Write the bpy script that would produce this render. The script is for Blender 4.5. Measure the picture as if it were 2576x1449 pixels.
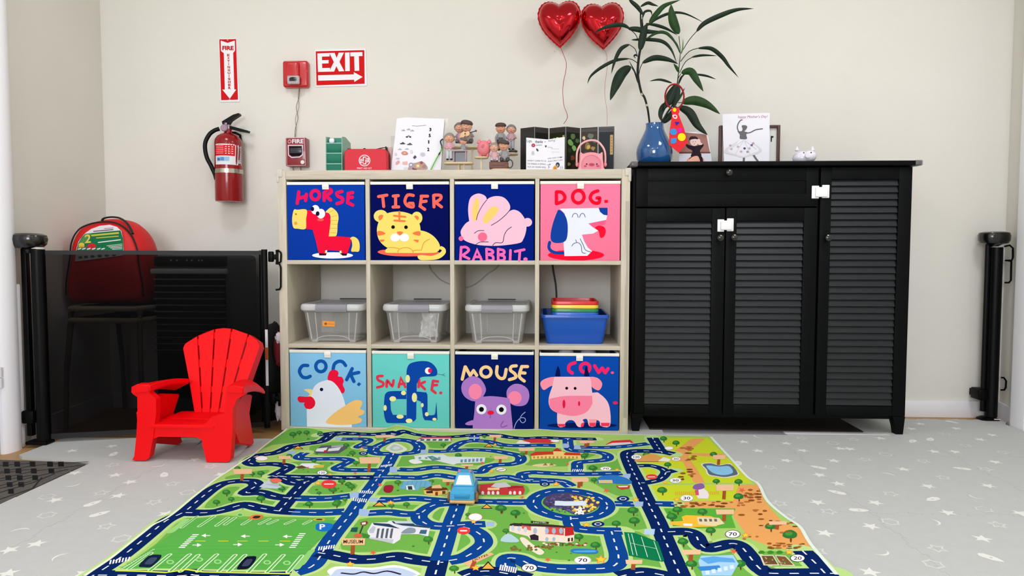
import bpy, bmesh, math, random
from mathutils import Vector, Matrix
from mathutils.geometry import tessellate_polygon
from math import pi, sin, cos, radians, sqrt, atan2, hypot
random.seed(7)
for _o in list(bpy.data.objects): bpy.data.objects.remove(_o)
SC = bpy.context.scene
COL = SC.collection
# ------------------------------------------------------------------ camera
IMW, IMH, FPX = 2576.0, 1449.0, 1692.0
CAMP = Vector((1.0535, -2.735, 0.738))
_y, _p, _r = radians(2.573), radians(2.897), radians(0.0745)
FW = Vector((-sin(_y)*cos(_p), cos(_y)*cos(_p), -sin(_p)))
_R = Vector((cos(_y), sin(_y), 0)); _U = _R.cross(FW)
RT = _R*cos(_r) + _U*sin(_r); UP = -_R*sin(_r) + _U*cos(_r)
cd = bpy.data.cameras.new('camera'); cam = bpy.data.objects.new('camera', cd); COL.objects.link(cam)
cd.sensor_fit = 'HORIZONTAL'; cd.sensor_width = 36.0; cd.lens = FPX/IMW*36.0; cd.clip_start = 0.05
cam.matrix_world = Matrix.Translation(CAMP) @ Matrix((RT, UP, -FW)).transposed().to_4x4()
SC.camera = cam
# ------------------------------------------------------------------ light
wd = bpy.data.worlds.new('world'); SC.world = wd; wd.use_nodes = True
wd.node_tree.nodes['Background'].inputs[0].default_value = (1.0, 0.97, 0.92, 1)
wd.node_tree.nodes['Background'].inputs[1].default_value = 0.25
def area(name, loc, sx, sy, power, color=(0.955, 0.985, 1.09), rot=(0, 0, 0)):
    l = bpy.data.lights.new(name, 'AREA'); l.shape = 'RECTANGLE'; l.size = sx; l.size_y = sy
    l.energy = power; l.color = color
    o = bpy.data.objects.new(name, l); o.location = loc; o.rotation_euler = rot; COL.objects.link(o)
    return o
for _x, _yy, _w in ((-0.15, -1.15, 25), (2.4, -1.2, 38), (0.1, -3.4, 13), (2.2, -3.4, 13)):
    area('ceiling_lamp', (_x, _yy, 2.50), 0.5, 0.5, _w)
area('front_fill_light', (0.35, -5.04, 1.45), 1.5, 1.2, 150, (0.95, 0.985, 1.10), (radians(90), 0, 0))  # added fill light behind the camera, brightens upright faces and shelf cells
SC.view_settings.view_transform = 'Standard'; SC.view_settings.look = 'None'
SC.view_settings.gamma = 1.0; SC.view_settings.use_curve_mapping = False
SC.view_settings.exposure = -0.97
SC.cycles.max_bounces = 10; SC.cycles.transparent_max_bounces = 16
# ------------------------------------------------------------------ projection helpers
def at(px, py, ax, val):
    d = FW*FPX + RT*(px-IMW/2) - UP*(py-IMH/2)
    return CAMP + d*((val-CAMP[ax])/d[ax])
def Y(px, py, y): return at(px, py, 1, y)
def G(px, py, z=0.0): return at(px, py, 2, z)
def plane_at(px, py, O, N):
    d = FW*FPX + RT*(px-IMW/2) - UP*(py-IMH/2)
    return CAMP + d*((O-CAMP).dot(N)/d.dot(N))
# ------------------------------------------------------------------ materials
def lin(h):
    h = h.lstrip('#'); c = [int(h[i:i+2], 16)/255 for i in (0, 2, 4)]
    return tuple(x/12.92 if x <= .04045 else ((x+.055)/1.055)**2.4 for x in c)
_mats = {}
def mat(name, hexc, rough=0.6, metal=0.0, spec=0.5, coat=0.0, noise=0.0, nscale=40.0, bump=0.0, bscale=200.0, sheen=0.0, trans=0.0, alpha=1.0, stretch=None, emit=None):
    if name in _mats: return _mats[name]
    m = bpy.data.materials.new(name); m.use_nodes = True; nt = m.node_tree; b = nt.nodes['Principled BSDF']
    c = lin(hexc); b.inputs['Base Color'].default_value = (*c, 1)
    b.inputs['Roughness'].default_value = rough; b.inputs['Metallic'].default_value = metal
    b.inputs['Specular IOR Level'].default_value = spec; b.inputs['Coat Weight'].default_value = coat
    b.inputs['Sheen Weight'].default_value = sheen
    b.inputs['Transmission Weight'].default_value = trans; b.inputs['Alpha'].default_value = alpha
    if emit: b.inputs['Emission Color'].default_value = (*lin(emit[0]), 1); b.inputs['Emission Strength'].default_value = emit[1]
    if noise or bump:
        tc = nt.nodes.new('ShaderNodeTexCoord'); mp = nt.nodes.new('ShaderNodeMapping')
        nt.links.new(tc.outputs['Object'], mp.inputs[0])
        if stretch: mp.inputs['Scale'].default_value = stretch
    if noise:
        n = nt.nodes.new('ShaderNodeTexNoise'); n.inputs['Scale'].default_value = nscale; n.inputs['Detail'].default_value = 4
        nt.links.new(mp.outputs[0], n.inputs['Vector'])
        mx = nt.nodes.new('ShaderNodeMix'); mx.data_type = 'RGBA'
        mx.inputs[6].default_value = (*[x*(1-noise) for x in c], 1); mx.inputs[7].default_value = (*[min(1, x*(1+noise)) for x in c], 1)
        rp = nt.nodes.new('ShaderNodeMapRange'); rp.inputs[1].default_value = .3; rp.inputs[2].default_value = .7
        nt.links.new(n.outputs['Fac'], rp.inputs[0]); nt.links.new(rp.outputs[0], mx.inputs[0]); nt.links.new(mx.outputs[2], b.inputs['Base Color'])
    if bump:
        n2 = nt.nodes.new('ShaderNodeTexNoise'); n2.inputs['Scale'].default_value = bscale; n2.inputs['Detail'].default_value = 3
        nt.links.new(mp.outputs[0], n2.inputs['Vector'])
        bp = nt.nodes.new('ShaderNodeBump'); bp.inputs['Strength'].default_value = bump; bp.inputs['Distance'].default_value = 0.002
        nt.links.new(n2.outputs['Fac'], bp.inputs['Height']); nt.links.new(bp.outputs[0], b.inputs['Normal'])
    _mats[name] = m; return m
def clear_mat(name, hexc, see=0.6, rough=0.25):
    if name in _mats: return _mats[name]
    m = bpy.data.materials.new(name); m.use_nodes = True; nt = m.node_tree; b = nt.nodes['Principled BSDF']
    b.inputs['Base Color'].default_value = (*lin(hexc), 1); b.inputs['Roughness'].default_value = rough
    t = nt.nodes.new('ShaderNodeBsdfTransparent'); t.inputs[0].default_value = (.97, .97, .97, 1)
    mx = nt.nodes.new('ShaderNodeMixShader'); mx.inputs[0].default_value = 1-see
    nt.links.new(t.outputs[0], mx.inputs[1]); nt.links.new(b.outputs[0], mx.inputs[2])
    nt.links.new(mx.outputs[0], nt.nodes['Material Output'].inputs[0]); _mats[name] = m; return m
def print_mat(name='printed_colour', rough=0.75, bump=0.0, bscale=600, spec=.12):
    if name in _mats: return _mats[name]
    m = bpy.data.materials.new(name); m.use_nodes = True; nt = m.node_tree; b = nt.nodes['Principled BSDF']
    a = nt.nodes.new('ShaderNodeAttribute'); a.attribute_name = 'Col'
    nt.links.new(a.outputs['Color'], b.inputs['Base Color']); b.inputs['Roughness'].default_value = rough; b.inputs['Specular IOR Level'].default_value = spec
    if bump:
        tc = nt.nodes.new('ShaderNodeTexCoord'); n2 = nt.nodes.new('ShaderNodeTexNoise'); n2.inputs['Scale'].default_value = bscale
        nt.links.new(tc.outputs['Object'], n2.inputs['Vector'])
        bp = nt.nodes.new('ShaderNodeBump'); bp.inputs['Strength'].default_value = bump; bp.inputs['Distance'].default_value = 0.001
        nt.links.new(n2.outputs['Fac'], bp.inputs['Height']); nt.links.new(bp.outputs[0], b.inputs['Normal'])
    _mats[name] = m; return m
# ------------------------------------------------------------------ objects
WM = {}
def thing(name, label, cat, loc=(0, 0, 0), rotz=0.0, group=None):
    o = bpy.data.objects.new(name, None); COL.objects.link(o); o.empty_display_size = 0.05
    o.location = loc; o.rotation_euler = (0, 0, rotz); o['label'] = label; o['category'] = cat
    if group: o['group'] = group
    WM[o.name] = Matrix.Translation(Vector(loc)) @ Matrix.Rotation(rotz, 4, 'Z'); return o
def tag(o, label=None, cat=None, group=None, kind=None):
    if label: o['label'] = label
    if cat: o['category'] = cat
    if group: o['group'] = group
    if kind: o['kind'] = kind
    return o
def dup(root, dx=0, dy=0, dz=0, label=None, rotz=None):
    r = root.copy(); COL.objects.link(r); r.location = root.location + Vector((dx, dy, dz))
    if rotz is not None: r.rotation_euler = (0, 0, rotz)
    if label: r['label'] = label
    for ch in list(root.children):
        c = ch.copy(); COL.objects.link(c); c.parent = r
        for g in list(ch.children):
            d = g.copy(); COL.objects.link(d); d.parent = c
    return r
class MB:
    def __init__(s): s.bm = bmesh.new(); s.cl = None
    def _xf(s, vs, M):
        if M is not None:
            for v in vs: v.co = M @ v.co
    def box(s, x0, x1, y0, y1, z0, z1, b=0.0, seg=2, m=0, M=None):
        if x1 < x0: x0, x1 = x1, x0
        if y1 < y0: y0, y1 = y1, y0
        if z1 < z0: z0, z1 = z1, z0
        vs = [s.bm.verts.new(p) for p in ((x0,y0,z0),(x1,y0,z0),(x1,y1,z0),(x0,y1,z0),(x0,y0,z1),(x1,y0,z1),(x1,y1,z1),(x0,y1,z1))]
        fs = [s.bm.faces.new([vs[i] for i in f]) for f in ((3,2,1,0),(4,5,6,7),(0,1,5,4),(1,2,6,5),(2,3,7,6),(3,0,4,7))]
        for f in fs: f.material_index = m
        if b > 0:
            es = list({e for f in fs for e in f.edges})
            r = bmesh.ops.bevel(s.bm, geom=es, offset=min(b, .49*min(x1-x0, y1-y0, z1-z0)), segments=seg, profile=.5, affect='EDGES')
            vs = list({v for f in r['faces'] for v in f.verts} | {v for v in vs if v.is_valid})
            for f in r['faces']: f.material_index = m
        s._xf(vs, M); return s
    def tube(s, pts, r, n=8, m=0, cap=True, closed=False, flat=1.0):
        pts = [Vector(p) for p in pts]; k = len(pts)
        rs = list(r) if isinstance(r, (list, tuple)) else [r]*k
        rings = []; prev = None
        for i, p in enumerate(pts):
            if closed: t = pts[(i+1) % k]-pts[i-1]
            else: t = pts[min(i+1, k-1)]-pts[max(i-1, 0)]
            if t.length < 1e-9: t = Vector((0, 0, 1))
            t.normalize()
            if prev is None:
                a = Vector((0, 0, 1)) if abs(t.z) < .9 else Vector((1, 0, 0)); u = (a-t*a.dot(t)).normalized()
            else: u = (prev-t*prev.dot(t)).normalized()
            prev = u; w = t.cross(u)
            rings.append([s.bm.verts.new(p+(u*cos(2*pi*j/n)*flat+w*sin(2*pi*j/n))*rs[i]) for j in range(n)])
        for i in range(k if closed else k-1):
            A, B = rings[i], rings[(i+1) % k]
            for j in range(n):
                f = s.bm.faces.new((A[j], A[(j+1) % n], B[(j+1) % n], B[j])); f.material_index = m
        if cap and not closed:
            s.bm.faces.new(rings[0][::-1]).material_index = m; s.bm.faces.new(rings[-1]).material_index = m
        return s
    def lathe(s, prof, c=(0, 0, 0), n=24, m=0, M=None, sx=1.0, sy=1.0):
        c = Vector(c); rings = []; allv = []
        for r, z in prof:
            if r < 1e-6: ring = [s.bm.verts.new(c+Vector((0, 0, z)))]
            else: ring = [s.bm.verts.new(c+Vector((r*sx*cos(2*pi*j/n), r*sy*sin(2*pi*j/n), z))) for j in range(n)]
            rings.append(ring); allv += ring
        for A, B in zip(rings, rings[1:]):
            if len(A) == 1 and len(B) == 1: continue
            for j in range(n):
                k = (j+1) % n
                if len(A) == 1: f = s.bm.faces.new((A[0], B[k], B[j]))
                elif len(B) == 1: f = s.bm.faces.new((A[j], A[k], B[0]))
                else: f = s.bm.faces.new((A[j], A[k], B[k], B[j]))
                f.material_index = m
        for R_, rev in ((rings[0], True), (rings[-1], False)):
            if len(R_) > 1: s.bm.faces.new(R_[::-1] if rev else R_).material_index = m
        s._xf(allv, M); return s
    def ball(s, c, r, n=14, m=0, M=None, rot=None):
        if not isinstance(r, (tuple, list)): r = (r, r, r)
        h = max(4, n*2//3)
        vs0 = len(s.bm.verts)
        prof = [(sin(pi*i/h), -cos(pi*i/h)) for i in range(h+1)]; prof[0] = (0, -1); prof[-1] = (0, 1)
        MM = Matrix.Translation(Vector(c)) @ ((rot.to_4x4() if rot is not None else Matrix.Identity(4))) @ Matrix.Diagonal((r[0], r[1], r[2], 1))
        if M is not None: MM = M @ MM
        return s.lathe(prof, n=n, m=m, M=MM)
    def prism(s, poly, O, U, V, d, m=0, m2=None, bev=0.0):
        """polygon in plane (O,U,V), extruded by d along U x V (front) """
        O, U, V = Vector(O), Vector(U), Vector(V); N = U.cross(V).normalized()
        ar = sum(a[0]*b[1]-b[0]*a[1] for a, b in zip(poly, poly[1:]+poly[:1]))
        if ar < 0: poly = poly[::-1]
        A = [s.bm.verts.new(O+U*p[0]+V*p[1]) for p in poly]; B = [s.bm.verts.new(O+U*p[0]+V*p[1]+N*d) for p in poly]
        fs = []
        tr = tessellate_polygon([[Vector((p[0], p[1], 0)) for p in poly]])
        for t in tr:
            a, b, c = t
            if (poly[b][0]-poly[a][0])*(poly[c][1]-poly[a][1])-(poly[c][0]-poly[a][0])*(poly[b][1]-poly[a][1]) < 0: b, c = c, b
            try:
                f = s.bm.faces.new((B[a], B[b], B[c])); f.material_index = m; fs.append(f)
                f = s.bm.faces.new((A[c], A[b], A[a])); f.material_index = m if m2 is None else m2
            except ValueError: pass
        n = len(poly)
        for i in range(n):
            f = s.bm.faces.new((A[i], A[(i+1) % n], B[(i+1) % n], B[i])); f.material_index = m if m2 is None else m2
        return s
    def grid(s, fn, nu, nv, m=0, both=False):
        V = [[s.bm.verts.new(fn(i/nu, j/nv)) for j in range(nv+1)] for i in range(nu+1)]
        for i in range(nu):
            for j in range(nv):
                s.bm.faces.new((V[i][j], V[i+1][j], V[i+1][j+1], V[i][j+1])).material_index = m
        return V
    def art(s, A, m=1):
        """append the flat print A (Art) as thin layered faces with colours"""
        cl = s.bm.loops.layers.float_color.get('Col') or s.bm.loops.layers.float_color.new('Col')
        for pts, faces, c in A.out:
            vs = [s.bm.verts.new(p) for p in pts]
            for f in faces:
                try: fc = s.bm.faces.new([vs[i] for i in f])
                except ValueError: continue
                fc.material_index = m
                for l in fc.loops: l[cl] = (*c, 1)
        return s
    def build(s, name, mats, parent=None, world=True, smooth=True, ang=35):
        me = bpy.data.meshes.new(name)
        s.bm.normal_update(); s.bm.to_mesh(me); s.bm.free()
        if not isinstance(mats, (list, tuple)): mats = [mats]
        for x in mats: me.materials.append(x)
        if smooth:
            me.polygons.foreach_set('use_smooth', [True]*len(me.polygons)); me.set_sharp_from_angle(angle=radians(ang))
        o = bpy.data.objects.new(name, me); COL.objects.link(o)
        if parent is not None:
            o.parent = parent
            if world and parent.name in WM: me.transform(WM[parent.name].inverted())
            if parent.name in WM: WM[o.name] = WM[parent.name]
        return o
def fixn(mb):
    bmesh.ops.recalc_face_normals(mb.bm, faces=mb.bm.faces); return mb
# ------------------------------------------------------------------ flat prints
def cr(P, n=5, closed=True):
    """Catmull-Rom through P"""
    k = len(P); out = []
    rng = range(k) if closed else range(k-1)
    for i in rng:
        if closed: a, b, c, d = P[i-1], P[i], P[(i+1) % k], P[(i+2) % k]
        else: a, b, c, d = P[max(i-1, 0)], P[i], P[i+1], P[min(i+2, k-1)]
        for j in range(n):
            t = j/n; t2 = t*t; t3 = t2*t
            out.append(tuple(.5*(2*b[q]+(c[q]-a[q])*t+(2*a[q]-5*b[q]+4*c[q]-d[q])*t2+(3*b[q]-a[q]-3*c[q]+d[q])*t3) for q in (0, 1)))
    if not closed: out.append(tuple(P[-1][:2]))
    return out
_txt = {}
def text_mesh(t, bold=0.0):
    if (t, bold) in _txt: return _txt[(t, bold)]
    cu = bpy.data.curves.new('t', 'FONT'); cu.body = t; cu.offset = bold; cu.resolution_u = 3; cu.fill_mode = 'FRONT' if hasattr(cu, 'fill_mode') else cu.fill_mode
    o = bpy.data.objects.new('t', cu); COL.objects.link(o); dg = bpy.context.evaluated_depsgraph_get()
    me = bpy.data.meshes.new_from_object(o.evaluated_get(dg))
    vs = [(v.co.x, v.co.y) for v in me.vertices]; fs = [tuple(p.vertices) for p in me.polygons]
    bpy.data.objects.remove(o); bpy.data.curves.remove(cu); bpy.data.meshes.remove(me)
    x0, x1 = min(v[0] for v in vs), max(v[0] for v in vs); y0, y1 = min(v[1] for v in vs), max(v[1] for v in vs)
    vs = [((v[0]-x0)/max(1e-6, x1-x0), (v[1]-y0)/max(1e-6, y1-y0)) for v in vs]
    _txt[(t, bold)] = (vs, fs); return vs, fs
class Art:
    """flat print: to2(px,py)->2D metres on the thing's plane, to3(u,v,h)->world"""
    def __init__(s, to2, to3, step=0.00006, h0=0.0004, m2=1.0):
        s.to2 = to2; s.to3 = to3; s.h = h0; s.step = step; s.out = []; s.sc = m2; s.h0 = h0; s.boxes = []; s.base = 0; s.top = 0
    def _emit(s, pts, faces, c, h=None):
        if h is None:
            if getattr(s, 'auto', False):
                x0, x1 = min(p[0] for p in pts), max(p[0] for p in pts); y0, y1 = min(p[1] for p in pts), max(p[1] for p in pts)
                l = s.base
                for a0, a1, b0, b1, k in s.boxes:
                    if k >= l and a0 < x1 and a1 > x0 and b0 < y1 and b1 > y0: l = k+1
                s.boxes.append((x0, x1, y0, y1, l)); s.top = max(s.top, l); h = s.h0+l*s.step
            else: s.h += s.step; h = s.h
        s.out.append(([s.to3(p[0], p[1], h) for p in pts], faces, lin(c) if isinstance(c, str) else c))
    def poly2(s, P, c, h=None):
        tr = tessellate_polygon([[Vector((p[0], p[1], 0)) for p in P]])
        fs = []
        for a, b, d in tr:
            ar = (P[b][0]-P[a][0])*(P[d][1]-P[a][1])-(P[d][0]-P[a][0])*(P[b][1]-P[a][1])
            if abs(ar) < 1e-14: continue
            fs.append((a, b, d) if ar > 0 else (a, d, b))
        s._emit(P, fs, c, h)
    def P(s, pts, c, h=None): s.poly2([s.to2(*p) for p in pts], c, h)            # sharp polygon
    def S(s, pts, c, n=5, h=None): s.poly2([s.to2(*p) for p in cr(pts, n)], c, h)  # smooth closed
    def E(s, cx, cy, rx, ry, c, a=0.0, n=20, h=None):
        s.poly2([s.to2(cx+rx*cos(t)*cos(a)-ry*sin(t)*sin(a), cy+rx*cos(t)*sin(a)+ry*sin(t)*cos(a)) for t in [2*pi*i/n for i in range(n)]], c, h)
    def ribbon2(s, Q, w, c, h=None, cap=True, closed=False):
        q = [Q[0]]
        for p in Q[1:]:
            if hypot(p[0]-q[-1][0], p[1]-q[-1][1]) > w*.02+1e-6: q.append(p)
        Q = q; k = len(Q)
        if k < 2: return
        W_ = w if isinstance(w, list) else [w]*k
        pts = []; fs = []
        for i in range(k):
            if closed: a, b, d = Q[i-1], Q[i], Q[(i+1) % k]
            else: a, b, d = Q[max(i-1, 0)], Q[i], Q[min(i+1, k-1)]
            d1 = Vector((b[0]-a[0], b[1]-a[1])); d2 = Vector((d[0]-b[0], d[1]-b[1]))
            if d1.length < 1e-9: d1 = d2
            if d2.length < 1e-9: d2 = d1
            d1 = d1.normalized(); d2 = d2.normalized(); t = d1+d2
            if t.length < 1e-4: t = d1
            t.normalize(); n = Vector((-t.y, t.x)); mi = 1/max(.55, n.dot(Vector((-d1.y, d1.x))))
            hw = W_[i]/2*mi
            pts.append((b[0]+n.x*hw, b[1]+n.y*hw)); pts.append((b[0]-n.x*hw, b[1]-n.y*hw))
        for i in range(k if closed else k-1):
            j = (i+1) % k; fs.append((2*i, 2*i+1, 2*j+1, 2*j))
        if cap and not closed:
            for i, sg in ((0, -1), (k-1, 1)):
                a = Vector(pts[2*i]); b = Vector(pts[2*i+1]); m_ = (a+b)/2; r = (a-b).length/2; an = atan2((a-m_).y, (a-m_).x)
                base = len(pts); cc = 6
                for j in range(1, cc):
                    th = an - sg*pi*j/cc
                    pts.append((m_.x+r*cos(th), m_.y+r*sin(th)))
                ids = [2*i]+list(range(base, base+cc-1))+[2*i+1]
                if sg == -1: ids = ids[::-1]
                fs.append(tuple(ids[::-1]))
        s._emit(pts, fs, c, h)
    def L(s, pts, w, c, smooth=True, cap=True, closed=False, h=None, n=4):
        if smooth and len(pts) > 2: pts = cr(pts, n, closed)
        s.ribbon2([s.to2(*p) for p in pts], w*s.sc, c, h, cap, closed)
    def T(s, t, x0, y0, x1, y1, c, bold=0.0, sl=0.0, h=None, ysh=0.0):
        """text t filling the pixel box; sl: rise in px over the width"""
        vs, fs = text_mesh(t, bold)
        s._emit([s.to2(x0+(x1-x0)*v[0]+ysh*(v[1]-.5), y1+(y0-y1)*v[1]-sl*v[0]) for v in vs], fs, c, h)
def wall_art(ox, oy, sc, yp, **k):
    """print on a plane facing the room at Y=yp; coordinates in a crop at (ox,oy) with scale sc"""
    def t2(x, y): p = Y(ox+x/sc, oy+y/sc, yp); return (p.x, p.z)
    def t3(u, v, h): return Vector((u, yp-h, v))
    a = t2(0, 0); b = t2(100, 0)
    return Art(t2, t3, m2=abs(b[0]-a[0])/100, **k)
def plane_art(ox, oy, sc, O, U, V, **k):
    """print on an arbitrary plane through O spanned by unit vectors U,V (normal UxV towards the viewer)"""
    N = U.cross(V).normalized()
    def t2(x, y):
        p = plane_at(ox+x/sc, oy+y/sc, O, N)-O; return (p.dot(U), p.dot(V))
    def t3(u, v, h): return O+U*u+V*v+N*h
    a = t2(0, 0); b = t2(100, 0)
    return Art(t2, t3, m2=hypot(b[0]-a[0], b[1]-a[1])/100, **k)
# ================================================================== THE ROOM
YW = 0.425                       # back wall
PRINT = print_mat()
CLOTHPRINT = print_mat('printed_fabric', .9, .25, 900, .03)
M_wall = mat('cream_wall_paint', '#E4E1D7', .85, noise=.015, nscale=3, bump=.25, bscale=260, spec=.25)
M_white = mat('white_trim_paint', '#F5F5F8', .45)
M_ceil = mat('ceiling_paint', '#F3F0E8', .9)
M_under = mat('tan_wood_floor', '#B48A55', .45, noise=.12, nscale=8, stretch=(1, 12, 1))
def struct(name, mb, m, parent=None):
    o = mb.build(name, m, parent)
    if parent is None: o['kind'] = 'structure'
    return o
b = MB(); b.box(-1.3, 3.6, -5.2, .6, -.10, -.0125); floor = struct('floor', b, M_under); WM['floor'] = Matrix.Identity(4)
b = MB(); b.box(-1.3, 3.6, -5.2, .6, 2.52, 2.6); struct('ceiling', b, M_ceil)
b = MB(); b.box(-1.3, 3.4, YW, YW+.1, -.0125, 2.52); struct('wall_back', b, M_wall)
b = MB(); b.box(-1.3, 3.6, -5.2, -5.1, -.0125, 2.52); struct('wall_front', b, M_wall)
b = MB()
for a_ in ((-.45, 1.15, .80, .85), (-.45, 1.15, 2.05, 2.10), (-.45, -.40, .85, 2.05), (1.10, 1.15, .85, 2.05)): b.box(a_[0], a_[1], -5.1, -5.045, a_[2], a_[3])
struct('fill_light_frame_1', b, M_white)  # unseen frame added around the front fill light
# left wall runs slightly askew, from the back corner towards the door casing
b = MB(); b.prism([(-1.045, YW), (-.975, -.335), (-.975, -5.1), (-1.2, -5.1), (-1.2, YW)], (0, 0, -.0125), (1, 0, 0), (0, 1, 0), 2.53); struct('wall_left', b, M_wall)
b = MB(); b.prism([(3.155, YW), (3.115, .25), (3.115, -5.1), (3.3, -5.1), (3.3, YW)], (0, 0, -.0125), (1, 0, 0), (0, 1, 0), 2.53); struct('wall_right', b, M_wall)
# baseboards
def base(mb, x0, x1): mb.box(x0, x1, YW-.012, YW, -.0125, .066, b=.003); return mb
struct('baseboard_back', base(MB(), -1.03, 3.13), M_white)
b = MB()
b.prism([(3.138, YW-.012), (3.103, .262), (3.116, .262), (3.152, YW-.012)], (0, 0, -.0125), (1, 0, 0), (0, 1, 0), .078); struct('baseboard_right', b, M_white)
b = MB()
b.prism([(-1.03, YW-.012), (-.968, -.24), (-.980, -.24), (-1.044, YW-.012)], (0, 0, -.0125), (1, 0, 0), (0, 1, 0), .078); struct('baseboard_left', b, M_white)
# left door casing (rounded) and door
b = MB()
pr = [(-.978, -.262), (-.948, -.262), (-.938, -.275), (-.934, -.30), (-.942, -.335), (-.953, -.345), (-.978, -.345)]
b.prism(pr, (0, 0, -.0125), (1, 0, 0), (0, 1, 0), 2.1); struct('trim_1', b, M_white)
b = MB(); b.box(-1.0, -.962, -1.25, -.352, -.0115, 2.05, b=.003); d1 = struct('door_1', b, M_white)
b = MB()
for z in (.26, .30): b.lathe([(.006, 0), (.006, .036)], (-.949, -.352, z-.02), n=10)
b.box(-.9615, -.9595, -.40, -.352, .235, .325, b=.001)
b.build('hinge', mat('white_hinge', '#DADADA', .35), d1)
# right casing
b = MB()
pr = [(3.118, .25), (3.082, .245), (3.072, .225), (3.074, .15), (3.09, .135), (3.118, .13)]
b.prism(pr, (0, 0, -.0125), (1, 0, 0), (0, 1, 0), 2.53); struct('trim_2', b, M_white)
# ================================================================== FOAM FLOOR TILES
PIT = 0.567; GX0 = -0.275; GY0 = -0.80
def knob_edge(p, q, seed):
    """jigsaw seam from p to q"""
    p, q = Vector(p), Vector(q); d = q-p; n = Vector((-d.y, d.x)).normalized(); L_ = d.length; d = d/L_
    out = [p]; k = 9
    for i in range(k):
        s0 = L_*(i+.5)/k; w = L_/k*.26; a = .008 if i % 2 else -.008
        out += [p+d*(s0-w*.8), p+d*(s0-w)+n*a, p+d*(s0+w)+n*a, p+d*(s0+w*.8)]
    return out
M_foam = mat('grey_foam', '#C2C4C0', .8, noise=.02, nscale=30, bump=.35, bscale=420, spec=.3)
def tile_poly(i, j):
    x0, x1 = GX0+i*PIT, GX0+(i+1)*PIT; y0, y1 = GY0+j*PIT, GY0+(j+1)*PIT
    e = knob_edge((x0, y0), (x1, y0), 0); e += knob_edge((x1, y0), (x1, y1), 0)
    t = knob_edge((x0, y1), (x1, y1), 0); t = [Vector((x1, y1))]+t[1:][::-1]
    l = knob_edge((x0, y0), (x0, y1), 0); l = [Vector((x0, y1))]+l[1:][::-1]
    return [(v.x, v.y) for v in e+t+l]
def halve(poly, cut):    # keep x > cut
    return [(max(x, cut), y) for x, y in poly]
def shrink(P, d=.0006):
    k = len(P); ar = sum(P[i-1][0]*P[i][1]-P[i][0]*P[i-1][1] for i in range(k)); s = 1 if ar > 0 else -1; out = []
    for i in range(k):
        a, b_, c = Vector(P[i-1]), Vector(P[i]), Vector(P[(i+1) % k]); t = (b_-a).normalized()+(c-b_).normalized()
        if t.length < 1e-6: out.append(P[i]); continue
        t.normalize(); n = Vector((-t.y, t.x))*s; out.append((b_.x+n.x*d, b_.y+n.y*d))
    return out
tiles = {}
for i in range(0, 6):
    for j in range(-4, 2):
        P_ = tile_poly(i, j)
        if i == 0 and j == 1:
            e_ = [(v.x, v.y) for v in knob_edge((GX0, GY0+PIT), (GX0+PIT, GY0+PIT), 0)]; P_ = e_+[(GX0+PIT, GY0+PIT), (GX0+PIT, -.02), (-.02, -.02), (-.02, -.128), (GX0, -.133)]
        elif j == 1: P_ = [(x, min(y, YW-.013)) for x, y in P_]
        if i == 5:
            P_ = [(min(x, 3.07 if y < .27 else 3.10), y) for x, y in P_]
        tiles[(i, j)] = P_
def dedupe(P):
    o = []
    for p in P:
        if not o or hypot(p[0]-o[-1][0], p[1]-o[-1][1]) > 1e-4: o.append(p)
    if hypot(o[0][0]-o[-1][0], o[0][1]-o[-1][1]) < 1e-4: o.pop()
    return o
kx = [(v.x, v.y) for v in knob_edge((GX0, GY0), (GX0, GY0+PIT), 0)]
tiles[(-1, 0)] = dedupe([(-.275, GY0)]+[p for p in kx[1:]]+[(-.275, GY0+PIT), (-.30, -.135), (-.82, -.150), (-.862, -.172), (-.862, -.385), (-.835, -.405), (-.70, -.432), (-.536, -.445), (-.538, GY0)])
for j in (-1, -2, -3, -4):
    kk = [(v.x, v.y) for v in knob_edge((GX0, GY0+j*PIT), (GX0, GY0+(j+1)*PIT), 0)]
    tiles[(-1, j)] = dedupe([(-.54, GY0+j*PIT), (-.275, GY0+j*PIT)]+kk[1:]+[(-.275, GY0+(j+1)*PIT), (-.54, GY0+(j+1)*PIT)])
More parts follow.
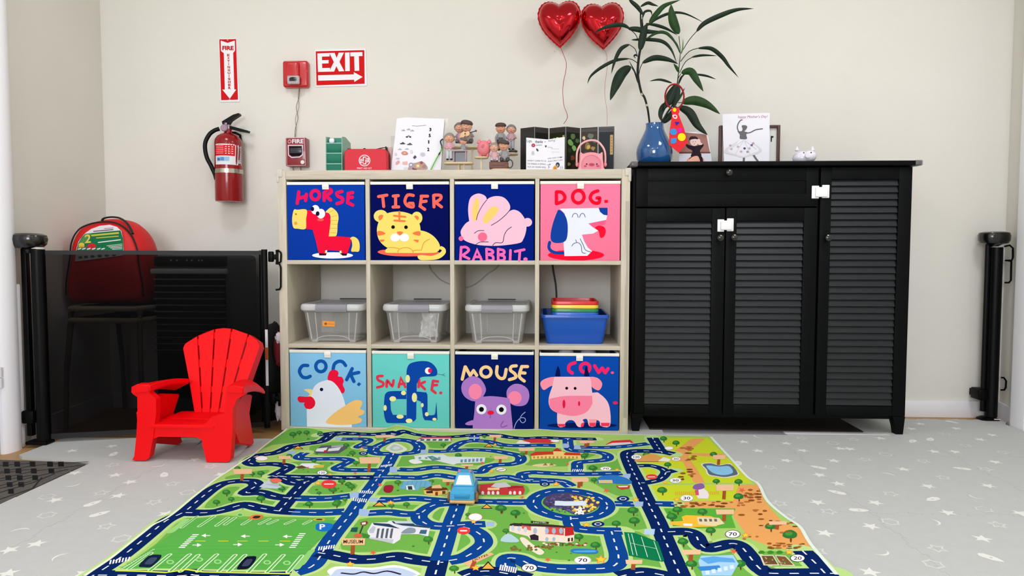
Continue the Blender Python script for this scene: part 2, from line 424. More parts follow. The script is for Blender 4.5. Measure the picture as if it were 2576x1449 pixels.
# printed shapes on the foam
def star(cx, cy, r, a, ri=.45):
    return [(cx+(r if k % 2 == 0 else r*ri)*cos(a+pi*k/5), cy+(r if k % 2 == 0 else r*ri)*sin(a+pi*k/5)) for k in range(10)]
WHT = '#E9EAE2'
def foam_shapes():
    S = []   # (type, px, py)
    q = lambda L, ox, oy, sc: [(t, ox+x/sc, oy+y/sc) for t, x, y in L]
    S += q([('s', 235, 237), ('m', 385, 190), ('o', 718, 205), ('o', 1150, 215), ('s', 1378, 208), ('s', 1637, 128), ('s', 1710, 87), ('r', 1980, 72), ('s', 2010, 125),
            ('s', 355, 312), ('s', 592, 250), ('h', 980, 248), ('s', 1040, 293), ('s', 1120, 296), ('r', 1645, 232), ('r', 1795, 215), ('o', 1920, 170), ('s', 2310, 180), ('s', 2210, 218),
            ('s', 728, 310), ('h', 1420, 342), ('o', 1250, 385), ('s', 590, 393), ('s', 988, 395), ('o', 1735, 398), ('s', 1825, 318), ('s', 2000, 320), ('o', 2085, 267), ('o', 2400, 325), ('s', 2335, 405),
            ('r', 190, 417), ('o', 455, 450), ('r', 857, 450), ('s', 1570, 466), ('r', 2055, 460), ('o', 2255, 465), ('s', 867, 513), ('h', 1160, 528), ('m', 1425, 520), ('o', 1900, 535),
            ('h', 687, 582), ('m', 412, 590), ('s', 1025, 587), ('s', 1775, 608), ('s', 2278, 605), ('r', 1010, 658), ('o', 1462, 672), ('r', 1812, 717), ('m', 2205, 690),
            ('s', 850, 743), ('o', 535, 753), ('s', 1335, 747), ('h', 2240, 802), ('r', 1200, 808), ('s', 1940, 830), ('o', 945, 820), ('h', 1460, 905), ('m', 1770, 902), ('s', 2545, 835),
            ('s', 915, 1000), ('s', 1297, 942), ('o', 2355, 928), ('m', 1335, 1140), ('s', 2228, 1045), ('o', 1852, 1128), ('h', 1820, 1258), ('r', 2300, 1205), ('s', 1290, 1325), ('o', 850, 1150), ('h', 590, 865)], 1800, 1040, 3.32)
    S += q([('o', 660, 235), ('s', 1025, 262), ('s', 660, 305), ('r', 1040, 333), ('o', 1035, 433), ('m', 1435, 428), ('o', 1925, 448), ('s', 1780, 385), ('s', 685, 507), ('s', 1055, 527),
            ('r', 1500, 522), ('m', 655, 605), ('s', 1190, 590), ('o', 1575, 607), ('s', 2020, 520), ('o', 925, 690), ('s', 1080, 715), ('h', 430, 725), ('h', 1715, 685), ('r', 850, 785),
            ('o', 1410, 775), ('h', 430, 892), ('r', 915, 880), ('s', 1515, 880), ('o', 970, 995), ('m', 165, 1055), ('h', 1110, 1108), ('s', 335, 1155), ('s', 85, 1212), ('m', 600, 1285), ('s', 75, 1425), ('s', 770, 1425), ('s', 505, 755)], 0, 1050, 3.632)
    return S
foamA = {}
def foam_art(key):
    if key not in foamA: foamA[key] = Art(lambda x, y: (x, y), lambda u, v, h: Vector((u, v, h)), h0=.00005, step=.00002)
    return foamA[key]
rs = random.Random(3)
placed = []
def put(t, x, y):
    i = math.floor((x-GX0)/PIT); j = math.floor((y-GY0)/PIT)
    if (i, j) not in tiles: return
    placed.append((x, y)); A = foam_art((i, j)); a = rs.uniform(0, 2*pi)
    if t == 's': A.poly2(cr(star(x, y, .026, a, .42), 2), WHT)
    elif t == 'o':
        A.ribbon2(star(x, y, .022, a, .52), .0045, '#DADBD4', closed=True)
    elif t == 'h': A.ribbon2([(x+(.020+.003*cos(6*k*pi/9))*cos(a+2*pi*k/18), y+(.020+.003*cos(6*k*pi/9))*sin(a+2*pi*k/18)) for k in range(18)], .004, '#DADBD4', closed=True)
    elif t == 'm':
        P = [(x+.026*cos(a+u), y+.026*sin(a+u)) for u in [k*.26-1.3 for k in range(11)]]; P += [(x+.010*cos(a)*1+.022*cos(a+u), y+.010*sin(a)+.022*sin(a+u)) for u in [1.15-k*.23 for k in range(11)]]
        A.poly2(P, WHT)
    elif t == 'r':
        pts = [(-.028, -.004), (-.020, -.012), (.008, -.012), (.024, -.004), (.028, 0), (.024, .004), (.008, .012), (-.020, .012), (-.028, .004)]
        A.poly2([(x+u*cos(a)-v*sin(a), y+u*sin(a)+v*cos(a)) for u, v in pts], WHT); A.poly2([(x+.004*cos(k*pi/5), y+.004*sin(k*pi/5)) for k in range(10)], '#C6C7C2')
rot_r = 0
for t, px, py in foam_shapes():
    p = G(px, py); put(t, p.x, p.y)
# the pattern goes on, sparser, outside the frame
for k in range(420):
    x, y = rs.uniform(-.5, 3.05), rs.uniform(-3.0, -.2)
    if -1.32 < y: continue
    if all(hypot(x-a, y-b_) > .11 for a, b_ in placed): put(rs.choice('ssohmr'), x, y)
for key, P_ in tiles.items():
    P_ = shrink(dedupe(P_)); b = MB(); b.prism(P_, (0, 0, -.012), (1, 0, 0), (0, 1, 0), .012)
    if key in foamA: b.art(foamA[key], 1)
    b.build('foam_tile', [M_foam, PRINT], floor, smooth=False)
# ================================================================== CUBE SHELF
CW, CT, CH = .33, .017, .3305       # cell width, board thickness, cell height
ST = 1.079; TOPZ = 1.042
def cx(k): return k*(CW+CT)
def cz(r): return TOPZ-r*(CH+CT)      # top of the opening in row r
SX0, SX1 = -.035, cx(3)+CW+.034
M_oak = mat('pale_oak_laminate', '#C8BEAB', .5, noise=.11, nscale=14, stretch=(14, 14, .7), bump=.08, bscale=90)
M_oakh = mat('pale_oak_laminate_sideways', '#C8BEAB', .5, noise=.11, nscale=14, stretch=(.7, 14, 14), bump=.08, bscale=90)
sh = thing('cube_shelf', 'pale oak shelf unit of twelve open cubes against the cream wall', 'shelf', (.68, .2, 0))
D0, D1 = 0.0, .418
b = MB(); b.box(SX0, 0, D0, D1, .0, ST, b=.0015); b.build('side_panel', M_oak, sh)
b = MB(); b.box(cx(3)+CW, SX1, D0, D1, .0, ST, b=.0015); b.build('side_panel', M_oak, sh)
b = MB(); b.box(0, cx(3)+CW, D0, D1, TOPZ, ST, b=.0015); b.build('top_panel', M_oakh, sh)
ZB = cz(2)-CH
b = MB(); b.box(0, cx(3)+CW, D0, D1, 0, ZB, b=.0015); b.build('bottom_panel', M_oakh, sh)
for k in range(3):
    b = MB(); b.box(cx(k)+CW, cx(k+1), D0+.0005, D1, ZB, TOPZ, b=.001); b.build('divider', M_oak, sh)
for r in range(2):
    for k in range(4):
        z = cz(r)-CH; b = MB(); b.box(cx(k), cx(k)+CW, D0+.001, D1, z-CT, z, b=.001); b.build('shelf_board', M_oakh, sh)
M_guard = clear_mat('frosted_guard', '#E6E2D6', .35, .3)
for x, s in ((SX0, 1), (SX1, -1)):
    b = MB(); b.box(x-.004*s, x+.022*s, -.004, .03, ST-.028, ST+.0045, b=.004, seg=3); b.box(x-.0042*s, x+.008*s, -.0042, .03, ST-.05, ST-.02, b=.004)
    b.build('corner_guard', M_guard, sh)
b = MB(); b.box(SX1-.018, SX1-.004, -.0012, 0.0, .07, .95, b=.0004); b.build('clear_tape', clear_mat('clear_tape', '#E0D9C6', .55, .15), sh)
# ---- fabric bins
M_rim = mat('white_webbing', '#F1EFE6', .8, bump=.2, bscale=700)
M_binin = mat('white_bin_lining', '#C9C6C0', .9)
def fabric_bin(col, row, bg, label, yf=.003, drop=.012):
    x0, x1 = cx(col)+.004, cx(col)+CW-.005; z1 = cz(row)-drop; z0 = cz(row)-CH+.0005
    t = thing('fabric_bin', label, 'bin', ((x0+x1)/2, yf+.15, z0), group='animal print fabric bins in the cube shelf')
    b = MB(); t_ = .004; D = .34
    # open box: front, back, sides, base
    b.box(x0, x1, yf, yf+t_, z0, z1, b=.0015, m=0); b.box(x0, x1, yf+D-t_, yf+D, z0, z1, m=1)
    b.box(x0, x0+t_, yf+t_, yf+D-t_, z0, z1, m=0); b.box(x1-t_, x1, yf+t_, yf+D-t_, z0, z1, m=0); b.box(x0+t_, x1-t_, yf+t_, yf+D-t_, z0, z0+.003, m=1)
    return t, b, x0, x1, z0, z1, yf
def finish_bin(B, A, bg):
    t, b, x0, x1, z0, z1, yf = B
    nm = 'bin_fabric_'+bg[1:]
    b.art(A, 2)
    b.build('fabric_body', [mat(nm, bg, .9, noise=.03, nscale=300, bump=.3, bscale=900, spec=.03), M_binin, CLOTHPRINT], t)
    r = MB(); e = .0018
    r.box(x0-.001, x1+.001, yf-e, yf+.006, z1-.010, z1+.002, b=.0012); r.box(x0-.001, x1+.001, yf+.334, yf+.342, z1-.010, z1+.002, b=.0012)
    r.box(x0-.001, x0+.005, yf+.006, yf+.334, z1-.010, z1+.002, b=.0012); r.box(x1-.005, x1+.001, yf+.006, yf+.334, z1-.010, z1+.002, b=.0012)
    r.build('rim', M_rim, t)
    r = MB(); xm = (x0+x1)/2+.001
    r.grid(lambda u, v: Vector((xm-.0135+.027*u, yf-.0022-.003*sin(pi*v)-.001, z1-.003-.024*v)), 4, 6); r.grid(lambda u, v: Vector((xm+.0135-.027*u, yf-.0018, z1-.003-.024*v)), 2, 2)
    r.box(xm-.0135, xm+.0135, yf-.0045, yf-.0018, z1-.029, z1-.0265, b=.0006)
    r.build('pull_tab', M_rim, t)
def letters(A, L, w, c):
    for st in L:
        cl = len(st) > 4 and abs(st[0][0]-st[-1][0]) < 3 and abs(st[0][1]-st[-1][1]) < 3
        if cl and len(st) == 5:
            a_, r1, r2 = ((st[1][0]+st[3][0])/2, (st[0][1]+st[2][1])/2), abs(st[3][0]-st[1][0])/2, abs(st[2][1]-st[0][1])/2
            A.L([(a_[0]+r1*cos(2*pi*k/20), a_[1]+r2*sin(2*pi*k/20)) for k in range(20)], w, c, smooth=False, closed=True); continue
        A.L(st[:-1] if cl else st, w, c, smooth=len(st) > 3, n=4, closed=cl)
# HORSE
B = fabric_bin(0, 0, None, 'royal blue fabric bin printed HORSE with a red horse'); A = wall_art(690, 420, 5.574, B[6])
red = '#F0143C'; yel = '#F7DA6E'
letters(A, [[(345, 350), (322, 510)], [(450, 385), (440, 470)], [(350, 440), (450, 410)],
            [(575, 330), (515, 400), (575, 460), (635, 400), (575, 331)],
            [(700, 360), (700, 470)], [(710, 350), (770, 310), (800, 350), (720, 410)], [(730, 410), (790, 465)],
            [(950, 345), (880, 365), (895, 410), (955, 440), (950, 490), (880, 515)],
            [(1040, 370), (1030, 500), (1100, 535)], [(1040, 370), (1100, 360)], [(1040, 430), (1095, 425)]], 46, '#E8185C')
A.E(818, 1240, 288, 44, '#FFFFFF')
A.S([(720, 635), (760, 590), (800, 568), (850, 600), (890, 650), (902, 720), (890, 800), (870, 965), (765, 975), (780, 800), (790, 700), (765, 650)], yel)
for x, y, x2, y2 in ((770, 640, 830, 605), (800, 700, 880, 680), (800, 750, 890, 748), (800, 800, 885, 805), (790, 860, 880, 862), (780, 918, 865, 925)): A.L([(x, y), (x2, y2)], 4, '#C98A2E', smooth=False)
A.P([(440, 610), (520, 605), (640, 620), (740, 640), (780, 680), (792, 760), (765, 975), (860, 972), (1060, 985), (1080, 1010), (1070, 1080), (1045, 1160), (1025, 1215), (925, 1215), (915, 1178), (740, 1165), (735, 1215), (625, 1215), (585, 1040), (540, 880), (440, 868)], red)
A.S([(275, 605), (330, 600), (455, 602), (448, 735), (440, 866), (330, 866), (270, 850), (252, 740)], yel)
A.E(305, 662, 13, 13, '#B0762A'); A.E(302, 790, 22, 24, '#F09A50')
A.E(650, 740, 46, 20, '#FB5A55'); A.E(578, 600, 58, 66, '#F6F8FF'); A.E(655, 655, 60, 68, '#F6F8FF'); A.E(537, 590, 24, 32, '#10173F'); A.E(610, 655, 26, 33, '#10173F')
A.S([(1065, 1000), (1110, 978), (1170, 1010), (1198, 1080), (1190, 1180), (1130, 1187), (1080, 1180), (1095, 1100), (1085, 1030)], yel)
A.P([(628, 1210), (735, 1215), (725, 1240), (632, 1240)], '#2A0A30'); A.P([(920, 1210), (1025, 1215), (1015, 1243), (960, 1243)], '#2A0A30')
A.P([(718, 1168), (745, 1165), (742, 1205), (712, 1208)], '#F9E9B0'); A.P([(915, 1178), (945, 1172), (947, 1210), (925, 1208)], '#F9E9B0')
finish_bin(B, A, '#0D3CA6')
# TIGER
B = fabric_bin(1, 0, None, 'navy fabric bin printed TIGER with a yellow tiger'); A = wall_art(690, 420, 5.574, B[6])
co = '#FF6A5C'; ty = '#FBDD70'; to = '#FA7B45'
letters(A, [[(1462, 415), (1580, 395)], [(1520, 410), (1535, 555)], [(1668, 408), (1740, 402)], [(1702, 410), (1702, 560)], [(1665, 562), (1745, 560)],
            [(1950, 400), (1870, 395), (1832, 480), (1870, 545), (1945, 560), (1945, 510)], [(1890, 510), (1945, 510)],
            [(2065, 420), (2045, 550), (2110, 595)], [(2060, 410), (2150, 410)], [(2060, 490), (2130, 480)],
            [(2235, 400), (2240, 560)], [(2250, 395), (2330, 400), (2330, 450), (2250, 500)], [(2265, 500), (2345, 560)]], 42, co)
A.S([(1450, 1190), (1560, 1160), (1900, 1180), (2290, 1190), (2250, 1235), (2000, 1252), (1700, 1250), (1520, 1225)], '#FF6A50')
A.S([(2340, 1110), (2400, 1150), (2395, 1220), (2300, 1290), (2150, 1305), (2040, 1300), (2010, 1250), (2060, 1235), (2200, 1245), (2300, 1215), (2350, 1170), (2320, 1150)], ty)
A.S([(1960, 900), (2100, 900), (2220, 960), (2300, 1050), (2325, 1130), (2290, 1185), (2200, 1205), (1700, 1205), (1560, 1195), (1600, 1130), (1800, 1060)], ty)
for cx_, cy_ in ((1495, 690), (2000, 715)): A.E(cx_, cy_, 100 if cx_ < 1600 else 78, 88, ty)
A.S([(1470, 760), (1560, 660), (1750, 625), (1930, 670), (2030, 780), (2050, 920), (2010, 1050), (1900, 1140), (1750, 1165), (1600, 1140), (1480, 1040), (1440, 900)], ty, n=6)
A.S([(1470, 740), (1460, 700), (1490, 672), (1530, 680), (1510, 730), (1480, 752)], to); A.S([(1965, 690), (2000, 684), (2028, 710), (2015, 745), (1990, 730)], to)
for x0_, y0_, x1_, y1_, w_ in ((1755, 630, 1755, 760, 26), (1680, 685, 1840, 700, 26), (1685, 752, 1830, 760, 26)): A.L([(x0_, y0_), (x1_, y1_)], w_, to, smooth=False)
A.S([(1448, 905), (1500, 900), (1560, 930), (1520, 955), (1450, 958)], to); A.S([(2045, 905), (1990, 905), (1940, 930), (1980, 955), (2045, 960)], to)
A.S([(1480, 1022), (1545, 1020), (1530, 1045), (1495, 1050)], to); A.S([(1950, 1022), (2025, 1025), (2010, 1058), (1990, 1050)], to)
A.E(1695, 990, 66, 56, '#FFFFFF'); A.E(1825, 990, 66, 56, '#FFFFFF'); A.E(1667, 843, 25, 25, '#141414'); A.E(1848, 845, 25, 25, '#141414')
A.S([(1720, 915), (1765, 903), (1805, 915), (1790, 945), (1765, 957), (1740, 945)], to)
for L_ in ([(1730, 1195), (1760, 1150), (1850, 1130), (1920, 1150), (1950, 1200)], [(1600, 1130), (1680, 1130), (1750, 1145)], [(2065, 1165), (2100, 1060), (2180, 1010)], [(1945, 1175), (2000, 1165), (2060, 1168)]): A.L(L_, 7, '#E0A02C')
finish_bin(B, A, '#060E55')
# RABBIT
B = fabric_bin(2, 0, None, 'dark blue fabric bin printed RABBIT with a pale pink rabbit'); A = wall_art(1130, 420, 5.481, B[6])
pk = '#F8C4D8'; ln = '#1F0A45'
A.S([(270, 700), (262, 560), (290, 430), (370, 372), (450, 375), (515, 430), (500, 560), (420, 760), (300, 800)], pk)
A.S([(375, 720), (430, 570), (520, 450), (620, 405), (740, 415), (820, 490), (838, 580), (760, 700), (620, 800), (450, 820)], pk)
A.E(1080, 763, 63, 60, pk)
A.S([(160, 920), (175, 850), (260, 755), (420, 720), (580, 760), (700, 700), (850, 600), (930, 598), (1000, 650), (1060, 760), (1060, 880), (1020, 1000), (960, 1050), (700, 1085), (500, 1085), (350, 1065), (210, 1010)], pk, n=6)
A.S([(330, 730), (318, 600), (345, 470), (375, 437), (410, 455), (405, 560), (375, 730)], '#FCD073'); A.S([(465, 745), (490, 660), (560, 570), (620, 545), (675, 570), (660, 630), (560, 740), (510, 780)], '#FCD073')
A.E(163, 987, 33, 34, '#FF6E93'); A.E(460, 965, 65, 63, '#FF6E93')
for L_ in ([(375, 728), (400, 640), (460, 530), (518, 455)], [(580, 805), (680, 745), (780, 660), (835, 595)], [(348, 915), (400, 880), (480, 877)], [(370, 1068), (430, 1035), (540, 1033)], [(600, 1083), (640, 1045), (735, 1040), (760, 940), (800, 870), (858, 828)]): A.L(L_, 8, ln)
letters(A, [[(165, 1105), (155, 1295)], [(170, 1110), (230, 1105), (270, 1150), (190, 1215)], [(200, 1230), (275, 1265)],
            [(330, 1290), (385, 1145), (445, 1280)], [(350, 1240), (430, 1240)], [(515, 1130), (520, 1285)], [(520, 1130), (590, 1150), (600, 1185), (530, 1205)], [(530, 1205), (600, 1230), (600, 1285), (525, 1290)],
            [(675, 1130), (675, 1285)], [(680, 1135), (750, 1150), (755, 1190), (690, 1210)], [(690, 1210), (760, 1235), (750, 1285), (680, 1290)],
            [(845, 1150), (840, 1290)], [(910, 1165), (1035, 1140)], [(975, 1155), (965, 1290)]], 36, '#FF6DB8')
A.E(1052, 1272, 30, 26, '#FF6DB8')
finish_bin(B, A, '#051F80')
# DOG
B = fabric_bin(3, 0, None, 'bubblegum pink fabric bin printed DOG with a white dog'); A = wall_art(1130, 420, 5.481, B[6])
bl = '#14419F'; rd = '#FF1236'; wt = '#E9ECF8'
letters(A, [[(1478, 345), (1478, 505)], [(1480, 345), (1550, 350), (1595, 410), (1570, 470), (1485, 505)],
            [(1780, 325), (1700, 420), (1780, 497), (1860, 420), (1781, 325)], [(2050, 330), (1975, 360), (1945, 430), (1990, 490), (2060, 495), (2075, 430), (2040, 428)]], 46, '#F01030')
A.P([(2140, 455), (2188, 455), (2188, 495), (2140, 495)], '#F01030')
A.E(1748, 1215, 390, 75, rd)
A.L([(1385, 1040), (1375, 1110), (1410, 1160), (1480, 1185), (1585, 1185)], 42, bl, cap=True)
A.P([(1520, 575), (2060, 565), (2180, 665), (2165, 730), (1920, 780), (1980, 830), (2055, 880), (1980, 920), (1830, 935), (1860, 1020), (1910, 1110), (1970, 1160), (1905, 1225), (1590, 1230), (1575, 1040), (1620, 980), (1630, 800), (1590, 640)], wt)
A.S([(1512, 590), (1580, 640), (1625, 740), (1635, 880), (1610, 1010), (1520, 1048), (1420, 1030), (1398, 940), (1430, 780), (1480, 640)], bl)
A.P([(2060, 563), (2183, 563), (2183, 668), (2130, 660), (2080, 620)], bl)
A.P([(1925, 778), (2165, 738), (2140, 790), (2050, 820), (2010, 852)], '#F9608A')
A.S([(2012, 840), (2060, 810), (2130, 825), (2158, 880), (2140, 950), (2095, 980), (2075, 950), (2060, 885)], rd)
for L_ in ([(1695, 695), (1710, 655), (1738, 640), (1765, 655), (1778, 695)], [(1798, 695), (1812, 655), (1838, 640), (1862, 655), (1876, 692)], [(1690, 1090), (1720, 1055), (1780, 1045), (1820, 1090), (1832, 1175), (1880, 1190)], [(1805, 990), (1850, 1080), (1880, 1145), (1960, 1175)], [(1745, 1005), (1755, 1035)]): A.L(L_, 8, '#4A5570')
finish_bin(B, A, '#FF7DA0')
# COCK
B = fabric_bin(0, 2, None, 'sky blue fabric bin printed COCK with a white hen', drop=.010); A = wall_art(700, 860, 5.724, B[6])
lb = '#1259AE'
letters(A, [[(425, 340), (350, 345), (305, 420), (345, 500), (410, 515), (460, 495)], [(615, 275), (540, 350), (615, 430), (688, 350), (616, 275)], [(790, 400), (810, 320), (870, 280), (930, 290), (970, 340)],
            [(1065, 385), (985, 545)], [(1160, 440), (1040, 465)], [(1040, 465), (1090, 570)]], 48, lb)
A.P([(1162, 580), (1195, 605), (1162, 640), (1130, 612)], lb)
A.S([(715, 545), (735, 440), (780, 402), (840, 410), (868, 450), (862, 495), (915, 505), (943, 560), (930, 620), (960, 690), (935, 738), (890, 720), (820, 620)], '#F21840')
A.P(cr([(370, 685), (500, 690), (490, 790), (430, 785), (450, 745)], 3), '#F3DC93')
A.P(cr([(700, 548), (780, 570), (860, 650), (930, 780), (965, 900)], 5, False)+[(1058, 1140), (1060, 1228), (415, 1218), (410, 980)]+cr([(430, 860), (480, 760), (510, 660), (580, 590), (700, 548)], 5, False), '#E6ECF8')
A.E(624, 685, 25, 25, '#0A1240')
A.S([(278, 825), (300, 785), (400, 790), (480, 790), (530, 850), (525, 920), (470, 965), (400, 955), (370, 900), (380, 875), (310, 870)], '#F01838')
A.S([(685, 1155), (800, 1030), (960, 920), (1100, 840), (1200, 850), (1205, 910), (1180, 965), (1240, 990), (1225, 1040), (1150, 1080), (1205, 1110), (1185, 1160), (1090, 1185), (950, 1195), (800, 1190)], '#FBC877', n=4)
finish_bin(B, A, '#86C4E9')
# SNAKE
B = fabric_bin(1, 2, None, 'turquoise fabric bin printed SNAKE with a dark blue snake', drop=.012); A = wall_art(700, 860, 5.724, B[6])
sr = '#E33A52'; sb = '#0E48A8'; sy = '#F4EEA6'
letters(A, [[(1500, 490), (1430, 500), (1440, 550), (1510, 590), (1500, 635), (1425, 655)], [(1560, 645), (1570, 560), (1640, 635), (1660, 555)], [(1735, 650), (1765, 520), (1830, 650)], [(1740, 610), (1820, 600)],
            [(2030, 545), (2020, 650)], [(2110, 575), (2030, 610)], [(2040, 610), (2110, 680)], [(2230, 560), (2210, 690), (2265, 735)], [(2230, 560), (2300, 570)], [(2220, 625), (2285, 620)]], 38, sr)
A.E(2340, 733, 24, 20, sr)
A.L([(1925, 1130), (1600, 1130), (1565, 1100), (1560, 1000), (1570, 760), (1640, 755), (1920, 770), (2080, 755), (2110, 780), (2105, 1060), (2135, 1090), (2260, 1095), (2278, 1000), (2280, 870)], 88, sb, smooth=False) if False else None
A.P(cr([(1520, 1010), (1530, 800), (1560, 730), (1640, 708), (1845, 708)], 4, False)+[(1845, 822), (1630, 822), (1615, 870), (1622, 980), (1650, 1050), (1845, 1055), (1850, 1168)]+cr([(1840, 1168), (1600, 1168), (1555, 1150), (1530, 1080)], 4, False), sb)
A.P([(1850, 440), (1850, 1165), (1960, 1140), (1985, 1110), (1995, 580), (2040, 520), (2060, 500)], sb)
A.S([(1850, 420), (1880, 330), (1960, 290), (2100, 275), (2200, 300), (2270, 370), (2290, 440), (2260, 490), (2100, 500), (2040, 520), (1995, 600), (1900, 640), (1855, 560)], sb)
A.P(cr([(1990, 715), (2100, 725), (2148, 760), (2148, 1045), (2165, 1055), (2250, 1050), (2265, 980), (2278, 860)], 2, False)+[(2292, 1120), (2250, 1135), (2110, 1125), (2085, 1080), (2070, 950), (2055, 860), (1990, 830)], sb)
for x, y, rx, ry in ((1865, 530, 32, 56), (1805, 735, 36, 32), (1650, 820, 48, 38), (1540, 950, 24, 42), (1755, 1075, 52, 30), (1962, 800, 38, 68), (1885, 1135, 48, 32), (2075, 910, 20, 30), (2140, 1040, 28, 30), (2250, 1112, 30, 20)): A.E(x, y, rx, ry, sy)
A.E(2160, 415, 47, 48, '#FFFFFF'); A.E(2185, 413, 28, 34, '#F01A60')
A.L([(2290, 462), (2370, 475), (2405, 495)], 5, '#3E5A66'); A.L([(2365, 474), (2395, 455)], 5, '#3E5A66', smooth=False)
finish_bin(B, A, '#6BD1CA')
# MOUSE
B = fabric_bin(2, 2, None, 'navy fabric bin printed MOUSE with a purple mouse', drop=.012); A = wall_art(1130, 860, 5.481, B[6])
mo = '#FBD298'; pu = '#B07CCB'
letters(A, [[(180, 515), (220, 345)], [(225, 345), (290, 465)], [(290, 465), (335, 395)], [(335, 395), (380, 460)], [(505, 345), (435, 415), (505, 485), (578, 415), (506, 345)],
            [(662, 340), (655, 440), (700, 500), (760, 490), (785, 380)], [(925, 330), (860, 340), (845, 390), (905, 440), (915, 490), (830, 520)], [(1000, 345), (970, 440), (975, 490), (1035, 540)], [(1000, 340), (1080, 340)], [(985, 425), (1045, 430)]], 44, mo)
A.S([(168, 620), (200, 540), (300, 475), (400, 490), (470, 560), (508, 660), (470, 750), (420, 810), (320, 815), (230, 770), (180, 700)], pu)
A.S([(790, 700), (820, 630), (900, 580), (1000, 590), (1080, 650), (1105, 750), (1070, 850), (990, 885), (880, 870), (810, 800)], pu)
A.E(360, 685, 92, 108, '#FF8AAE'); A.E(905, 770, 95, 92, '#FF8AAE')
A.P(cr([(470, 755), (600, 748), (800, 772), (835, 800), (858, 1000), (880, 1215)], 4, False)+[(325, 1210), (325, 1140), (345, 1000), (360, 810), (420, 790)], pu)
A.S([(335, 1080), (260, 1100), (220, 1130), (260, 1148), (335, 1140)], pu)
A.E(445, 928, 70, 70, '#F2F2F7'); A.E(720, 933, 70, 70, '#F2F2F7'); A.E(445, 930, 34, 34, '#0B0B16'); A.E(720, 933, 34, 34, '#0B0B16')
A.E(572, 975, 46, 30, '#EC1B3F'); A.L([(568, 1000), (566, 1050)], 7, '#6B3A8E', smooth=False); A.L([(745, 1095), (712, 1150), (735, 1175), (800, 1150)], 7, '#6B2E86')
A.L([(890, 1210), (920, 1120), (980, 1050), (1040, 1050), (1050, 1090), (1010, 1115), (975, 1070), (1000, 1010), (1048, 968)], 9, '#A9B4F0')
finish_bin(B, A, '#05195F')
# COW
B = fabric_bin(3, 2, None, 'cobalt blue fabric bin printed COW with a pink cow', yf=-.004, drop=.014); A = wall_art(1130, 860, 5.481, B[6])
letters(A, [[(1735, 285), (1660, 320), (1650, 390), (1695, 430)], [(1875, 295), (1810, 350), (1870, 420), (1940, 350), (1876, 295)], [(2005, 330), (2060, 420)], [(2060, 420), (2110, 360)], [(2110, 360), (2150, 425)], [(2150, 425), (2190, 370)]], 46, '#F5286E')
A.E(2250, 425, 22, 18, '#FF5A86'); A.E(2290, 840, 36, 22, '#E0265E')
A.E(1832, 1152, 482, 38, '#0A1A5C')
pc = '#FBC3D2'; pm = '#FF85A6'; hf = '#F23A62'
A.S([(1520, 800), (1980, 700), (2080, 720), (2180, 820), (2220, 960), (2215, 1160), (2090, 1160), (2075, 1100), (2030, 1080), (2010, 1160), (1930, 1160), (1900, 1065), (1840, 1075), (1860, 1110), (1830, 1170), (1770, 1165), (1720, 1090), (1650, 1080), (1600, 1120), (1595, 1165), (1500, 1160), (1490, 960)], pc, n=3)
A.P([(1928, 1065), (2035, 1065), (2015, 1165), (1935, 1165)], '#FF9FB0')
for q in ([(1498, 1130), (1600, 1130), (1595, 1172), (1505, 1168)], [(1820, 1125), (1868, 1105), (1850, 1168), (1812, 1172)], [(1930, 1115), (2018, 1115), (2012, 1165), (1938, 1165)], [(2090, 1115), (2215, 1115), (2205, 1162), (2095, 1162)]): A.P(q, hf)
A.S([(1255, 570), (1320, 510), (1450, 485), (1450, 580), (1380, 620), (1300, 662)], '#FF96AD'); A.S([(1940, 488), (2050, 500), (2110, 580), (2060, 668), (1960, 610)], '#FF96AD')
A.P(cr([(1450, 480), (1940, 480)], 2, False)+cr([(1950, 520), (1975, 740), (1975, 850), (1900, 960), (1760, 1015), (1620, 1010), (1450, 960), (1380, 880), (1375, 760), (1420, 620)], 5, False), pc)
A.P(cr([(1378, 785), (1600, 745), (1970, 742)], 4, False)+cr([(1975, 850), (1900, 960), (1760, 1015), (1620, 1010), (1450, 960), (1380, 880)], 5, False), pm)
A.P(cr([(1460, 475), (1475, 400), (1500, 332), (1525, 400), (1532, 475)], 4, False), '#0A1450'); A.P(cr([(1858, 475), (1870, 400), (1888, 330), (1915, 400), (1935, 475)], 4, False), '#0A1450')
A.E(1620, 638, 20, 20, '#2A0618'); A.E(1736, 640, 20, 20, '#2A0618'); A.E(1582, 856, 20, 60, '#E81A48'); A.E(1791, 850, 15, 34, '#E81A48')
finish_bin(B, A, '#0C49AC')
# white balls peeping over the rim of the cow bin
for i, (x, r, y) in enumerate(((1612, .030, .055), (1918, .034, .07))):
    p = Y(1130+x/5.481, 886, y); b = MB(); rr = .026; b.ball((p.x, y, cz(2)-.014-.006), (rr*1.25, rr, rr*.98), n=18)
    o = b.build('soft_ball', mat('white_soft_toy', '#E6E2E0' if i else '#BDB8C4', .8)); tag(o, ['greyish white soft ball peeping over left of COW bin rim', 'white soft ball peeping over middle of COW bin rim'][i], 'ball')
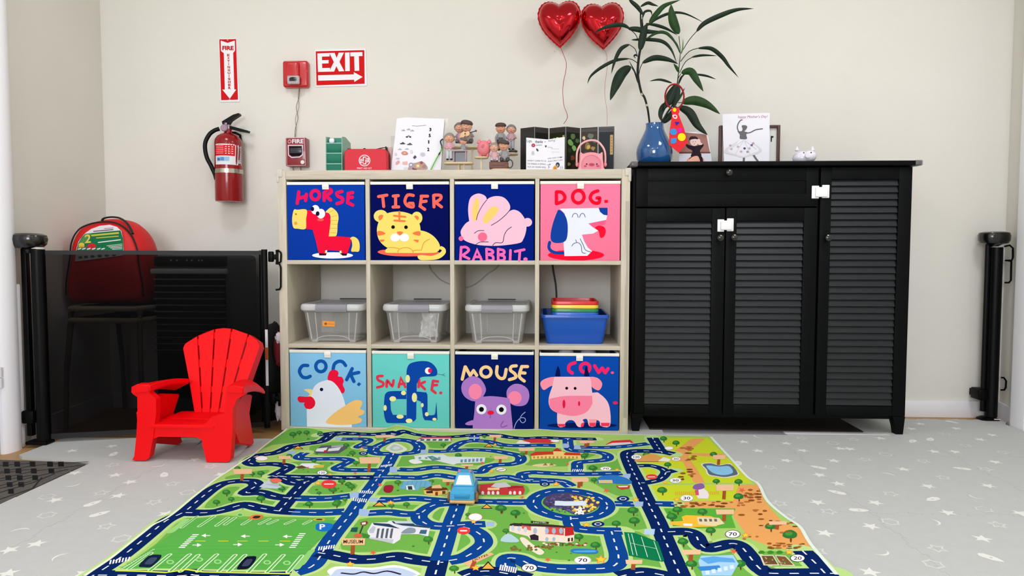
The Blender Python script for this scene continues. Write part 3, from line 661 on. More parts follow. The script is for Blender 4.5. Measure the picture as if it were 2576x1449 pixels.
# ================================================================== ROAD PLAY MAT
MG = .045                               # grid of the relief, shared by every printed layer
MX0, MX1, MY0 = -.012, 1.745, -1.60
_hc = {}
def hraw(x, y):
    h = 0.0045 + .0030*sin(7.3*x+2.1*y+.6)*sin(3.1*y+1.1*x) + .0022*sin(13*x-4.5*y)*cos(6.2*y+.3)
    def g(cx_, cy_, sx, sy, a): return a*math.exp(-((x-cx_)/sx)**2-((y-cy_)/sy)**2)
    h += g(.46, .01, .055, .10, .026)+g(.95, .0, .16, .06, .010)+g(.05, .0, .12, .05, .008)+g(1.3, .0, .2, .04, .006)
    h += g(.46, -.35, .10, .5, .004)+g(.14, -.9, .06, .3, .006)+g(.62, -.6, .06, .4, .004)
    h += .0035*math.exp(-((x-1.06)/.05)**2)
    return max(h, .0025)
def hm(x, y):
    """piecewise linear relief (same triangles for every layer)"""
    i, j = math.floor(x/MG), math.floor(y/MG); u, v = x/MG-i, y/MG-j
    def q(a, b_):
        k = (a, b_)
        if k not in _hc: _hc[k] = hraw(a*MG, b_*MG)
        return _hc[k]
    if u+v <= 1: return q(i, j)+(q(i+1, j)-q(i, j))*u+(q(i, j+1)-q(i, j))*v
    return q(i+1, j+1)+(q(i, j+1)-q(i+1, j+1))*(1-u)+(q(i+1, j)-q(i+1, j+1))*(1-v)
def m_to2(px, py):
    z = .005
    for _ in range(4):
        p = G(px, py, z); z = hm(p.x, p.y)
    return (p.x, p.y)
class MatArt(Art):
    pass
def mk(ox, oy, sc):
    def f(x, y): return m_to2(ox+x/sc, oy+y/sc)
    return f
q1, q2, q3 = mk(200, 1070, 3.22), mk(800, 1070, 3.68), mk(1250, 1070, 2.862)
MA = Art(None, lambda u, v, h: Vector((u, v, h)), step=.00002, h0=.0002); MA.auto = True
# outline of the mat (far edge ripples up against the shelf)
def edge_pts():
    e = [q1(1690, 12)] if False else []
    L_ = [q1(*p) for p in ((40, 1222), (100, 1180), (250, 1080), (400, 962), (535, 855), (600, 805), (690, 762), (780, 700), (900, 600), (1000, 520), (1100, 440), (1200, 375), (1310, 300), (1400, 245), (1480, 180), (1590, 98), (1680, 28))]
    T_ = [(x, y) for x, y in ((.02, -.006), (.12, -.008), (.25, -.008), (.36, -.006), (.46, -.004), (.56, -.006), (.75, -.008), (.95, -.006), (1.15, -.010), (1.3, -.012), (1.38, -.014), (1.55, -.020), (1.70, -.022))]
    R_ = [m_to2(*p) for p in ((1788, 1099), (1835, 1150), (1880, 1200), (1908, 1218), (1930, 1260), (1975, 1300), (2012, 1325), (2040, 1370), (2105, 1446))]
    return L_, T_, R_
eL, eT, eR = edge_pts()
out = [(eL[0][0]-.01, MY0), *cr(eL, 4, False), *cr(eT, 3, False), *cr(eR, 4, False), (eR[-1][0], MY0)]
LG, MGN, DG = '#A9D06C', '#72B34C', '#4E9C2C'
NAVY, BLUE = '#06235C', '#0C4490'
MA.poly2(out, LG)
# country side strip on the right: yellow fields and dirt tracks
YEL, DIRT = '#CBD930', '#EBA760'
def P3(pts, c, sm=False): MA.poly2(cr([q3(*p) for p in pts], 3) if sm else [q3(*p) for p in pts], c)
def P1(pts, c, sm=False): MA.poly2(cr([q1(*p) for p in pts], 3) if sm else [q1(*p) for p in pts], c)
def P2(pts, c, sm=False): MA.poly2(cr([q2(*p) for p in pts], 3) if sm else [q2(*p) for p in pts], c)
P3([(1140, 92), (1520, 90), (1690, 260), (1840, 420), (1070, 425), (1000, 300), (960, 220), (1200, 215)], YEL)
P3([(1095, 435), (1740, 430), (1830, 545), (1150, 545)], YEL)
P3([(1880, 735), (2160, 735), (2180, 830), (1960, 830)], '#D6E02E')
P3([(1400, 97), (1500, 95), (1430, 150), (1370, 200), (1400, 260), (1450, 330), (1500, 415), (1420, 415), (1370, 330), (1340, 262), (1250, 250), (1270, 190), (1330, 150)], DIRT)
P3([(1190, 190), (1630, 205), (1660, 235), (1400, 215), (1210, 225)], DIRT)
P3([(1740, 430), (1880, 425), (1925, 540), (1990, 620), (2060, 700), (2180, 740), (2280, 905), (2160, 915), (1960, 870), (1830, 820), (1760, 740), (1700, 650), (1720, 600), (1270, 590), (1265, 555), (1700, 545)], DIRT)
P3([(1150, 598), (1720, 600), (1690, 655), (1720, 740), (1210, 740)], '#5CAF3C')
# inner darker greens
for f, pts in ((P1, [(1700, 30), (1990, 60), (1900, 125), (1560, 160), (1440, 225)]), (P1, [(890, 740), (2100, 745), (2010, 870), (1850, 1010), (1680, 1190), (320, 1180), (620, 960), (780, 800)]),
               (P1, [(1150, 520), (1300, 500), (1230, 580), (1380, 570), (1600, 620), (1570, 660), (1350, 610), (1150, 660), (1010, 665)]),
               (P1, [(1230, 405), (1530, 360), (1480, 415), (1420, 435), (1190, 440)]), (P1, [(1440, 495), (1650, 425), (1740, 500), (1680, 545), (1480, 520)]),
               (P1, [(1890, 490), (2230, 470), (2190, 540), (1880, 560)]), (P1, [(1790, 620), (2150, 610), (2110, 660), (1770, 675)]),
               (P1, [(1700, 300), (2050, 300), (2080, 390), (1690, 395)]), (P1, [(1900, 150), (2230, 140), (2240, 240), (1900, 235)]), (P1, [(2180, 230), (2430, 220), (2400, 340), (2170, 330)]),
               (P2, [(740, 290), (880, 285), (1560, 300), (1620, 330), (1480, 370), (1120, 360), (700, 385)]), (P2, [(590, 530), (1280, 510), (1260, 640), (560, 645)]), (P2, [(1490, 540), (1880, 540), (1930, 640), (1480, 650)]),
               (P2, [(470, 750), (1000, 740), (860, 785), (450, 780)]), (P2, [(330, 880), (860, 870), (900, 930), (1110, 965), (1060, 1200), (760, 1170), (220, 1150)]),
               (P2, [(1390, 760), (1880, 755), (1980, 880), (2250, 950), (2560, 1010), (2560, 1180), (1760, 1170), (1610, 1260), (1400, 1300), (1590, 1100), (1600, 1000), (1400, 920)]),
               (P2, [(1060, 850), (1100, 780), (1170, 770), (1150, 900), (1080, 890)]), (P2, [(1290, 1010), (1380, 1000), (1440, 1060), (1400, 1130), (1260, 1170)]),
               (P2, [(540, 110), (740, 90), (900, 130), (1230, 150), (1170, 210), (1000, 200), (880, 130), (540, 140)]), (P2, [(1850, 220), (2220, 210), (2560, 260), (2480, 310), (2300, 380), (1930, 370), (1920, 290)]),
               (P2, [(1350, 190), (1500, 170), (1800, 215), (1980, 215), (1900, 260), (1500, 215)]),
               (P3, [(870, 200), (930, 260), (980, 380), (880, 330), (640, 320), (640, 290), (820, 260)]), (P3, [(880, 590), (1050, 600), (1100, 740), (800, 740), (760, 700)]), (P3, [(560, 350), (900, 370), (1000, 500), (860, 505), (720, 430)]),
               (P3, [(1290, 810), (1380, 800), (1430, 870), (1640, 890), (1760, 890), (1860, 1060), (1900, 1085), (1370, 1085)]), (P3, [(930, 770), (1080, 800), (1230, 1080), (1050, 1040), (900, 1060), (930, 950)]),
               (P3, [(1880, 920), (2130, 920), (2240, 1045), (2010, 1040)]), (P3, [(50, 830), (760, 800), (790, 960), (700, 980), (340, 960), (150, 930)])):
    f(pts, MGN, True if f is not P1 or pts[0] != (890, 740) else False)
# ---- roads
roads = []   # (fn, pts, colour, closed, width, dashes)
W1, W0 = .047, .042
roads += [
 (q1, [(60, 1250), (250, 1130), (400, 1020), (560, 890), (700, 775), (850, 700), (960, 610), (1080, 515), (1180, 468), (1300, 452), (1400, 455), (1430, 490), (1350, 545), (1470, 545), (1600, 580), (1750, 592)], NAVY, 0, W1, 1),
 (q1, [(1740, 591), (2000, 592), (2190, 572)], BLUE, 0, W1, 1),
 (q1, [(860, 708), (1050, 707), (1180, 682), (1330, 645), (1450, 668), (1600, 693), (1740, 703)], NAVY, 0, W1, 1),
 (q1, [(1730, 703), (1950, 708), (2140, 700)], BLUE, 0, W1, 1),
 (q1, [(1620, 693), (1700, 600), (1790, 500), (1850, 445)], NAVY, 0, W1, 1),
 (q1, [(2560, 66), (2300, 72), (2080, 70), (2030, 85), (1960, 130), (1850, 148), (1720, 168), (1660, 195), (1580, 225), (1450, 245), (1370, 290), (1420, 318), (1550, 313), (1660, 325), (1690, 345), (1620, 385), (1570, 412)], NAVY, 0, W1, 1),
 (q1, [(1560, 410), (1660, 435), (1740, 468), (1850, 455), (1890, 425)], NAVY, 0, W1, 1),
 (q1, [(1600, 412), (1750, 418), (2000, 420), (2576, 417)], NAVY, 0, W0, 1),
 (q1, [(2120, 112), (2300, 112), (2335, 132), (2262, 172), (2340, 178), (2440, 180)], BLUE, 0, W0, 1),
 (q1, [(1830, 222), (1775, 255), (1830, 272), (2100, 272), (2185, 290), (2120, 325), (2085, 348), (2150, 362), (2470, 365)], BLUE, 0, W0, 1),
 (q2, [(700, 262), (640, 370), (560, 480), (480, 590), (390, 695), (320, 800), (240, 900), (150, 1010), (80, 1110), (10, 1230), (-60, 1310), (-200, 1360)], BLUE, 0, W1, 1),
 (q2, [(560, 190), (700, 138), (870, 150), (940, 200), (890, 252), (700, 262), (560, 262), (510, 235)], BLUE, 1, W1, 1),
 (q2, [(-350, 475), (0, 483), (520, 485)], NAVY, 0, W0, 1), (q2, [(590, 478), (900, 487), (1100, 462), (1300, 488), (1600, 497), (1720, 478), (1870, 500), (2100, 510), (2240, 520), (2340, 570)], BLUE, 0, W0, 1),
 (q2, [(0, 1180), (120, 1200), (330, 1240), (520, 1240), (720, 1215), (880, 1242), (1080, 1268), (1160, 1270)], NAVY, 0, W1, 1),
 (q2, [(1210, 1255), (1350, 1225), (1470, 1155), (1535, 1090), (1510, 1020), (1420, 965), (1300, 935), (1190, 935)], BLUE, 0, W1, 1),
 (q1, [(150, 1215), (800, 1222), (870, 1200), (960, 1218), (1400, 1228), (1700, 1222)], NAVY, 0, W1, 1),
 (q2, [(1300, 620), (1290, 750), (1245, 870), (1205, 1000), (1165, 1130), (1120, 1260)], BLUE, 0, W1, 1), (q2, [(1120, 1255), (1080, 1400)], NAVY, 0, W1, 1),
 (q2, [(0, 92), (180, 68), (350, 75), (560, 86), (700, 78), (790, 52), (900, 85), (1100, 108), (1300, 104), (1450, 88), (1650, 92), (1800, 115), (2000, 118), (2576, 128)], NAVY, 0, .036, 1),
 (q2, [(1448, 95), (1446, 150)], BLUE, 0, W0, 1),
 (q2, [(1020, 240), (1210, 238), (1265, 195), (1370, 150), (1550, 148), (1700, 180), (1850, 190), (2200, 190)], BLUE, 0, W0, 1),
 (q2, [(1215, 240), (1400, 228), (1600, 235), (1800, 268), (1870, 290), (1870, 335), (1790, 360), (1650, 368), (1560, 392), (1510, 430), (1400, 425), (1120, 388), (900, 412), (740, 410)], BLUE, 0, W0, 1),
 (q3, [(510, 95), (516, 150), (545, 182), (700, 190), (790, 212), (790, 245), (700, 258), (590, 268), (578, 300), (580, 345)], BLUE, 0, W0, 1),
 (q3, [(600, 158), (850, 158), (1090, 132)], BLUE, 0, W0, 1),
 (q3, [(240, 402), (190, 385), (185, 352), (250, 340), (400, 347), (600, 352), (900, 346)], BLUE, 0, W0, 1),
 (q3, [(0, 380), (80, 372), (210, 402), (350, 405), (470, 405), (535, 440)], BLUE, 0, W0, 1),
 (q3, [(0, 552), (215, 553)], BLUE, 0, W1, 1), (q3, [(850, 565), (985, 567)], BLUE, 0, W0, 1), (q3, [(1140, 565), (1275, 569)], BLUE, 0, W0, 1),
 (q2, [(560, 690), (700, 690), (900, 678), (1200, 700), (1450, 705), (1940, 712)], BLUE, 0, W0, 1),
 (q2, [(1230, 722), (1080, 738), (985, 790), (935, 850), (985, 905), (1080, 932), (1200, 935)], BLUE, 0, W1, 1), (q2, [(470, 815), (650, 806), (800, 822), (940, 820)], BLUE, 0, W0, 1),
 (q2, [(1290, 925), (1400, 918), (1550, 916)], BLUE, 0, W0, 1),
 (q3, [(530, 660), (555, 735), (700, 757), (850, 762), (900, 763)], BLUE, 0, W1, 1), (q3, [(1230, 768), (1370, 766), (1430, 792), (1460, 850), (1510, 885), (1600, 872), (1690, 852), (1750, 868), (1800, 920), (1850, 985), (1910, 1045), (2000, 1068), (2450, 1068)], NAVY, 0, W1, 1),
 (q3, [(2200, 905), (2300, 1000), (2370, 1075)], NAVY, 0, .052, 1),
 (q3, [(825, 765), (850, 850), (875, 940), (860, 1000), (780, 1030), (600, 1035), (400, 1030), (250, 1005), (160, 965), (80, 958), (60, 1000), (80, 1050)], BLUE, 0, W1, 1),
 (q2, [(1340, 1400), (1450, 1362), (1600, 1352), (1800, 1385), (1950, 1420)], NAVY, 0, W1, 1), (q3, [(880, 1092), (1050, 1058), (1250, 1092)], NAVY, 0, W1, 1),
 (q3, [(1015, 292), (1110, 292), (1190, 315), (1215, 345), (1170, 390), (1090, 412), (1040, 415)], NAVY, 0, .036, 1), (q3, [(1215, 340), (1280, 325)], NAVY, 0, .036, 0),
]
def ring(cx_, cy_, rx, ry, n=28):
    return [(cx_+rx*cos(2*pi*k/n), cy_+ry*sin(2*pi*k/n)) for k in range(n)]
rcen = q3(530, 563); RR = (q3(850, 563)[0]-q3(205, 555)[0])/2
R2 = []
for f, pts, c, cl, w, d in roads:
    Q = cr([f(*p) for p in pts], 6, bool(cl)); R2.append((Q, c, cl, w, d))
rdc = m_to2(1250+528/2.862, 1070+568/2.862)
ringQ = [(rdc[0]+(RR-.024)*cos(2*pi*k/48), rdc[1]+(RR-.024)*1.0*sin(2*pi*k/48)) for k in range(48)]
R2.append((ringQ, BLUE, 1, W1, 1))
mainQ = cr([q3(*p) for p in [(1120, 90), (1150, 140), (1190, 200)]], 5, False); R2.append((mainQ, NAVY, 0, W1, 1))
R2.append((cr([q3(*p) for p in [(1270, 208), (1190, 192), (1060, 185), (965, 190), (935, 215), (960, 290), (1015, 400), (1060, 500), (1110, 600), (1160, 700), (1200, 800), (1250, 920), (1310, 1060), (1325, 1095)]], 6, False), NAVY, 0, .050, 1))
for Q, c, cl, w, d in R2: MA.ribbon2(Q, w+.022, '#BCDD8C', closed=bool(cl))
for Q, c, cl, w, d in R2: MA.ribbon2(Q, w, c, closed=bool(cl), cap=False)
MA.base = MA.top+2; hh = MA.h0+MA.step*(MA.top+1)
for Q, c, cl, w, d in R2:
    if cl: Q = Q+[Q[0]]
    s_ = .012; seg = []; acc = 0.0; on = False
    for a, b_ in zip(Q, Q[1:]):
        L_ = hypot(b_[0]-a[0], b_[1]-a[1]); t = 0
        while t < L_:
            ph = (acc+t) % .046; isn = ph < .021; step = (.021-ph) if isn else (.046-ph); step = min(step, L_-t)
            if step < 1e-6: step = 1e-6
            p0 = (a[0]+(b_[0]-a[0])*t/L_, a[1]+(b_[1]-a[1])*t/L_); p1 = (a[0]+(b_[0]-a[0])*(t+step)/L_, a[1]+(b_[1]-a[1])*(t+step)/L_)
            if isn:
                if not seg: seg = [p0]
                seg.append(p1)
            elif seg:
                MA.ribbon2(seg, .0042, '#E9EEF6', h=hh, cap=False); seg = []
            t += step
        acc += L_
    if seg: MA.ribbon2(seg, .0042, '#E9EEF6', h=hh, cap=False)
# pale-blue level patches, zebra crossings
def quad(f, cx_, cy_, w, hgt, c): MA.poly2([f(cx_-w/2, cy_+hgt/2), f(cx_+w/2, cy_+hgt/2), f(cx_+w/2+hgt*.15, cy_-hgt/2), f(cx_-w/2+hgt*.15, cy_-hgt/2)], c)
for f, x, y, w, h_ in ((q1, 2225, 565, 66, 46), (q1, 2295, 702, 70, 46), (q1, 1715, 225, 60, 30), (q1, 2095, 108, 50, 26), (q1, 2540, 368, 60, 34), (q2, 510, 690, 75, 40), (q2, 425, 818, 80, 46), (q2, 692, 402, 60, 32), (q2, 975, 248, 55, 40), (q2, 1592, 916, 72, 42),
                       (q2, 2290, 190, 55, 40), (q3, 932, 365, 55, 30), (q3, 1020, 568, 60, 34), (q3, 575, 158, 42, 30)): quad(f, x, y, w, h_, '#A3BFE2')
for f, x0, y0, x1, y1, n_, ln_ in ((q1, 250, 1110, 400, 1085, 7, 34), (q1, 1940, 1000, 2060, 985, 7, 30), (q1, 2275, 540, 2370, 545, 7, 22), (q1, 2220, 600, 2320, 612, 7, 28), (q1, 2445, 332, 2525, 322, 7, 16),
                           (q2, 1405, 120, 1485, 118, 7, 14), (q3, 545, 326, 620, 326, 6, 18), (q3, 25, 1025, 135, 1045, 8, 40), (q1, 840, 996, 960, 884, 1, 1)):
    if n_ == 1: continue
    for k in range(n_):
        u = k/(n_-1); x, y = x0+(x1-x0)*u, y0+(y1-y0)*u; MA.ribbon2([f(x-4, y+ln_/2), f(x+5, y-ln_/2)], .0034, '#F2F5FA', cap=False)
quad(q3, 1095, 768, 75, 40, '#B8D4EE')
# ---- car park
PK = '#5CB04C'
P1([(880, 765), (2085, 770), (1980, 900), (1700, 1175), (330, 1165), (600, 985), (760, 870)], PK)
for k in range(6): MA.ribbon2([q1(560-k*60+60, 1000+k*32-10), q1(1960-k*60, 1010+k*30-30)], .0012, '#46A338', cap=False)
for x, y, x2, y2 in ((950, 740, 830, 830), (1090, 740, 970, 820), (1200, 750, 1110, 815), (1260, 750, 1180, 805), (1410, 750, 1320, 805), (1540, 760, 1460, 800), (1600, 770, 1530, 800), (1740, 770, 1670, 800), (1870, 775, 1820, 800)):
    MA.ribbon2([q1(x, y), q1(x2, y2)], .011, '#D9F0C6'); MA.ribbon2([q1(x, y), q1(x2, y2)], .006, PK)
for x, y, x2, y2 in ((730, 1050, 570, 1180), (890, 1050, 740, 1180), (960, 1055, 820, 1185), (1110, 1050, 960, 1185), (1260, 1055, 1130, 1185), (1340, 1055, 1210, 1185), (1500, 1050, 1370, 1190), (1650, 1055, 1520, 1190), (1800, 1060, 1690, 1190), (580, 1040, 400, 1165)):
    MA.ribbon2([q1(x, y), q1(x2, y2)], .012, '#DDF2CC'); MA.ribbon2([q1(x, y), q1(x2, y2)], .006, PK)
for k in range(14): MA.ribbon2([q1(340+k*19, 1165-k*12), q1(375+k*18, 1150-k*11)], .004, '#C9E9B4', cap=False)
MA.ribbon2([q1(740, 865), q1(860, 770)], .02, '#9AD67E'); MA.ribbon2([q1(1880, 1020), q1(1760, 1160)], .016, '#8FD074')
MA.ribbon2([q1(300, 1180), q1(700, 1195), q1(870, 1170), q1(1000, 1190), q1(1700, 1205)], .006, '#D6E94A')
for x0, y0, x1, y1 in ((830, 990, 940, 888), (1725, 990, 1805, 880)):
    for k in range(8):
        u = k/7; x, y = x0+(x1-x0)*u, y0+(y1-y0)*u; MA.ribbon2([q1(x-26, y), q1(x+26, y)], .0055, '#F2F8EE', cap=False)
for x, y, s_ in ((1025, 895, -1), (1345, 900, -1), (1685, 902, -1), (950, 972, 1), (1280, 968, 1), (1620, 970, 1)):
    MA.ribbon2([q1(x-s_*30, y), q1(x+s_*8, y)], .004, '#F4F8F2'); MA.poly2([q1(x+s_*40, y), q1(x+s_*2, y+15), q1(x+s_*2, y-15)][::s_], '#F4F8F2')
for x in (980, 1165, 1320, 1490, 1665): MA.ribbon2([q1(x-42, 939), q1(x+42, 939)], .0032, '#D9E23E', cap=False)
def ell(f, x, y, rx, ry, c, n=16, a=0): MA.poly2([f(x+rx*cos(2*pi*k/n)*cos(a)-ry*sin(2*pi*k/n)*sin(a), y+rx*cos(2*pi*k/n)*sin(a)+ry*sin(2*pi*k/n)*cos(a)) for k in range(n)][::-1], c)
for x, y in ((735, 1110), (1120, 1107), (1520, 1113), (1680, 1117), (1300, 727), (970, 1090)): ell(q1, x, y, 32, 18, '#9FD98A'); ell(q1, x, y, 18, 10, PK)
def pcar(f, pts, body, glass):
    MA.poly2(cr([f(*p) for p in pts], 3), body); c_ = (sum(p[0] for p in pts)/len(pts), sum(p[1] for p in pts)/len(pts)); MA.poly2(cr([f(c_[0]+(p[0]-c_[0])*.55, c_[1]+(p[1]-c_[1])*.55) for p in pts], 3), glass)
pcar(q1, [(480, 1140), (560, 1060), (640, 1050), (665, 1060), (640, 1100), (580, 1150), (520, 1152)], '#14223E', '#3A4A66')
pcar(q1, [(1275, 1160), (1340, 1075), (1400, 1062), (1432, 1068), (1420, 1105), (1370, 1160), (1310, 1170)], '#10142A', '#39425C')
pcar(q1, [(1375, 760), (1400, 730), (1470, 727), (1490, 740), (1450, 765)], '#E87A3C', '#2A2A30'); pcar(q1, [(1890, 770), (1920, 755), (1985, 757), (1975, 775)], '#D6B23A', '#3A3A30')
P1([(1930, 795), (2050, 800), (2030, 850), (1970, 862), (1915, 845)], '#1B72C8', True); MA._emit([q1(1945+45*v[0], 845-42*v[1]) for v in text_mesh('P', .02)[0]], text_mesh('P', .02)[1], lin('#FFFFFF'))
# ---- generic stamps
def tree(f, x, y, s_=1.0, dark='#2F7A35'):
    ell(f, x+4*s_, y+22*s_, 5*s_, 13*s_, '#6B3E1E', 6); MA.poly2(cr([f(x+dx*s_, y+dy*s_) for dx, dy in ((-34, 4), (-26, -14), (-6, -22), (14, -20), (32, -6), (28, 10), (6, 16), (-18, 14))], 2), dark)
    MA.poly2(cr([f(x+dx*s_*.5-5*s_, y+dy*s_*.5-5*s_) for dx, dy in ((-34, 4), (-26, -14), (-6, -22), (14, -20), (32, -6), (28, 10), (6, 16), (-18, 14))], 2), '#4C9A3F')
def bush(f, x, y, s_=1.0): MA.poly2(cr([f(x+dx*s_, y+dy*s_) for dx, dy in ((-24, 3), (-12, -10), (10, -11), (25, 1), (12, 10), (-12, 11))], 2), '#3E8A2C')
def starp(f, x, y, s_=1.0, c='#FFD23A'):
    MA.poly2([f(x+(38 if k % 2 == 0 else 19)*s_*cos(pi*k/5-.3), y+(26 if k % 2 == 0 else 13)*s_*sin(pi*k/5-.3)) for k in range(10)][::-1], '#F08A4A'); MA.poly2([f(x+(28 if k % 2 == 0 else 14)*s_*cos(pi*k/5-.3), y+(19 if k % 2 == 0 else 9)*s_*sin(pi*k/5-.3)) for k in range(10)][::-1], c)
def sign(f, x, y, t=None, rx=64, ry=32, ring='#222222', c='#FBFBFB', tc='#1A1A1A'):
    ell(f, x, y, rx, ry, ring, 22); ell(f, x, y, rx*.9, ry*.87, c, 22)
    if t:
        vs, fs = text_mesh(t, .01); w = rx*1.05; h_ = ry*.85; MA._emit([f(x-w/2+w*v[0], y+h_/2-h_*v[1]) for v in vs], fs, lin(tc))
def noentry(f, x, y, s_=1.0): ell(f, x, y, 62*s_, 34*s_, '#F23C3C', 22); MA.ribbon2([f(x-38*s_, y), f(x+38*s_, y)], .0085*s_, '#FFFFFF', cap=False)
def board(f, x, y, w, h_, c='#F3C592', t=None):
    MA.ribbon2([f(x, y), f(x-6, y+h_*1.9)], .010 if w > 60 else .007, '#A5542C', cap=False); MA.poly2([f(x-w/2, y-h_/2), f(x-w*.45, y+h_*.55), f(x+w/2, y+h_/2), f(x+w*.52, y-h_*.5)][::1], c)
    if t:
        vs, fs = text_mesh(t, .015); W_, H_ = w*.84, h_*.55; MA._emit([f(x-W_/2+W_*v[0], y+H_/2-H_*v[1]) for v in vs], fs, lin('#3A2212'))
def warn(f, x, y, w, h_): MA.poly2([f(x-w/2, y+h_/2), f(x+w/2, y+h_/2), f(x, y-h_/2)], '#1C1C1C'); MA.poly2([f(x-w*.36, y+h_*.38), f(x+w*.36, y+h_*.38), f(x, y-h_*.30)], '#F7B04A')
def leaf(f, x, y, s_=1.0): MA.poly2([f(x+(30 if k % 2 == 0 else 12)*s_*cos(pi*k/5+.2), y+(22 if k % 2 == 0 else 9)*s_*sin(pi*k/5+.2)) for k in range(10)][::-1], '#F0664A')
for x, y, s_ in ((1730, 75, .9), (1780, 60, .7), (1840, 60, .8), (1950, 65, .7), (1190, 545, 1), (1230, 600, .8), (1110, 625, .9), (1470, 595, 1.1), (1280, 350, .8), (1470, 390, .9), (1400, 395, .7), (1700, 250, .8), (2050, 520, 1), (2180, 480, .9), (2120, 455, .8), (1860, 640, 1), (2090, 625, 1), (1940, 550, .6), (2210, 225, .8), (1640, 515, .9), (1900, 290, .6), (2160, 165, .8)): tree(q1, x, y, s_)
for x, y, s_ in ((225, 520, .9), (310, 570, 1.1), (140, 600, 1.1), (170, 730, 1.2), (250, 690, .7), (350, 350, .9), (320, 260, .9), (1160, 185, .8), (820, 735, 1), (680, 745, .9), (1690, 770, 1.5), (1830, 815, 1.4), (1020, 1060, 1.4), (1390, 830, .8), (1740, 980, 1.0), (2260, 1080, 1.2), (2420, 1030, 1.1), (1260, 1330, 1.4), (740, 530, 1), (1050, 520, .8), (1300, 280, 1), (1540, 105, .6), (1700, 205, .6), (2480, 270, .9), (1890, 270, .8), (2560, 400, .9)): tree(q2, x, y, s_, '#3E8233')
for x, y, s_ in ((1080, 215, .9), (1230, 285, .8), (1190, 470, 1.1), (1740, 515, 1.1), (1200, 98, .8), (1290, 128, .8), (1300, 610, 1.1), (1480, 625, 1.1), (1260, 660, 1.2), (980, 615, 1.2), (990, 690, 1.2), (860, 710, 1), (1540, 760, 1.1), (1970, 730, 1.2), (2110, 790, 1.6), (1340, 840, 1.2), (1400, 1000, 1.3), (1750, 1000, 1.3), (1560, 210, .8), (1580, 405, .8), (1740, 408, .9), (35, 600, 1.1), (130, 635, 1), (690, 310, .9), (710, 865, 1.1), (590, 805, 1), (470, 835, 1.1), (700, 395, .7), (630, 222, .8), (1580, 1075, 1.2)): tree(q3, x, y, s_)
rr = random.Random(5)
for _ in range(150):      # grass flecks
    f, x, y = rr.choice(((q1, rr.uniform(1500, 2500), rr.uniform(60, 700)), (q2, rr.uniform(60, 2500), rr.uniform(120, 1300)), (q3, rr.uniform(100, 1300), rr.uniform(560, 1050))))
    p = f(x, y)
    if min(min(hypot(p[0]-a[0], p[1]-a[1]) for a in Q[::3]) for Q, *_ in R2) > .045: bush(f, x, y, rr.uniform(.25, .55))
for _ in range(110):      # pebbles on the dirt
    x, y = rr.choice(((rr.uniform(1320, 1440), rr.uniform(150, 400)), (rr.uniform(1740, 2150), rr.uniform(610, 880)), (rr.uniform(1280, 1800), rr.uniform(550, 590)), (rr.uniform(1780, 1900), rr.uniform(450, 560)), (rr.uniform(1960, 2200), rr.uniform(850, 890))))
    if x > 1600+ (y-100)*.78 + 60: continue
    if 1700 < x < 2100 and y < 760 and x < 1720+(y-600)*.6: continue
    ell(q3, x, y, rr.uniform(12, 28), rr.uniform(4, 8), rr.choice(('#7A4520', '#9A5B28', '#B8713A')), 7)
# buildings and other drawings
P2([(600, 220), (640, 185), (720, 158), (800, 180), (842, 220), (800, 248), (720, 262), (650, 245)], '#9FD35A', True); P2([(625, 218), (690, 165), (760, 178), (825, 220), (790, 245), (700, 258), (650, 235)], '#E4E6D4', True); P2([(660, 215), (700, 180), (745, 190), (790, 218), (760, 235), (690, 240)], '#B9CFB4', True); P2([(690, 212), (730, 196), (760, 216), (710, 226)], '#D9DDE6', True)
# white hotel-like block, top centre
P2([(890, 285), (960, 275), (1160, 268), (1200, 290), (1550, 298), (1540, 345), (1290, 355), (1250, 368), (1100, 330), (900, 322)], '#DDE9E8'); P2([(1010, 290), (1060, 285), (1140, 320), (1060, 330)], '#5B8F8C'); P2([(840, 330), (900, 315), (970, 345), (890, 360)], '#EDF2EE', True)
for k in range(6): P2([(1320+k*36, 318-k*2), (1342+k*36, 317-k*2), (1340+k*36, 345-k*2), (1318+k*36, 346-k*2)], '#6E9AA8')
for k in range(4): P2([(930+k*60, 296), (952+k*60, 294), (956+k*60, 312), (932+k*60, 314)], '#7FA8A4')
# bus / tram
P2([(905, 140), (960, 110), (1230, 105), (1240, 145), (1000, 152)], '#C9414F'); P2([(920, 135), (975, 122), (1225, 122), (1232, 150), (910, 150)], '#E8E6E0')
for k in range(5): P2([(950+k*56, 128), (985+k*56, 128), (982+k*56, 145), (946+k*56, 145)], '#4A6A62')
# grey factory left
P1([(1900, 215), (1960, 165), (2150, 160), (2160, 190), (2100, 230), (1920, 228)], '#5A5F66'); P1([(1925, 190), (2010, 180), (1990, 215), (1910, 212)], '#ECECF0'); P1([(2020, 190), (2120, 178), (2100, 205), (2010, 212)], '#E4E6EA'); P1([(1980, 205), (2010, 200), (2000, 222), (1975, 222)], '#C03040'); P1([(2040, 165), (2140, 160), (2130, 178), (2040, 182)], '#A9ADB4')
P1([(1760, 345), (1800, 310), (1900, 308), (1970, 325), (1900, 350)], '#E9EEF0'); P1([(1745, 340), (1800, 325), (1850, 345), (1780, 352)], '#6B4A32'); P1([(1900, 325), (1985, 320), (1975, 345), (1890, 345)], '#D8C24A')
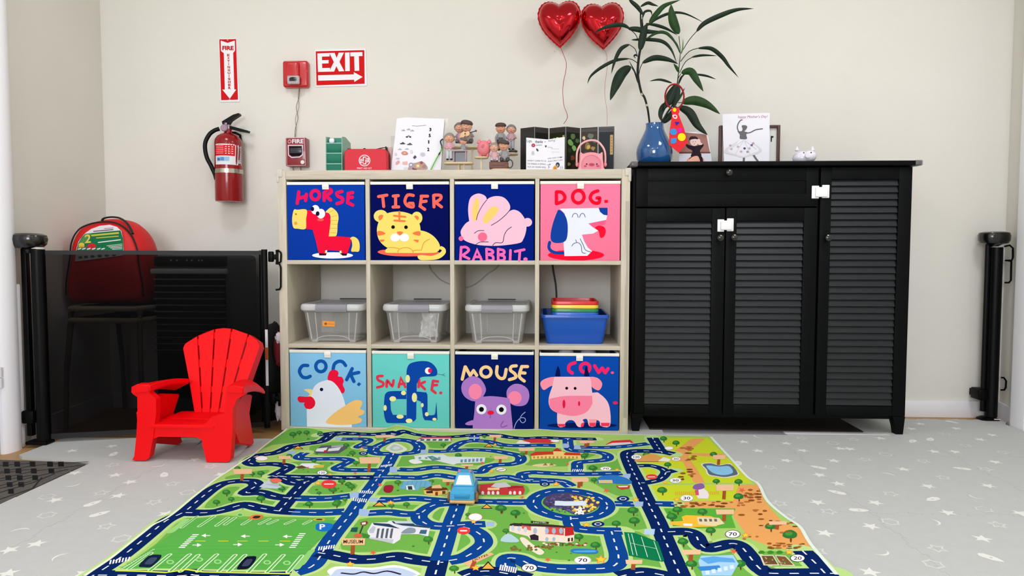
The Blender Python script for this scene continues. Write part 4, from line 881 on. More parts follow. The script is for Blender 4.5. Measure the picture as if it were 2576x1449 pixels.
# palace in yellow
P3([(245, 215), (270, 200), (400, 195), (410, 178), (470, 178), (480, 195), (600, 200), (608, 245), (500, 240), (250, 248)], '#F2D37A'); P3([(240, 210), (275, 192), (405, 190), (408, 212), (245, 222)], '#C8402C'); P3([(398, 188), (432, 163), (475, 188)], '#B8382A'); P3([(480, 208), (500, 195), (598, 200), (605, 218), (490, 216)], '#C8402C')
for k in range(12): P3([(262+k*28, 225), (274+k*28, 225), (274+k*28, 240), (262+k*28, 240)], '#B98B3A')
P3([(250, 290), (360, 275), (430, 290), (330, 302)], '#E6D8A0', True); P3([(330, 290), (350, 270), (365, 290)], '#9C7A40'); P3([(375, 290), (395, 270), (410, 290)], '#9C7A40')
# red/white barns
P3([(135, 125), (210, 103), (370, 100), (430, 122), (380, 132), (150, 130)], '#D23C3C'); P3([(135, 128), (165, 108), (240, 125), (235, 135), (150, 132)], '#EDE9E2'); P3([(780, 140), (830, 112), (960, 105), (985, 125), (870, 138)], '#D9333A'); P3([(790, 140), (830, 128), (960, 122), (965, 135), (850, 145)], '#E6D9D9')
# blue supermarket, restaurant, station, red postbox, school
P2([(750, 590), (790, 520), (1010, 512), (1055, 530), (1035, 585), (960, 570), (920, 605)], '#6FAFCC'); 
for k in range(6): MA.ribbon2([q2(790+k*42, 520), q2(770+k*42, 585)], .0012, '#4A86A8', cap=False)
P2([(815, 560), (880, 555), (900, 600), (820, 600)], '#E6ECEC'); P2([(830, 565), (870, 565), (875, 598), (835, 598)], '#243A4A')
P2([(975, 590), (1060, 570), (1200, 590), (1190, 640), (1080, 655), (985, 640)], '#F0C070'); P2([(970, 600), (1040, 565), (1190, 580), (1205, 600), (1100, 612)], '#6B3A1C'); P2([(1060, 560), (1130, 550), (1150, 585), (1050, 585)], '#E9C08A'); P2([(1000, 612), (1060, 608), (1065, 630), (1005, 632)], '#3A2A20'); P2([(1085, 620), (1110, 618), (1110, 652), (1085, 652)], '#8A3A1A'); P2([(1150, 610), (1180, 608), (1180, 635), (1150, 640)], '#5A4A2A')
P2([(605, 600), (620, 560), (680, 555), (700, 575), (680, 620), (630, 625)], '#9C2338', True)
P2([(1480, 590), (1500, 550), (1560, 545), (1700, 530), (1760, 560), (1900, 560), (1915, 600), (1900, 645), (1500, 640)], '#C83A3C'); P2([(1600, 570), (1640, 535), (1740, 530), (1790, 570), (1680, 580)], '#C9CCCE'); P2([(1750, 575), (1840, 560), (1910, 575), (1760, 590)], '#A62834'); P2([(1570, 580), (1680, 578), (1680, 600), (1570, 602)], '#F0C890')
for x in (1525, 1580, 1620, 1665, 1780, 1820, 1870): P2([(x-12, 642), (x+12, 642), (x+12, 618), (x, 608), (x-12, 618)], '#E9E6E4')
# roundabout garden
iq = lambda a: [(rdc[0]+a*(RR-.048)*cos(2*pi*k/36), rdc[1]+a*(RR-.048)*sin(2*pi*k/36)) for k in range(36)]
MA.poly2(iq(1), '#6CBC3E'); P3([(330, 555), (380, 500), (520, 485), (620, 510), (725, 550), (730, 590), (640, 640), (560, 645), (460, 600), (370, 590)], '#4B4468', True)
for _ in range(110):
    a = rr.uniform(0, 1); x, y = rr.uniform(345, 600), rr.uniform(495, 635)
    if (x-530)**2/200**2+(y-565)**2/75**2 < .85: ell(q3, x, y, rr.uniform(6, 12), rr.uniform(4, 7), rr.choice(('#5E5684', '#3A3454', '#6F6890')), 6)
for _ in range(60):
    x, y = rr.uniform(540, 730), rr.uniform(515, 620)
    if (x-530)**2/205**2+(y-565)**2/78**2 < .95: ell(q3, x, y, rr.uniform(9, 15), rr.uniform(6, 9), rr.choice(('#F2D247', '#E0B43A', '#F7E270')), 7)
for _ in range(30): ell(q3, rr.uniform(560, 630), rr.uniform(595, 640), 9, 6, rr.choice(('#F0F2D8', '#FFFFFF')), 6)
P3([(418, 545), (640, 548), (645, 580), (415, 578)], '#DCEBF6')
# museum
P2([(455, 985), (500, 905), (640, 900), (660, 885), (840, 890), (870, 920), (1040, 940), (1020, 1030), (930, 1010), (770, 1010), (760, 1060), (700, 1100), (480, 1050)], '#E7E8EC')
P2([(505, 905), (660, 915), (760, 960), (520, 925)], '#27405C'); P2([(680, 890), (850, 890), (900, 925), (1050, 940), (1030, 955), (780, 930), (700, 910)], '#2B4764'); P2([(700, 890), (850, 888), (890, 912), (720, 910)], '#C9D2DA'); P2([(780, 985), (840, 950), (900, 960), (890, 1000), (780, 1005)], '#8A9AA6', True)
for k in range(4): P2([(550+k*42, 960), (572+k*42, 955), (556+k*42, 1050), (536+k*42, 1045)], '#59616E')
P2([(470, 975), (510, 935), (535, 945), (515, 1000), (480, 1000)], '#B9C4CC'); P2([(950, 970), (1010, 970), (1000, 1010), (935, 1005)], '#3E6A86'); P2([(470, 1040), (700, 1060), (690, 1095), (480, 1055)], '#C4C8CE')
P2([(405, 1000), (480, 1020), (460, 1045), (410, 1030)], '#3C8A3A', True); P2([(390, 900), (450, 885), (465, 905), (440, 930), (395, 925)], '#8A4434'); P2([(405, 905), (440, 897), (442, 918), (408, 922)], '#F2E6DC'); P2([(310, 950), (370, 945), (360, 990), (300, 985)], '#1F5A50'); MA.ribbon2([q2(415, 930), q2(385, 1010)], .004, '#3A3A34', cap=False)
board(q2, 325, 1080, 215, 62, t='MUSEUM'); ell(q2, 370, 1022, 40, 18, '#D9624A'); board(q2, 1500, 1230, 0.1, .1) if False else None
P2([(1370, 1300), (1345, 1275), (1600, 1180), (1630, 1195), (1400, 1305)], '#F0B98A'); MA.ribbon2([q2(1450, 1260), q2(1420, 1330)], .010, '#B0522E', cap=False)
vs, fs = text_mesh('HOTEL', .015); MA._emit([q2(1430+150*v[0], 1268-62*v[0]-22*v[1]) for v in vs], fs, lin('#5A2A1A'))
# hotel
P3([(88, 760), (95, 712), (250, 715), (370, 722), (545, 735), (558, 770), (555, 835), (520, 850), (340, 838), (250, 830), (220, 800), (90, 765)], '#F3E2CE'); P3([(95, 712), (125, 705), (245, 710), (550, 730), (548, 748), (90, 725)], '#3E3230')
P3([(490, 735), (550, 735), (556, 790), (490, 800)], '#C02A2A'); P3([(350, 735), (480, 738), (482, 795), (350, 785)], '#D9524A'); P3([(180, 722), (245, 730), (245, 760), (180, 745)], '#DB6458')
for x in (115, 160, 205): ell(q3, x, 742+(x-115)*.12, 13, 20, '#C9D6E2')
for x in (275, 360, 410, 462): ell(q3, x, 762, 14, 22, '#A9BBD0')
for x in (360, 410): ell(q3, x, 822, 12, 15, '#A9BBD0')
P3([(235, 795), (270, 785), (300, 798), (300, 832), (245, 828)], '#2C2430'); P3([(510, 815), (525, 812), (525, 838), (510, 840)], '#4A2020'); P3([(535, 812), (548, 810), (548, 835), (535, 838)], '#4A2020'); P3([(245, 690), (375, 697), (372, 712), (245, 705)], '#2E3A20'); vs, fs = text_mesh('HOTEL', .01); MA._emit([q3(262+95*v[0], 706-11*v[1]) for v in vs], fs, lin('#D9DED0'))
P3([(165, 815), (200, 812), (260, 860), (335, 905), (330, 930), (290, 930), (200, 870)], '#EFE4CC', True); P3([(25, 835), (80, 780), (155, 825), (140, 845)], '#B5D6DC', True); P3([(530, 905), (560, 890), (700, 895), (730, 912), (700, 928), (560, 922)], '#2B7FC0', True); P3([(560, 905), (700, 902), (700, 915), (570, 915)], '#58A9DC', True)
for _ in range(26): ell(q3, rr.uniform(330, 640), rr.uniform(850, 868), 12, 7, rr.choice(('#7A5A2C', '#5C7A2C', '#A04A2A', '#E8E2D0')), 7)
for _ in range(26): ell(q3, rr.uniform(100, 400), rr.uniform(870, 900), 12, 8, rr.choice(('#7A5A2C', '#6E7A34', '#8A6A3A')), 7)
# tennis court, bus stop, blue hangar, villas, glass house, pond, well, garden beds
P3([(915, 770), (990, 775), (1160, 840), (1205, 975), (1195, 985), (950, 940)], '#0E7A4C'); 
for a in (((945, 780), (980, 935)), ((970, 783), (1010, 940)), ((1130, 835), (1180, 975)), ((1040, 805), (1085, 950)), ((965, 850), (1150, 890))): MA.ribbon2([q3(*a[0]), q3(*a[1])], .0016, '#D9F0E0', cap=False)
P3([(725, 405), (740, 370), (860, 360), (960, 395), (960, 425), (840, 420), (735, 420)], '#2F77C0', True); P3([(730, 395), (830, 395), (835, 418), (735, 418)], '#DCC88A'); P3([(860, 435), (960, 432), (955, 455), (900, 465), (865, 450)], '#C8402C'); P3([(870, 438), (945, 436), (940, 446), (880, 448)], '#E8E0D0')
P3([(1330, 660), (1360, 648), (1540, 655), (1620, 690), (1580, 730), (1380, 735), (1245, 715), (1250, 695), (1340, 690)], '#F7BE3A'); P3([(1440, 662), (1600, 668), (1640, 710), (1560, 728), (1450, 715)], '#E9D8A8'); 
for k in range(4): P3([(1455+k*36, 675), (1475+k*36, 676), (1478+k*36, 695), (1458+k*36, 694)], '#6E6A6A')
P3([(1340, 708), (1410, 710), (1405, 728), (1345, 725)], '#EFEFEF')
P3([(1450, 980), (1470, 940), (1700, 935), (1740, 1000), (1720, 1030), (1690, 1085), (1480, 1085)], '#A9D4F2'); P3([(1460, 960), (1560, 945), (1700, 960), (1720, 990), (1600, 985), (1520, 1000)], '#5FAAE6'); P3([(1440, 1020), (1600, 1010), (1620, 1040), (1470, 1050)], '#3C8AD2')
for k in range(5): P3([(1500+k*44, 1050-k*10), (1528+k*44, 1047-k*10), (1532+k*44, 1075-k*10), (1504+k*44, 1078-k*10)], '#DCEEF9')
P3([(1470, 280), (1540, 270), (1600, 285), (1680, 275), (1700, 300), (1745, 350), (1700, 372), (1640, 380), (1580, 372), (1520, 360), (1500, 320)], '#E9E4D6', True); P3([(1480, 283), (1540, 275), (1600, 290), (1680, 282), (1735, 348), (1690, 366), (1640, 374), (1580, 366), (1528, 355), (1510, 318)], '#5C6E7A', True); P3([(1510, 290), (1600, 298), (1670, 295), (1700, 340), (1640, 360), (1570, 350), (1530, 325)], '#8CC6E8', True)
P3([(1430, 500), (1440, 460), (1490, 455), (1530, 490), (1520, 530), (1450, 528)], '#EDE6E2'); P3([(1410, 455), (1425, 428), (1480, 420), (1495, 450), (1450, 465)], '#8C62A8', True); P3([(1425, 470), (1450, 462), (1455, 505), (1430, 505)], '#D9566A')
for k in range(11): MA.ribbon2([q3(1285+k*14, 478), q3(1290+k*14, 505)], .0022, '#E8A23A', cap=False)
for k in range(6): MA.ribbon2([q3(1520+k*14, 478), q3(1530+k*14, 500)], .0022, '#E8A23A', cap=False)
P3([(1890, 935), (1990, 935), (2035, 1012), (1920, 1010)], '#DDD3B8'); P3([(1905, 942), (1985, 942), (2022, 1003), (1930, 1003)], '#6A5030'); P3([(2000, 935), (2080, 940), (2150, 1015), (2045, 1012)], '#DDD3B8'); P3([(2010, 942), (2075, 947), (2135, 1008), (2050, 1005)], '#7A5A36')
for _ in range(40): ell(q3, rr.choice((rr.uniform(1925, 1990), rr.uniform(2030, 2090))), rr.uniform(950, 1000), 6, 4, rr.choice(('#9C3A2A', '#4E7A2C', '#C9B08A')), 6)
for x in (1905, 1970, 2035): bush(q3, x, 915, 1)
P3([(1000, 250), (1100, 205), (1200, 240), (1190, 262), (1010, 262)], '#DFA257', True); P3([(1160, 258), (1200, 230), (1250, 245), (1240, 262)], '#EDEBE4'); MA.ribbon2([q3(1010, 262), q3(1160, 262)], .004, '#2A2420')
P1([(1455, 500), (1530, 440), (1560, 470), (1640, 500), (1600, 515), (1500, 510)], '#C4D0DC'); P1([(1540, 440), (1600, 430), (1640, 450), (1580, 468)], '#F0705C', True); P1([(1500, 480), (1620, 470), (1610, 500)], '#AEBFCE')
P2([(110, 1390), (85, 1350), (160, 1310), (300, 1310), (500, 1320), (700, 1295), (860, 1330), (905, 1400), (110, 1400)], '#F0F3F6', True); P2([(130, 1385), (180, 1335), (320, 1330), (500, 1342), (700, 1318), (830, 1345), (870, 1400), (140, 1402)], '#C3D3EA', True); MA.ribbon2(cr([q2(*p) for p in ((220, 1370), (330, 1380), (420, 1360), (520, 1375), (640, 1352), (760, 1380))], 4, False), .006, '#2A2140')
# signs
noentry(q1, 2020, 478, 1.0); noentry(q2, 98, 545, .0) if False else None
sign(q1, 1965, 385, '120', 44, 20); sign(q2, 1957, 1322, '70', 76, 42); sign(q3, 618, 973, '70', 62, 30, '#D9C8C0'); sign(q3, 1698, 785, '70', 56, 30, '#6A4A4A'); sign(q3, 1367, 526, '30', 48, 24, '#D0B8A8'); sign(q3, 1005, 230, '120', 40, 19, '#777'*1 if False else '#777777'); sign(q3, 2165, 958, '20', 55, 28, '#222222'); sign(q2, 1457, 852, None, 68, 38, '#C98A6A')
sign(q3, 783, 313, '70', 42, 15, '#B8A8A0'); sign(q3, 1290, 243, '30', 34, 14, '#B8A8A0'); sign(q3, 1285, 398, '30', 44, 20, '#B8A8A0'); sign(q2, 1695, 412, None, 50, 18, '#A33'*1 if False else '#883333'); MA.ribbon2([q2(1665, 418), q2(1720, 408)], .005, '#111111'); sign(q3, 1240, 165, None, 34, 13, '#998888'); sign(q2, 2195, 146, None, 44, 12, '#998888'); sign(q1, 1475, 268, None, 52, 20, '#D8A890')
for f, x, y, s_ in ((q3, 908, 530, 1), (q3, 728, 712, 1), (q3, 345, 425, .8), (q1, 2300, 228, .8)):
    ell(f, x, y, 46*s_, 20*s_, '#0B2C66', 20); ell(f, x, y, 26*s_, 11*s_, '#E9EEF6', 16); ell(f, x, y, 19*s_, 7*s_, '#0B2C66', 16)
ell(q2, 1348, 978, 60, 34, '#EE4040', 22); MA.ribbon2([q2(1315, 978), q2(1380, 978)], .0075, '#FFFFFF', cap=False)
ell(q3, 1115, 372, 42, 19, '#E8453C', 20); MA.ribbon2([q3(1085, 373), q3(1140, 373)], .006, '#FFFFFF', cap=False)
for f, x, y, s_ in ((q1, 1930, 470, .8), (q1, 2285, 192, .6), (q1, 2030, 398, .5), (q1, 2520, 628, .8), (q2, 297, 1287, 1.1), (q2, 672, 715, .8), (q2, 1440, 895, .8), (q2, 1460, 1322, 1.2), (q2, 1605, 425, .7), (q2, 2210, 545, .8), (q3, 748, 968, 1.3), (q3, 1790, 793, .9), (q3, 1295, 537, .7), (q3, 645, 717, .8), (q3, 2105, 915, .9), (q3, 425, 425, .7), (q3, 1000, 537, .7), (q3, 865, 322, .5), (q2, 1640, 178, .5), (q3, 1210, 412, .5)): starp(f, x, y, s_)
for f, x, y, s_ in ((q2, 510, 1180, 1.2), (q2, 2125, 1245, 1.1), (q2, 575, 552, .9), (q2, 1890, 668, .8), (q3, 365, 968, .0001), (q3, 790, 470, .9), (q3, 1765, 468, .9), (q3, 1705, 910, 1), (q2, 345, 445, .7), (q2, 1520, 350, .8), (q2, 2310, 360, .8), (q1, 1850, 345, .5), (q1, 2270, 92, .5)): leaf(f, x, y, s_)
warn(q2, 568, 728, 135, 50); warn(q2, 1562, 750, 105, 46); warn(q2, 1575, 1300, 150, 80); warn(q2, 1580, 185, 90, 36); warn(q1, 1770, 178, 90, 30)
for f, x, y, w, h_ in ((q1, 2350, 285, 170, 50), (q1, 1320, 375, 150, 40), (q1, 1660, 262, 100, 26), (q2, 1690, 300, 130, 26), (q2, 1930, 225, 150, 26), (q2, 620, 105, 180, 24), (q2, 2420, 505, 150, 40), (q2, 2480, 155, 120, 26), (q2, 1205, 515, 110, 22), (q2, 1380, 372, 110, 18), (q3, 1640, 450, 130, 44), (q3, 1640, 625, 130, 34), (q3, 2020, 705, 130, 24), (q3, 985, 985, 120, 30), (q3, 1400, 915, 130, 34), (q3, 1600, 230, 90, 30), (q3, 610, 395, 100, 24), (q3, 660, 120, 80, 16), (q2, 1640, 100, 110, 24)): board(f, x, y, w, h_, '#F2C69A')
# white stitched edge
MA.ribbon2(cr(eL, 4, False), .008, '#E9EFD8', cap=False); MA.ribbon2(cr(eR, 4, False), .010, '#E4EEE0', cap=False); MA.ribbon2(cr(eT, 3, False), .007, '#DDE6D8', cap=False)
b = MB(); b.art(MA, 0)
x = MX0-.09
bm = b.bm
def bis(co, no): bmesh.ops.bisect_plane(bm, geom=bm.verts[:]+bm.edges[:]+bm.faces[:], plane_co=co, plane_no=no, dist=1e-7)
for k in range(-3, 43): bis((k*MG, 0, 0), (1, 0, 0))
for k in range(-37, 4): bis((0, k*MG, 0), (0, 1, 0))
for k in range(-40, 44): bis((k*MG, 0, 0), (1, 1, 0))
for v in bm.verts: v.co.z += hm(v.co.x, v.co.y)
# turned-down rim so that the cloth has an edge
o = b.build('play_mat', print_mat('mat_fleece_print', .95, .3, 700, .03), None, smooth=False)
tag(o, 'green road-map play mat lying on the grey foam floor before the shelf', 'mat')
WM['play_mat'] = Matrix.Identity(4)
b = MB()
up = [(x, y) for x, y in out]
ring_ = [b.bm.verts.new((x, y, hm(x, y)+.0001)) for x, y in up]; low = [b.bm.verts.new((x, y, .0001)) for x, y in up]
for i in range(len(up)-1):
    b.bm.faces.new((ring_[i], ring_[i+1], low[i+1], low[i]))
b.build('hem', mat('mat_hem', '#E6EADB', .9), o)
# ================================================================== ON THE BACK WALL
def px_poly(mb, pts, y, d, m=0):
    """polygon traced at depth y, given real thickness d towards the room"""
    P_ = [(Y(*p, y).x, Y(*p, y).z) for p in pts]; mb.prism(P_, (0, y, 0), (1, 0, 0), (0, 0, 1), d, m); return mb
RED = '#C8141C'
M_signw = mat('white_sign_plastic', '#F1EEF2', .35)
def rpx(x0, y0, x1, y1): return [(x0, y0), (x1, y0), (x1, y1), (x0, y1)]
# EXIT sign
A = wall_art(480, 80, 3.15, YW-.004)
A.P([(990, 155), (1375, 145), (1378, 412), (996, 425)], '#D01A1E')
for pts in ([(1003, 172), (1100, 168), (1100, 195), (1040, 197), (1040, 226), (1092, 224), (1092, 250), (1040, 252), (1042, 288), (1103, 286), (1103, 316), (1008, 318)],
            [(1098, 168), (1140, 167), (1156, 208), (1172, 166), (1214, 165), (1178, 238), (1216, 312), (1174, 314), (1154, 272), (1136, 315), (1096, 316), (1134, 240)],
            [(1222, 165), (1258, 164), (1260, 311), (1224, 312)], [(1264, 164), (1360, 161), (1361, 192), (1332, 193), (1335, 309), (1298, 310), (1295, 194), (1265, 195)],
            [(1008, 345), (1293, 338), (1292, 320), (1362, 358), (1296, 398), (1295, 380), (1010, 388)]): A.P(pts, '#F4F2F4')
b = MB(); px_poly(b, [(793.5, 126), (920, 123), (923.5, 216), (795, 219)], YW-.0005, .0035); b.art(A, 1)
tag(b.build('exit_sign', [M_signw, PRINT], smooth=False), 'red and white EXIT sign with an arrow pointing right on the wall', 'sign')
# FIRE EXTINGUISHER sign
A = wall_art(480, 80, 3.15, YW-.004)
A.P([(226, 60), (358, 58), (374, 538), (241, 542)], '#D01A1E')
A.P([(237, 70), (292, 88), (349, 70), (350, 150), (336, 168), (345, 456), (360, 458), (309, 530), (250, 458), (270, 458), (262, 170), (240, 152)], '#F4F2F4')
A.T('FIRE', 250, 112, 340, 146, '#C8141C', .05)
for k, ch in enumerate('EXTINGUISHER'): A.T(ch, (288 if ch != 'I' else 295)+k*.9, 176+k*23.6, (308 if ch != 'I' else 300)+k*.9, 195+k*23.6, '#B81822', .045)
A.E(293, 66, 5, 5, '#B9B9B9'); A.E(309, 537, 5, 5, '#B9B9B9')
b = MB(); px_poly(b, [(551.5, 98), (594.5, 97), (604, 256), (555, 257)], YW-.0005, .0035); b.art(A, 1)
tag(b.build('fire_extinguisher_sign', [M_signw, PRINT], smooth=False), 'tall red FIRE EXTINGUISHER sign with a white downward arrow', 'sign')
# strobe alarm
def zc(px, py, y): return Y(px, py, y)
p0, p1 = zc(712, 153, YW-.03), zc(773, 219, YW-.03)
t = thing('fire_alarm_strobe', 'red fire alarm strobe box with a clear flash lens', 'alarm', (.5*(p0.x+p1.x), YW, p1.z))
M_redp = mat('red_alarm_plastic', '#C40E18', .3, coat=.3); M_dred = mat('maroon_alarm_metal', '#8C0E20', .32, coat=.3)
b = MB(); b.box(p0.x-.002, p1.x+.004, YW-.035, YW, p1.z, p0.z, b=.010, seg=4); b.build('housing', M_redp, t)
xm = p0.x+.048; b = MB(); b.box(p0.x+.012, p0.x+.080, YW-.052, YW-.02, p1.z+.014, p0.z-.006, b=.012, seg=4)
A = wall_art(480, 80, 3.15, YW-.0525); A.T('FIRE', 775, 248, 818, 258, '#E86A6A', .02); b.art(A, 1); b.build('raised_cover', [M_redp, PRINT], t)
l0, l1 = zc(722, 190, YW-.06), zc(753, 211, YW-.06)
b = MB(); b.box(l0.x, l1.x, YW-.064, YW-.048, l1.z, l0.z, b=.006, seg=4); b.build('flash_lens', mat('clear_lens', '#E9E6EA', .08, trans=.5), t)
b = MB(); b.box(l0.x+.012, l1.x-.012, YW-.066, YW-.0638, l1.z+.012, l0.z-.014, b=.001); b.ball(((l0.x+l1.x)/2, YW-.064, l0.z-.014), (.016, .002, .006)); b.build('flash_tube', mat('dark_lens_part', '#1B1B20', .2), t)
b = MB(); q = zc(737, 222, YW); px_poly(b, [(727, 218), (768, 218), (766, 238), (758, 245), (738, 245), (733, 236)], YW, .001); b.build('wall_patch', mat('pale_paint_patch', '#DCD8CC', .8), t)
# wires
t = thing('alarm_wires', 'thin twisted brown wires hanging between the strobe and the pull box', 'wire', tuple(zc(745, 344, YW-.01)))
for s_, c_ in ((1, '#5A3A34'), (-1, '#8A7A60')):
    pts = [zc(753-k*.55+(3.2*s_*sin(k*.62)*(1 if 4 < k < 16 else .35)), 221+k*6.2, YW-.012) for k in range(21)]
    b = MB(); b.tube(pts, .0011, 5); b.build('wire', mat('wire'+c_[1:], c_, .5), t)
# pull station
p0, p1 = zc(718, 346, YW-.05), zc(770, 418, YW-.05)
t = thing('fire_pull_station', 'maroon FIRE pull station box under the twisted wires', 'alarm', (.5*(p0.x+p1.x), YW, p1.z))
A = wall_art(480, 80, 3.15, YW-.0525)
A.L([(755, 842), (900, 840), (910, 1058), (762, 1060)], 3, '#E8C8CE', smooth=False, closed=True)
A.T('FIRE', 803, 851, 893, 884, '#F2E8EC', .03); A.L([(768, 870), (785, 855), (795, 872), (780, 882), (770, 868)], 6, '#E8A8B0')
A.L([(772, 900), (885, 900), (885, 975), (862, 992), (800, 996), (775, 978)], 7, '#E8E2EA', smooth=False, closed=True)
A.P([(780, 908), (878, 908), (878, 970), (860, 984), (800, 986), (782, 970)], '#15131A')
b = MB(); b.box(p0.x, p1.x, YW-.052, YW, p1.z, p0.z, b=.004, seg=2); b.art(A, 1); b.build('housing', [M_dred, PRINT], t)
h0, h1 = zc(729, 372, YW-.06), zc(759, 386, YW-.06); b = MB(); b.box(h0.x, h1.x, YW-.062, YW-.050, h1.z, h0.z, b=.003); b.build('pull_bar', mat('black_pull_bar', '#2A2A33', .25), t)
k0 = zc(761, 408, YW-.055); b = MB(); b.lathe([(0, 0), (.009, 0), (.009, .004), (0, .005)], n=16, M=Matrix.Translation(Vector((k0.x, YW-.052, k0.z))) @ Matrix.Rotation(pi/2, 4, 'X')); b.build('key_lock', mat('white_lock', '#EDE6E2', .3), t)
for x in (738, 757):
    b = MB(); b.tube([zc(x, 417, YW-.02), zc(x-1, 424, YW-.02), zc(x+1, 431, YW-.015)], .0016, 5); b.build('wire', mat('wire5A3A34', '#5A3A34', .5), t)
# ---- fire extinguisher
EY = .352; ER = .0615
pc_ = Y(577, 505, EY); xc = pc_.x; zb = Y(577, 506, EY-ER).z; zs = Y(575, 352, EY).z; zt = Y(573, 330, EY).z
t = thing('fire_extinguisher', 'red fire extinguisher with black hose hung on the wall', 'extinguisher', (xc, EY, zb))
M_ext = mat('extinguisher_red_enamel', '#900810', .2, spec=.35, coat=.3)
b = MB(); b.lathe([(0, zb+.004), (ER*.8, zb), (ER*.97, zb+.003), (ER, zb+.010), (ER, zs-.020), (ER*.96, zs-.002), (ER*.80, zs+.014), (ER*.52, zs+.026), (ER*.30, zs+.031), (.017, zs+.036), (.017, zt+.006), (0, zt+.006)], (xc, EY, 0), 96); b.build('cylinder', M_ext, t)
def cyl_to2(px, py):
    p = Y(480+px/3.15, 80+py/3.15, EY-ER); u = max(-.999, min(.999, (p.x-xc)/(ER*1.02))); return (ER*math.asin(u), p.z)
A = Art(cyl_to2, lambda u, v, h: Vector((xc+(ER+h)*sin(u/ER), EY-(ER+h)*cos(u/ER), v)), step=.00016, h0=.0004, m2=.0006)
def cq(x0, y0, x1, y1, c, n=8):
    for k in range(n):
        a, b_ = x0+(x1-x0)*k/n, x0+(x1-x0)*(k+1)/n; A.P([(a, y0), (b_, y0), (b_, y1), (a, y1)], c, h=A.h)
    A.h += A.step
cq(188, 890, 400, 1050, '#E9E8EC', 16); cq(188, 888, 333, 980, '#E0202A', 10); cq(190, 886, 330, 895, '#EDEDF2', 8); cq(205, 988, 300, 1022, '#9CC4E4', 6); cq(345, 900, 398, 1035, '#C9C9CC', 5)
for k in range(5): cq(196, 903+k*14, 258, 907+k*14, '#F6B8B4', 4)
for k in range(4):
    for j in range(3): cq(272+j*20, 905+k*18, 282+j*20, 912+k*18, '#F8D8D4', 1)
for k in range(7): cq(350, 912+k*17, 392, 916+k*17, '#8E8E96', 3)
cq(212, 1000, 232, 1018, '#3C6FB8', 2); cq(240, 994, 262, 1016, '#5F8FCC', 2)
b = MB(); b.art(A, 0); b.build('instruction_label', PRINT, t, smooth=False)
z1, z2 = Y(575, 423, EY-ER).z, Y(575, 434, EY-ER).z
b = MB(); b.lathe([(ER+.0006, z2), (ER+.0022, z2), (ER+.0022, z1), (ER+.0006, z1)], (xc, EY, 0), 40)
b.box(xc-.012, xc+.020, EY+ER, YW, z2-.05, z1+.05, b=.001); b.build('wall_strap', mat('brushed_steel', '#B9B6A8', .25, metal=1), t)
M_blk = mat('black_rubber_plastic', '#090A0B', .4, spec=.2); M_val = mat('valve_metal', '#8A7480', .3, metal=.7)
vz = Y(563, 321, EY).z; vx = Y(566, 321, EY).x
b = MB(); b.lathe([(0, zt), (.019, zt), (.019, zt+.012), (.014, zt+.014), (.014, vz+.02), (0, vz+.02)], (xc-.006, EY, 0), 18); b.box(xc-.022, xc+.014, EY-.016, EY+.016, vz-.012, vz+.012, b=.004)
b.build('valve', M_val, t)
b = MB(); g = Y(562, 321, EY-.03); b.lathe([(0, 0), (.016, 0), (.016, .012), (.013, .014), (0, .013)], n=20, M=Matrix.Translation(Vector((g.x, EY-.014, g.z))) @ Matrix.Rotation(pi/2, 4, 'X')); b.build('pressure_gauge', mat('gauge_face', '#A58A98', .25, metal=.3), t)
b = MB(); px_poly(b, [(564, 308), (572, 303), (592, 291), (606, 287), (608, 291), (604, 294), (586, 306), (580, 315), (584, 322), (568, 324)], EY+.012, .024); b.build('squeeze_lever', M_blk, t)
b = MB(); px_poly(b, [(576, 318), (590, 320), (612, 326), (630, 331), (628, 336), (606, 332), (588, 327), (576, 325)], EY+.011, .022); b.build('carry_handle', M_blk, t)
hp = cr([(552, 324), (540, 328), (527, 338), (517, 357), (516, 376), (521, 398), (530, 415), (537, 432), (541, 452)], 5, False)
b = MB(); b.tube([Y(x, y, EY-.02-.015*min(1, i/20)) for i, (x, y) in enumerate(hp)], [.0095]*(len(hp)-7)+[.009, .008, .007, .0055, .005, .004, .004], 12); b.build('hose', M_blk, t)
b = MB(); b.tube([Y(583, 334, EY+.02), Y(592, 334, EY+.03), Y(604, 340, EY+.045), Y(606, 358, EY+.06)], .006, 8); b.build('hanging_hook', M_blk, t)
# ---- cables behind the shelf
def cable(pts, r, c, lab):
    b = MB(); P_ = cr(pts, 5, False); b.tube([Y(690+x/2.83, 650+y/2.83, YW-.003) for x, y in P_], r, 6); o = b.build('cable', mat('cable'+c[1:], c, .5)); tag(o, lab, 'cable')
cable([(1080, -60), (1105, 60), (1140, 110), (1180, 150), (1240, 180), (1300, 200), (1380, 205), (1450, 170), (1520, 110), (1590, 60), (1640, -40)], .0028, '#B5B0A8', 'grey cable sagging on the wall behind the two middle cubes')
cable([(1975, -60), (1983, 60), (1998, 150), (2005, 200), (2010, 300), (2015, 560)], .0042, '#17171B', 'black cable hanging on the wall behind the stacked trays')
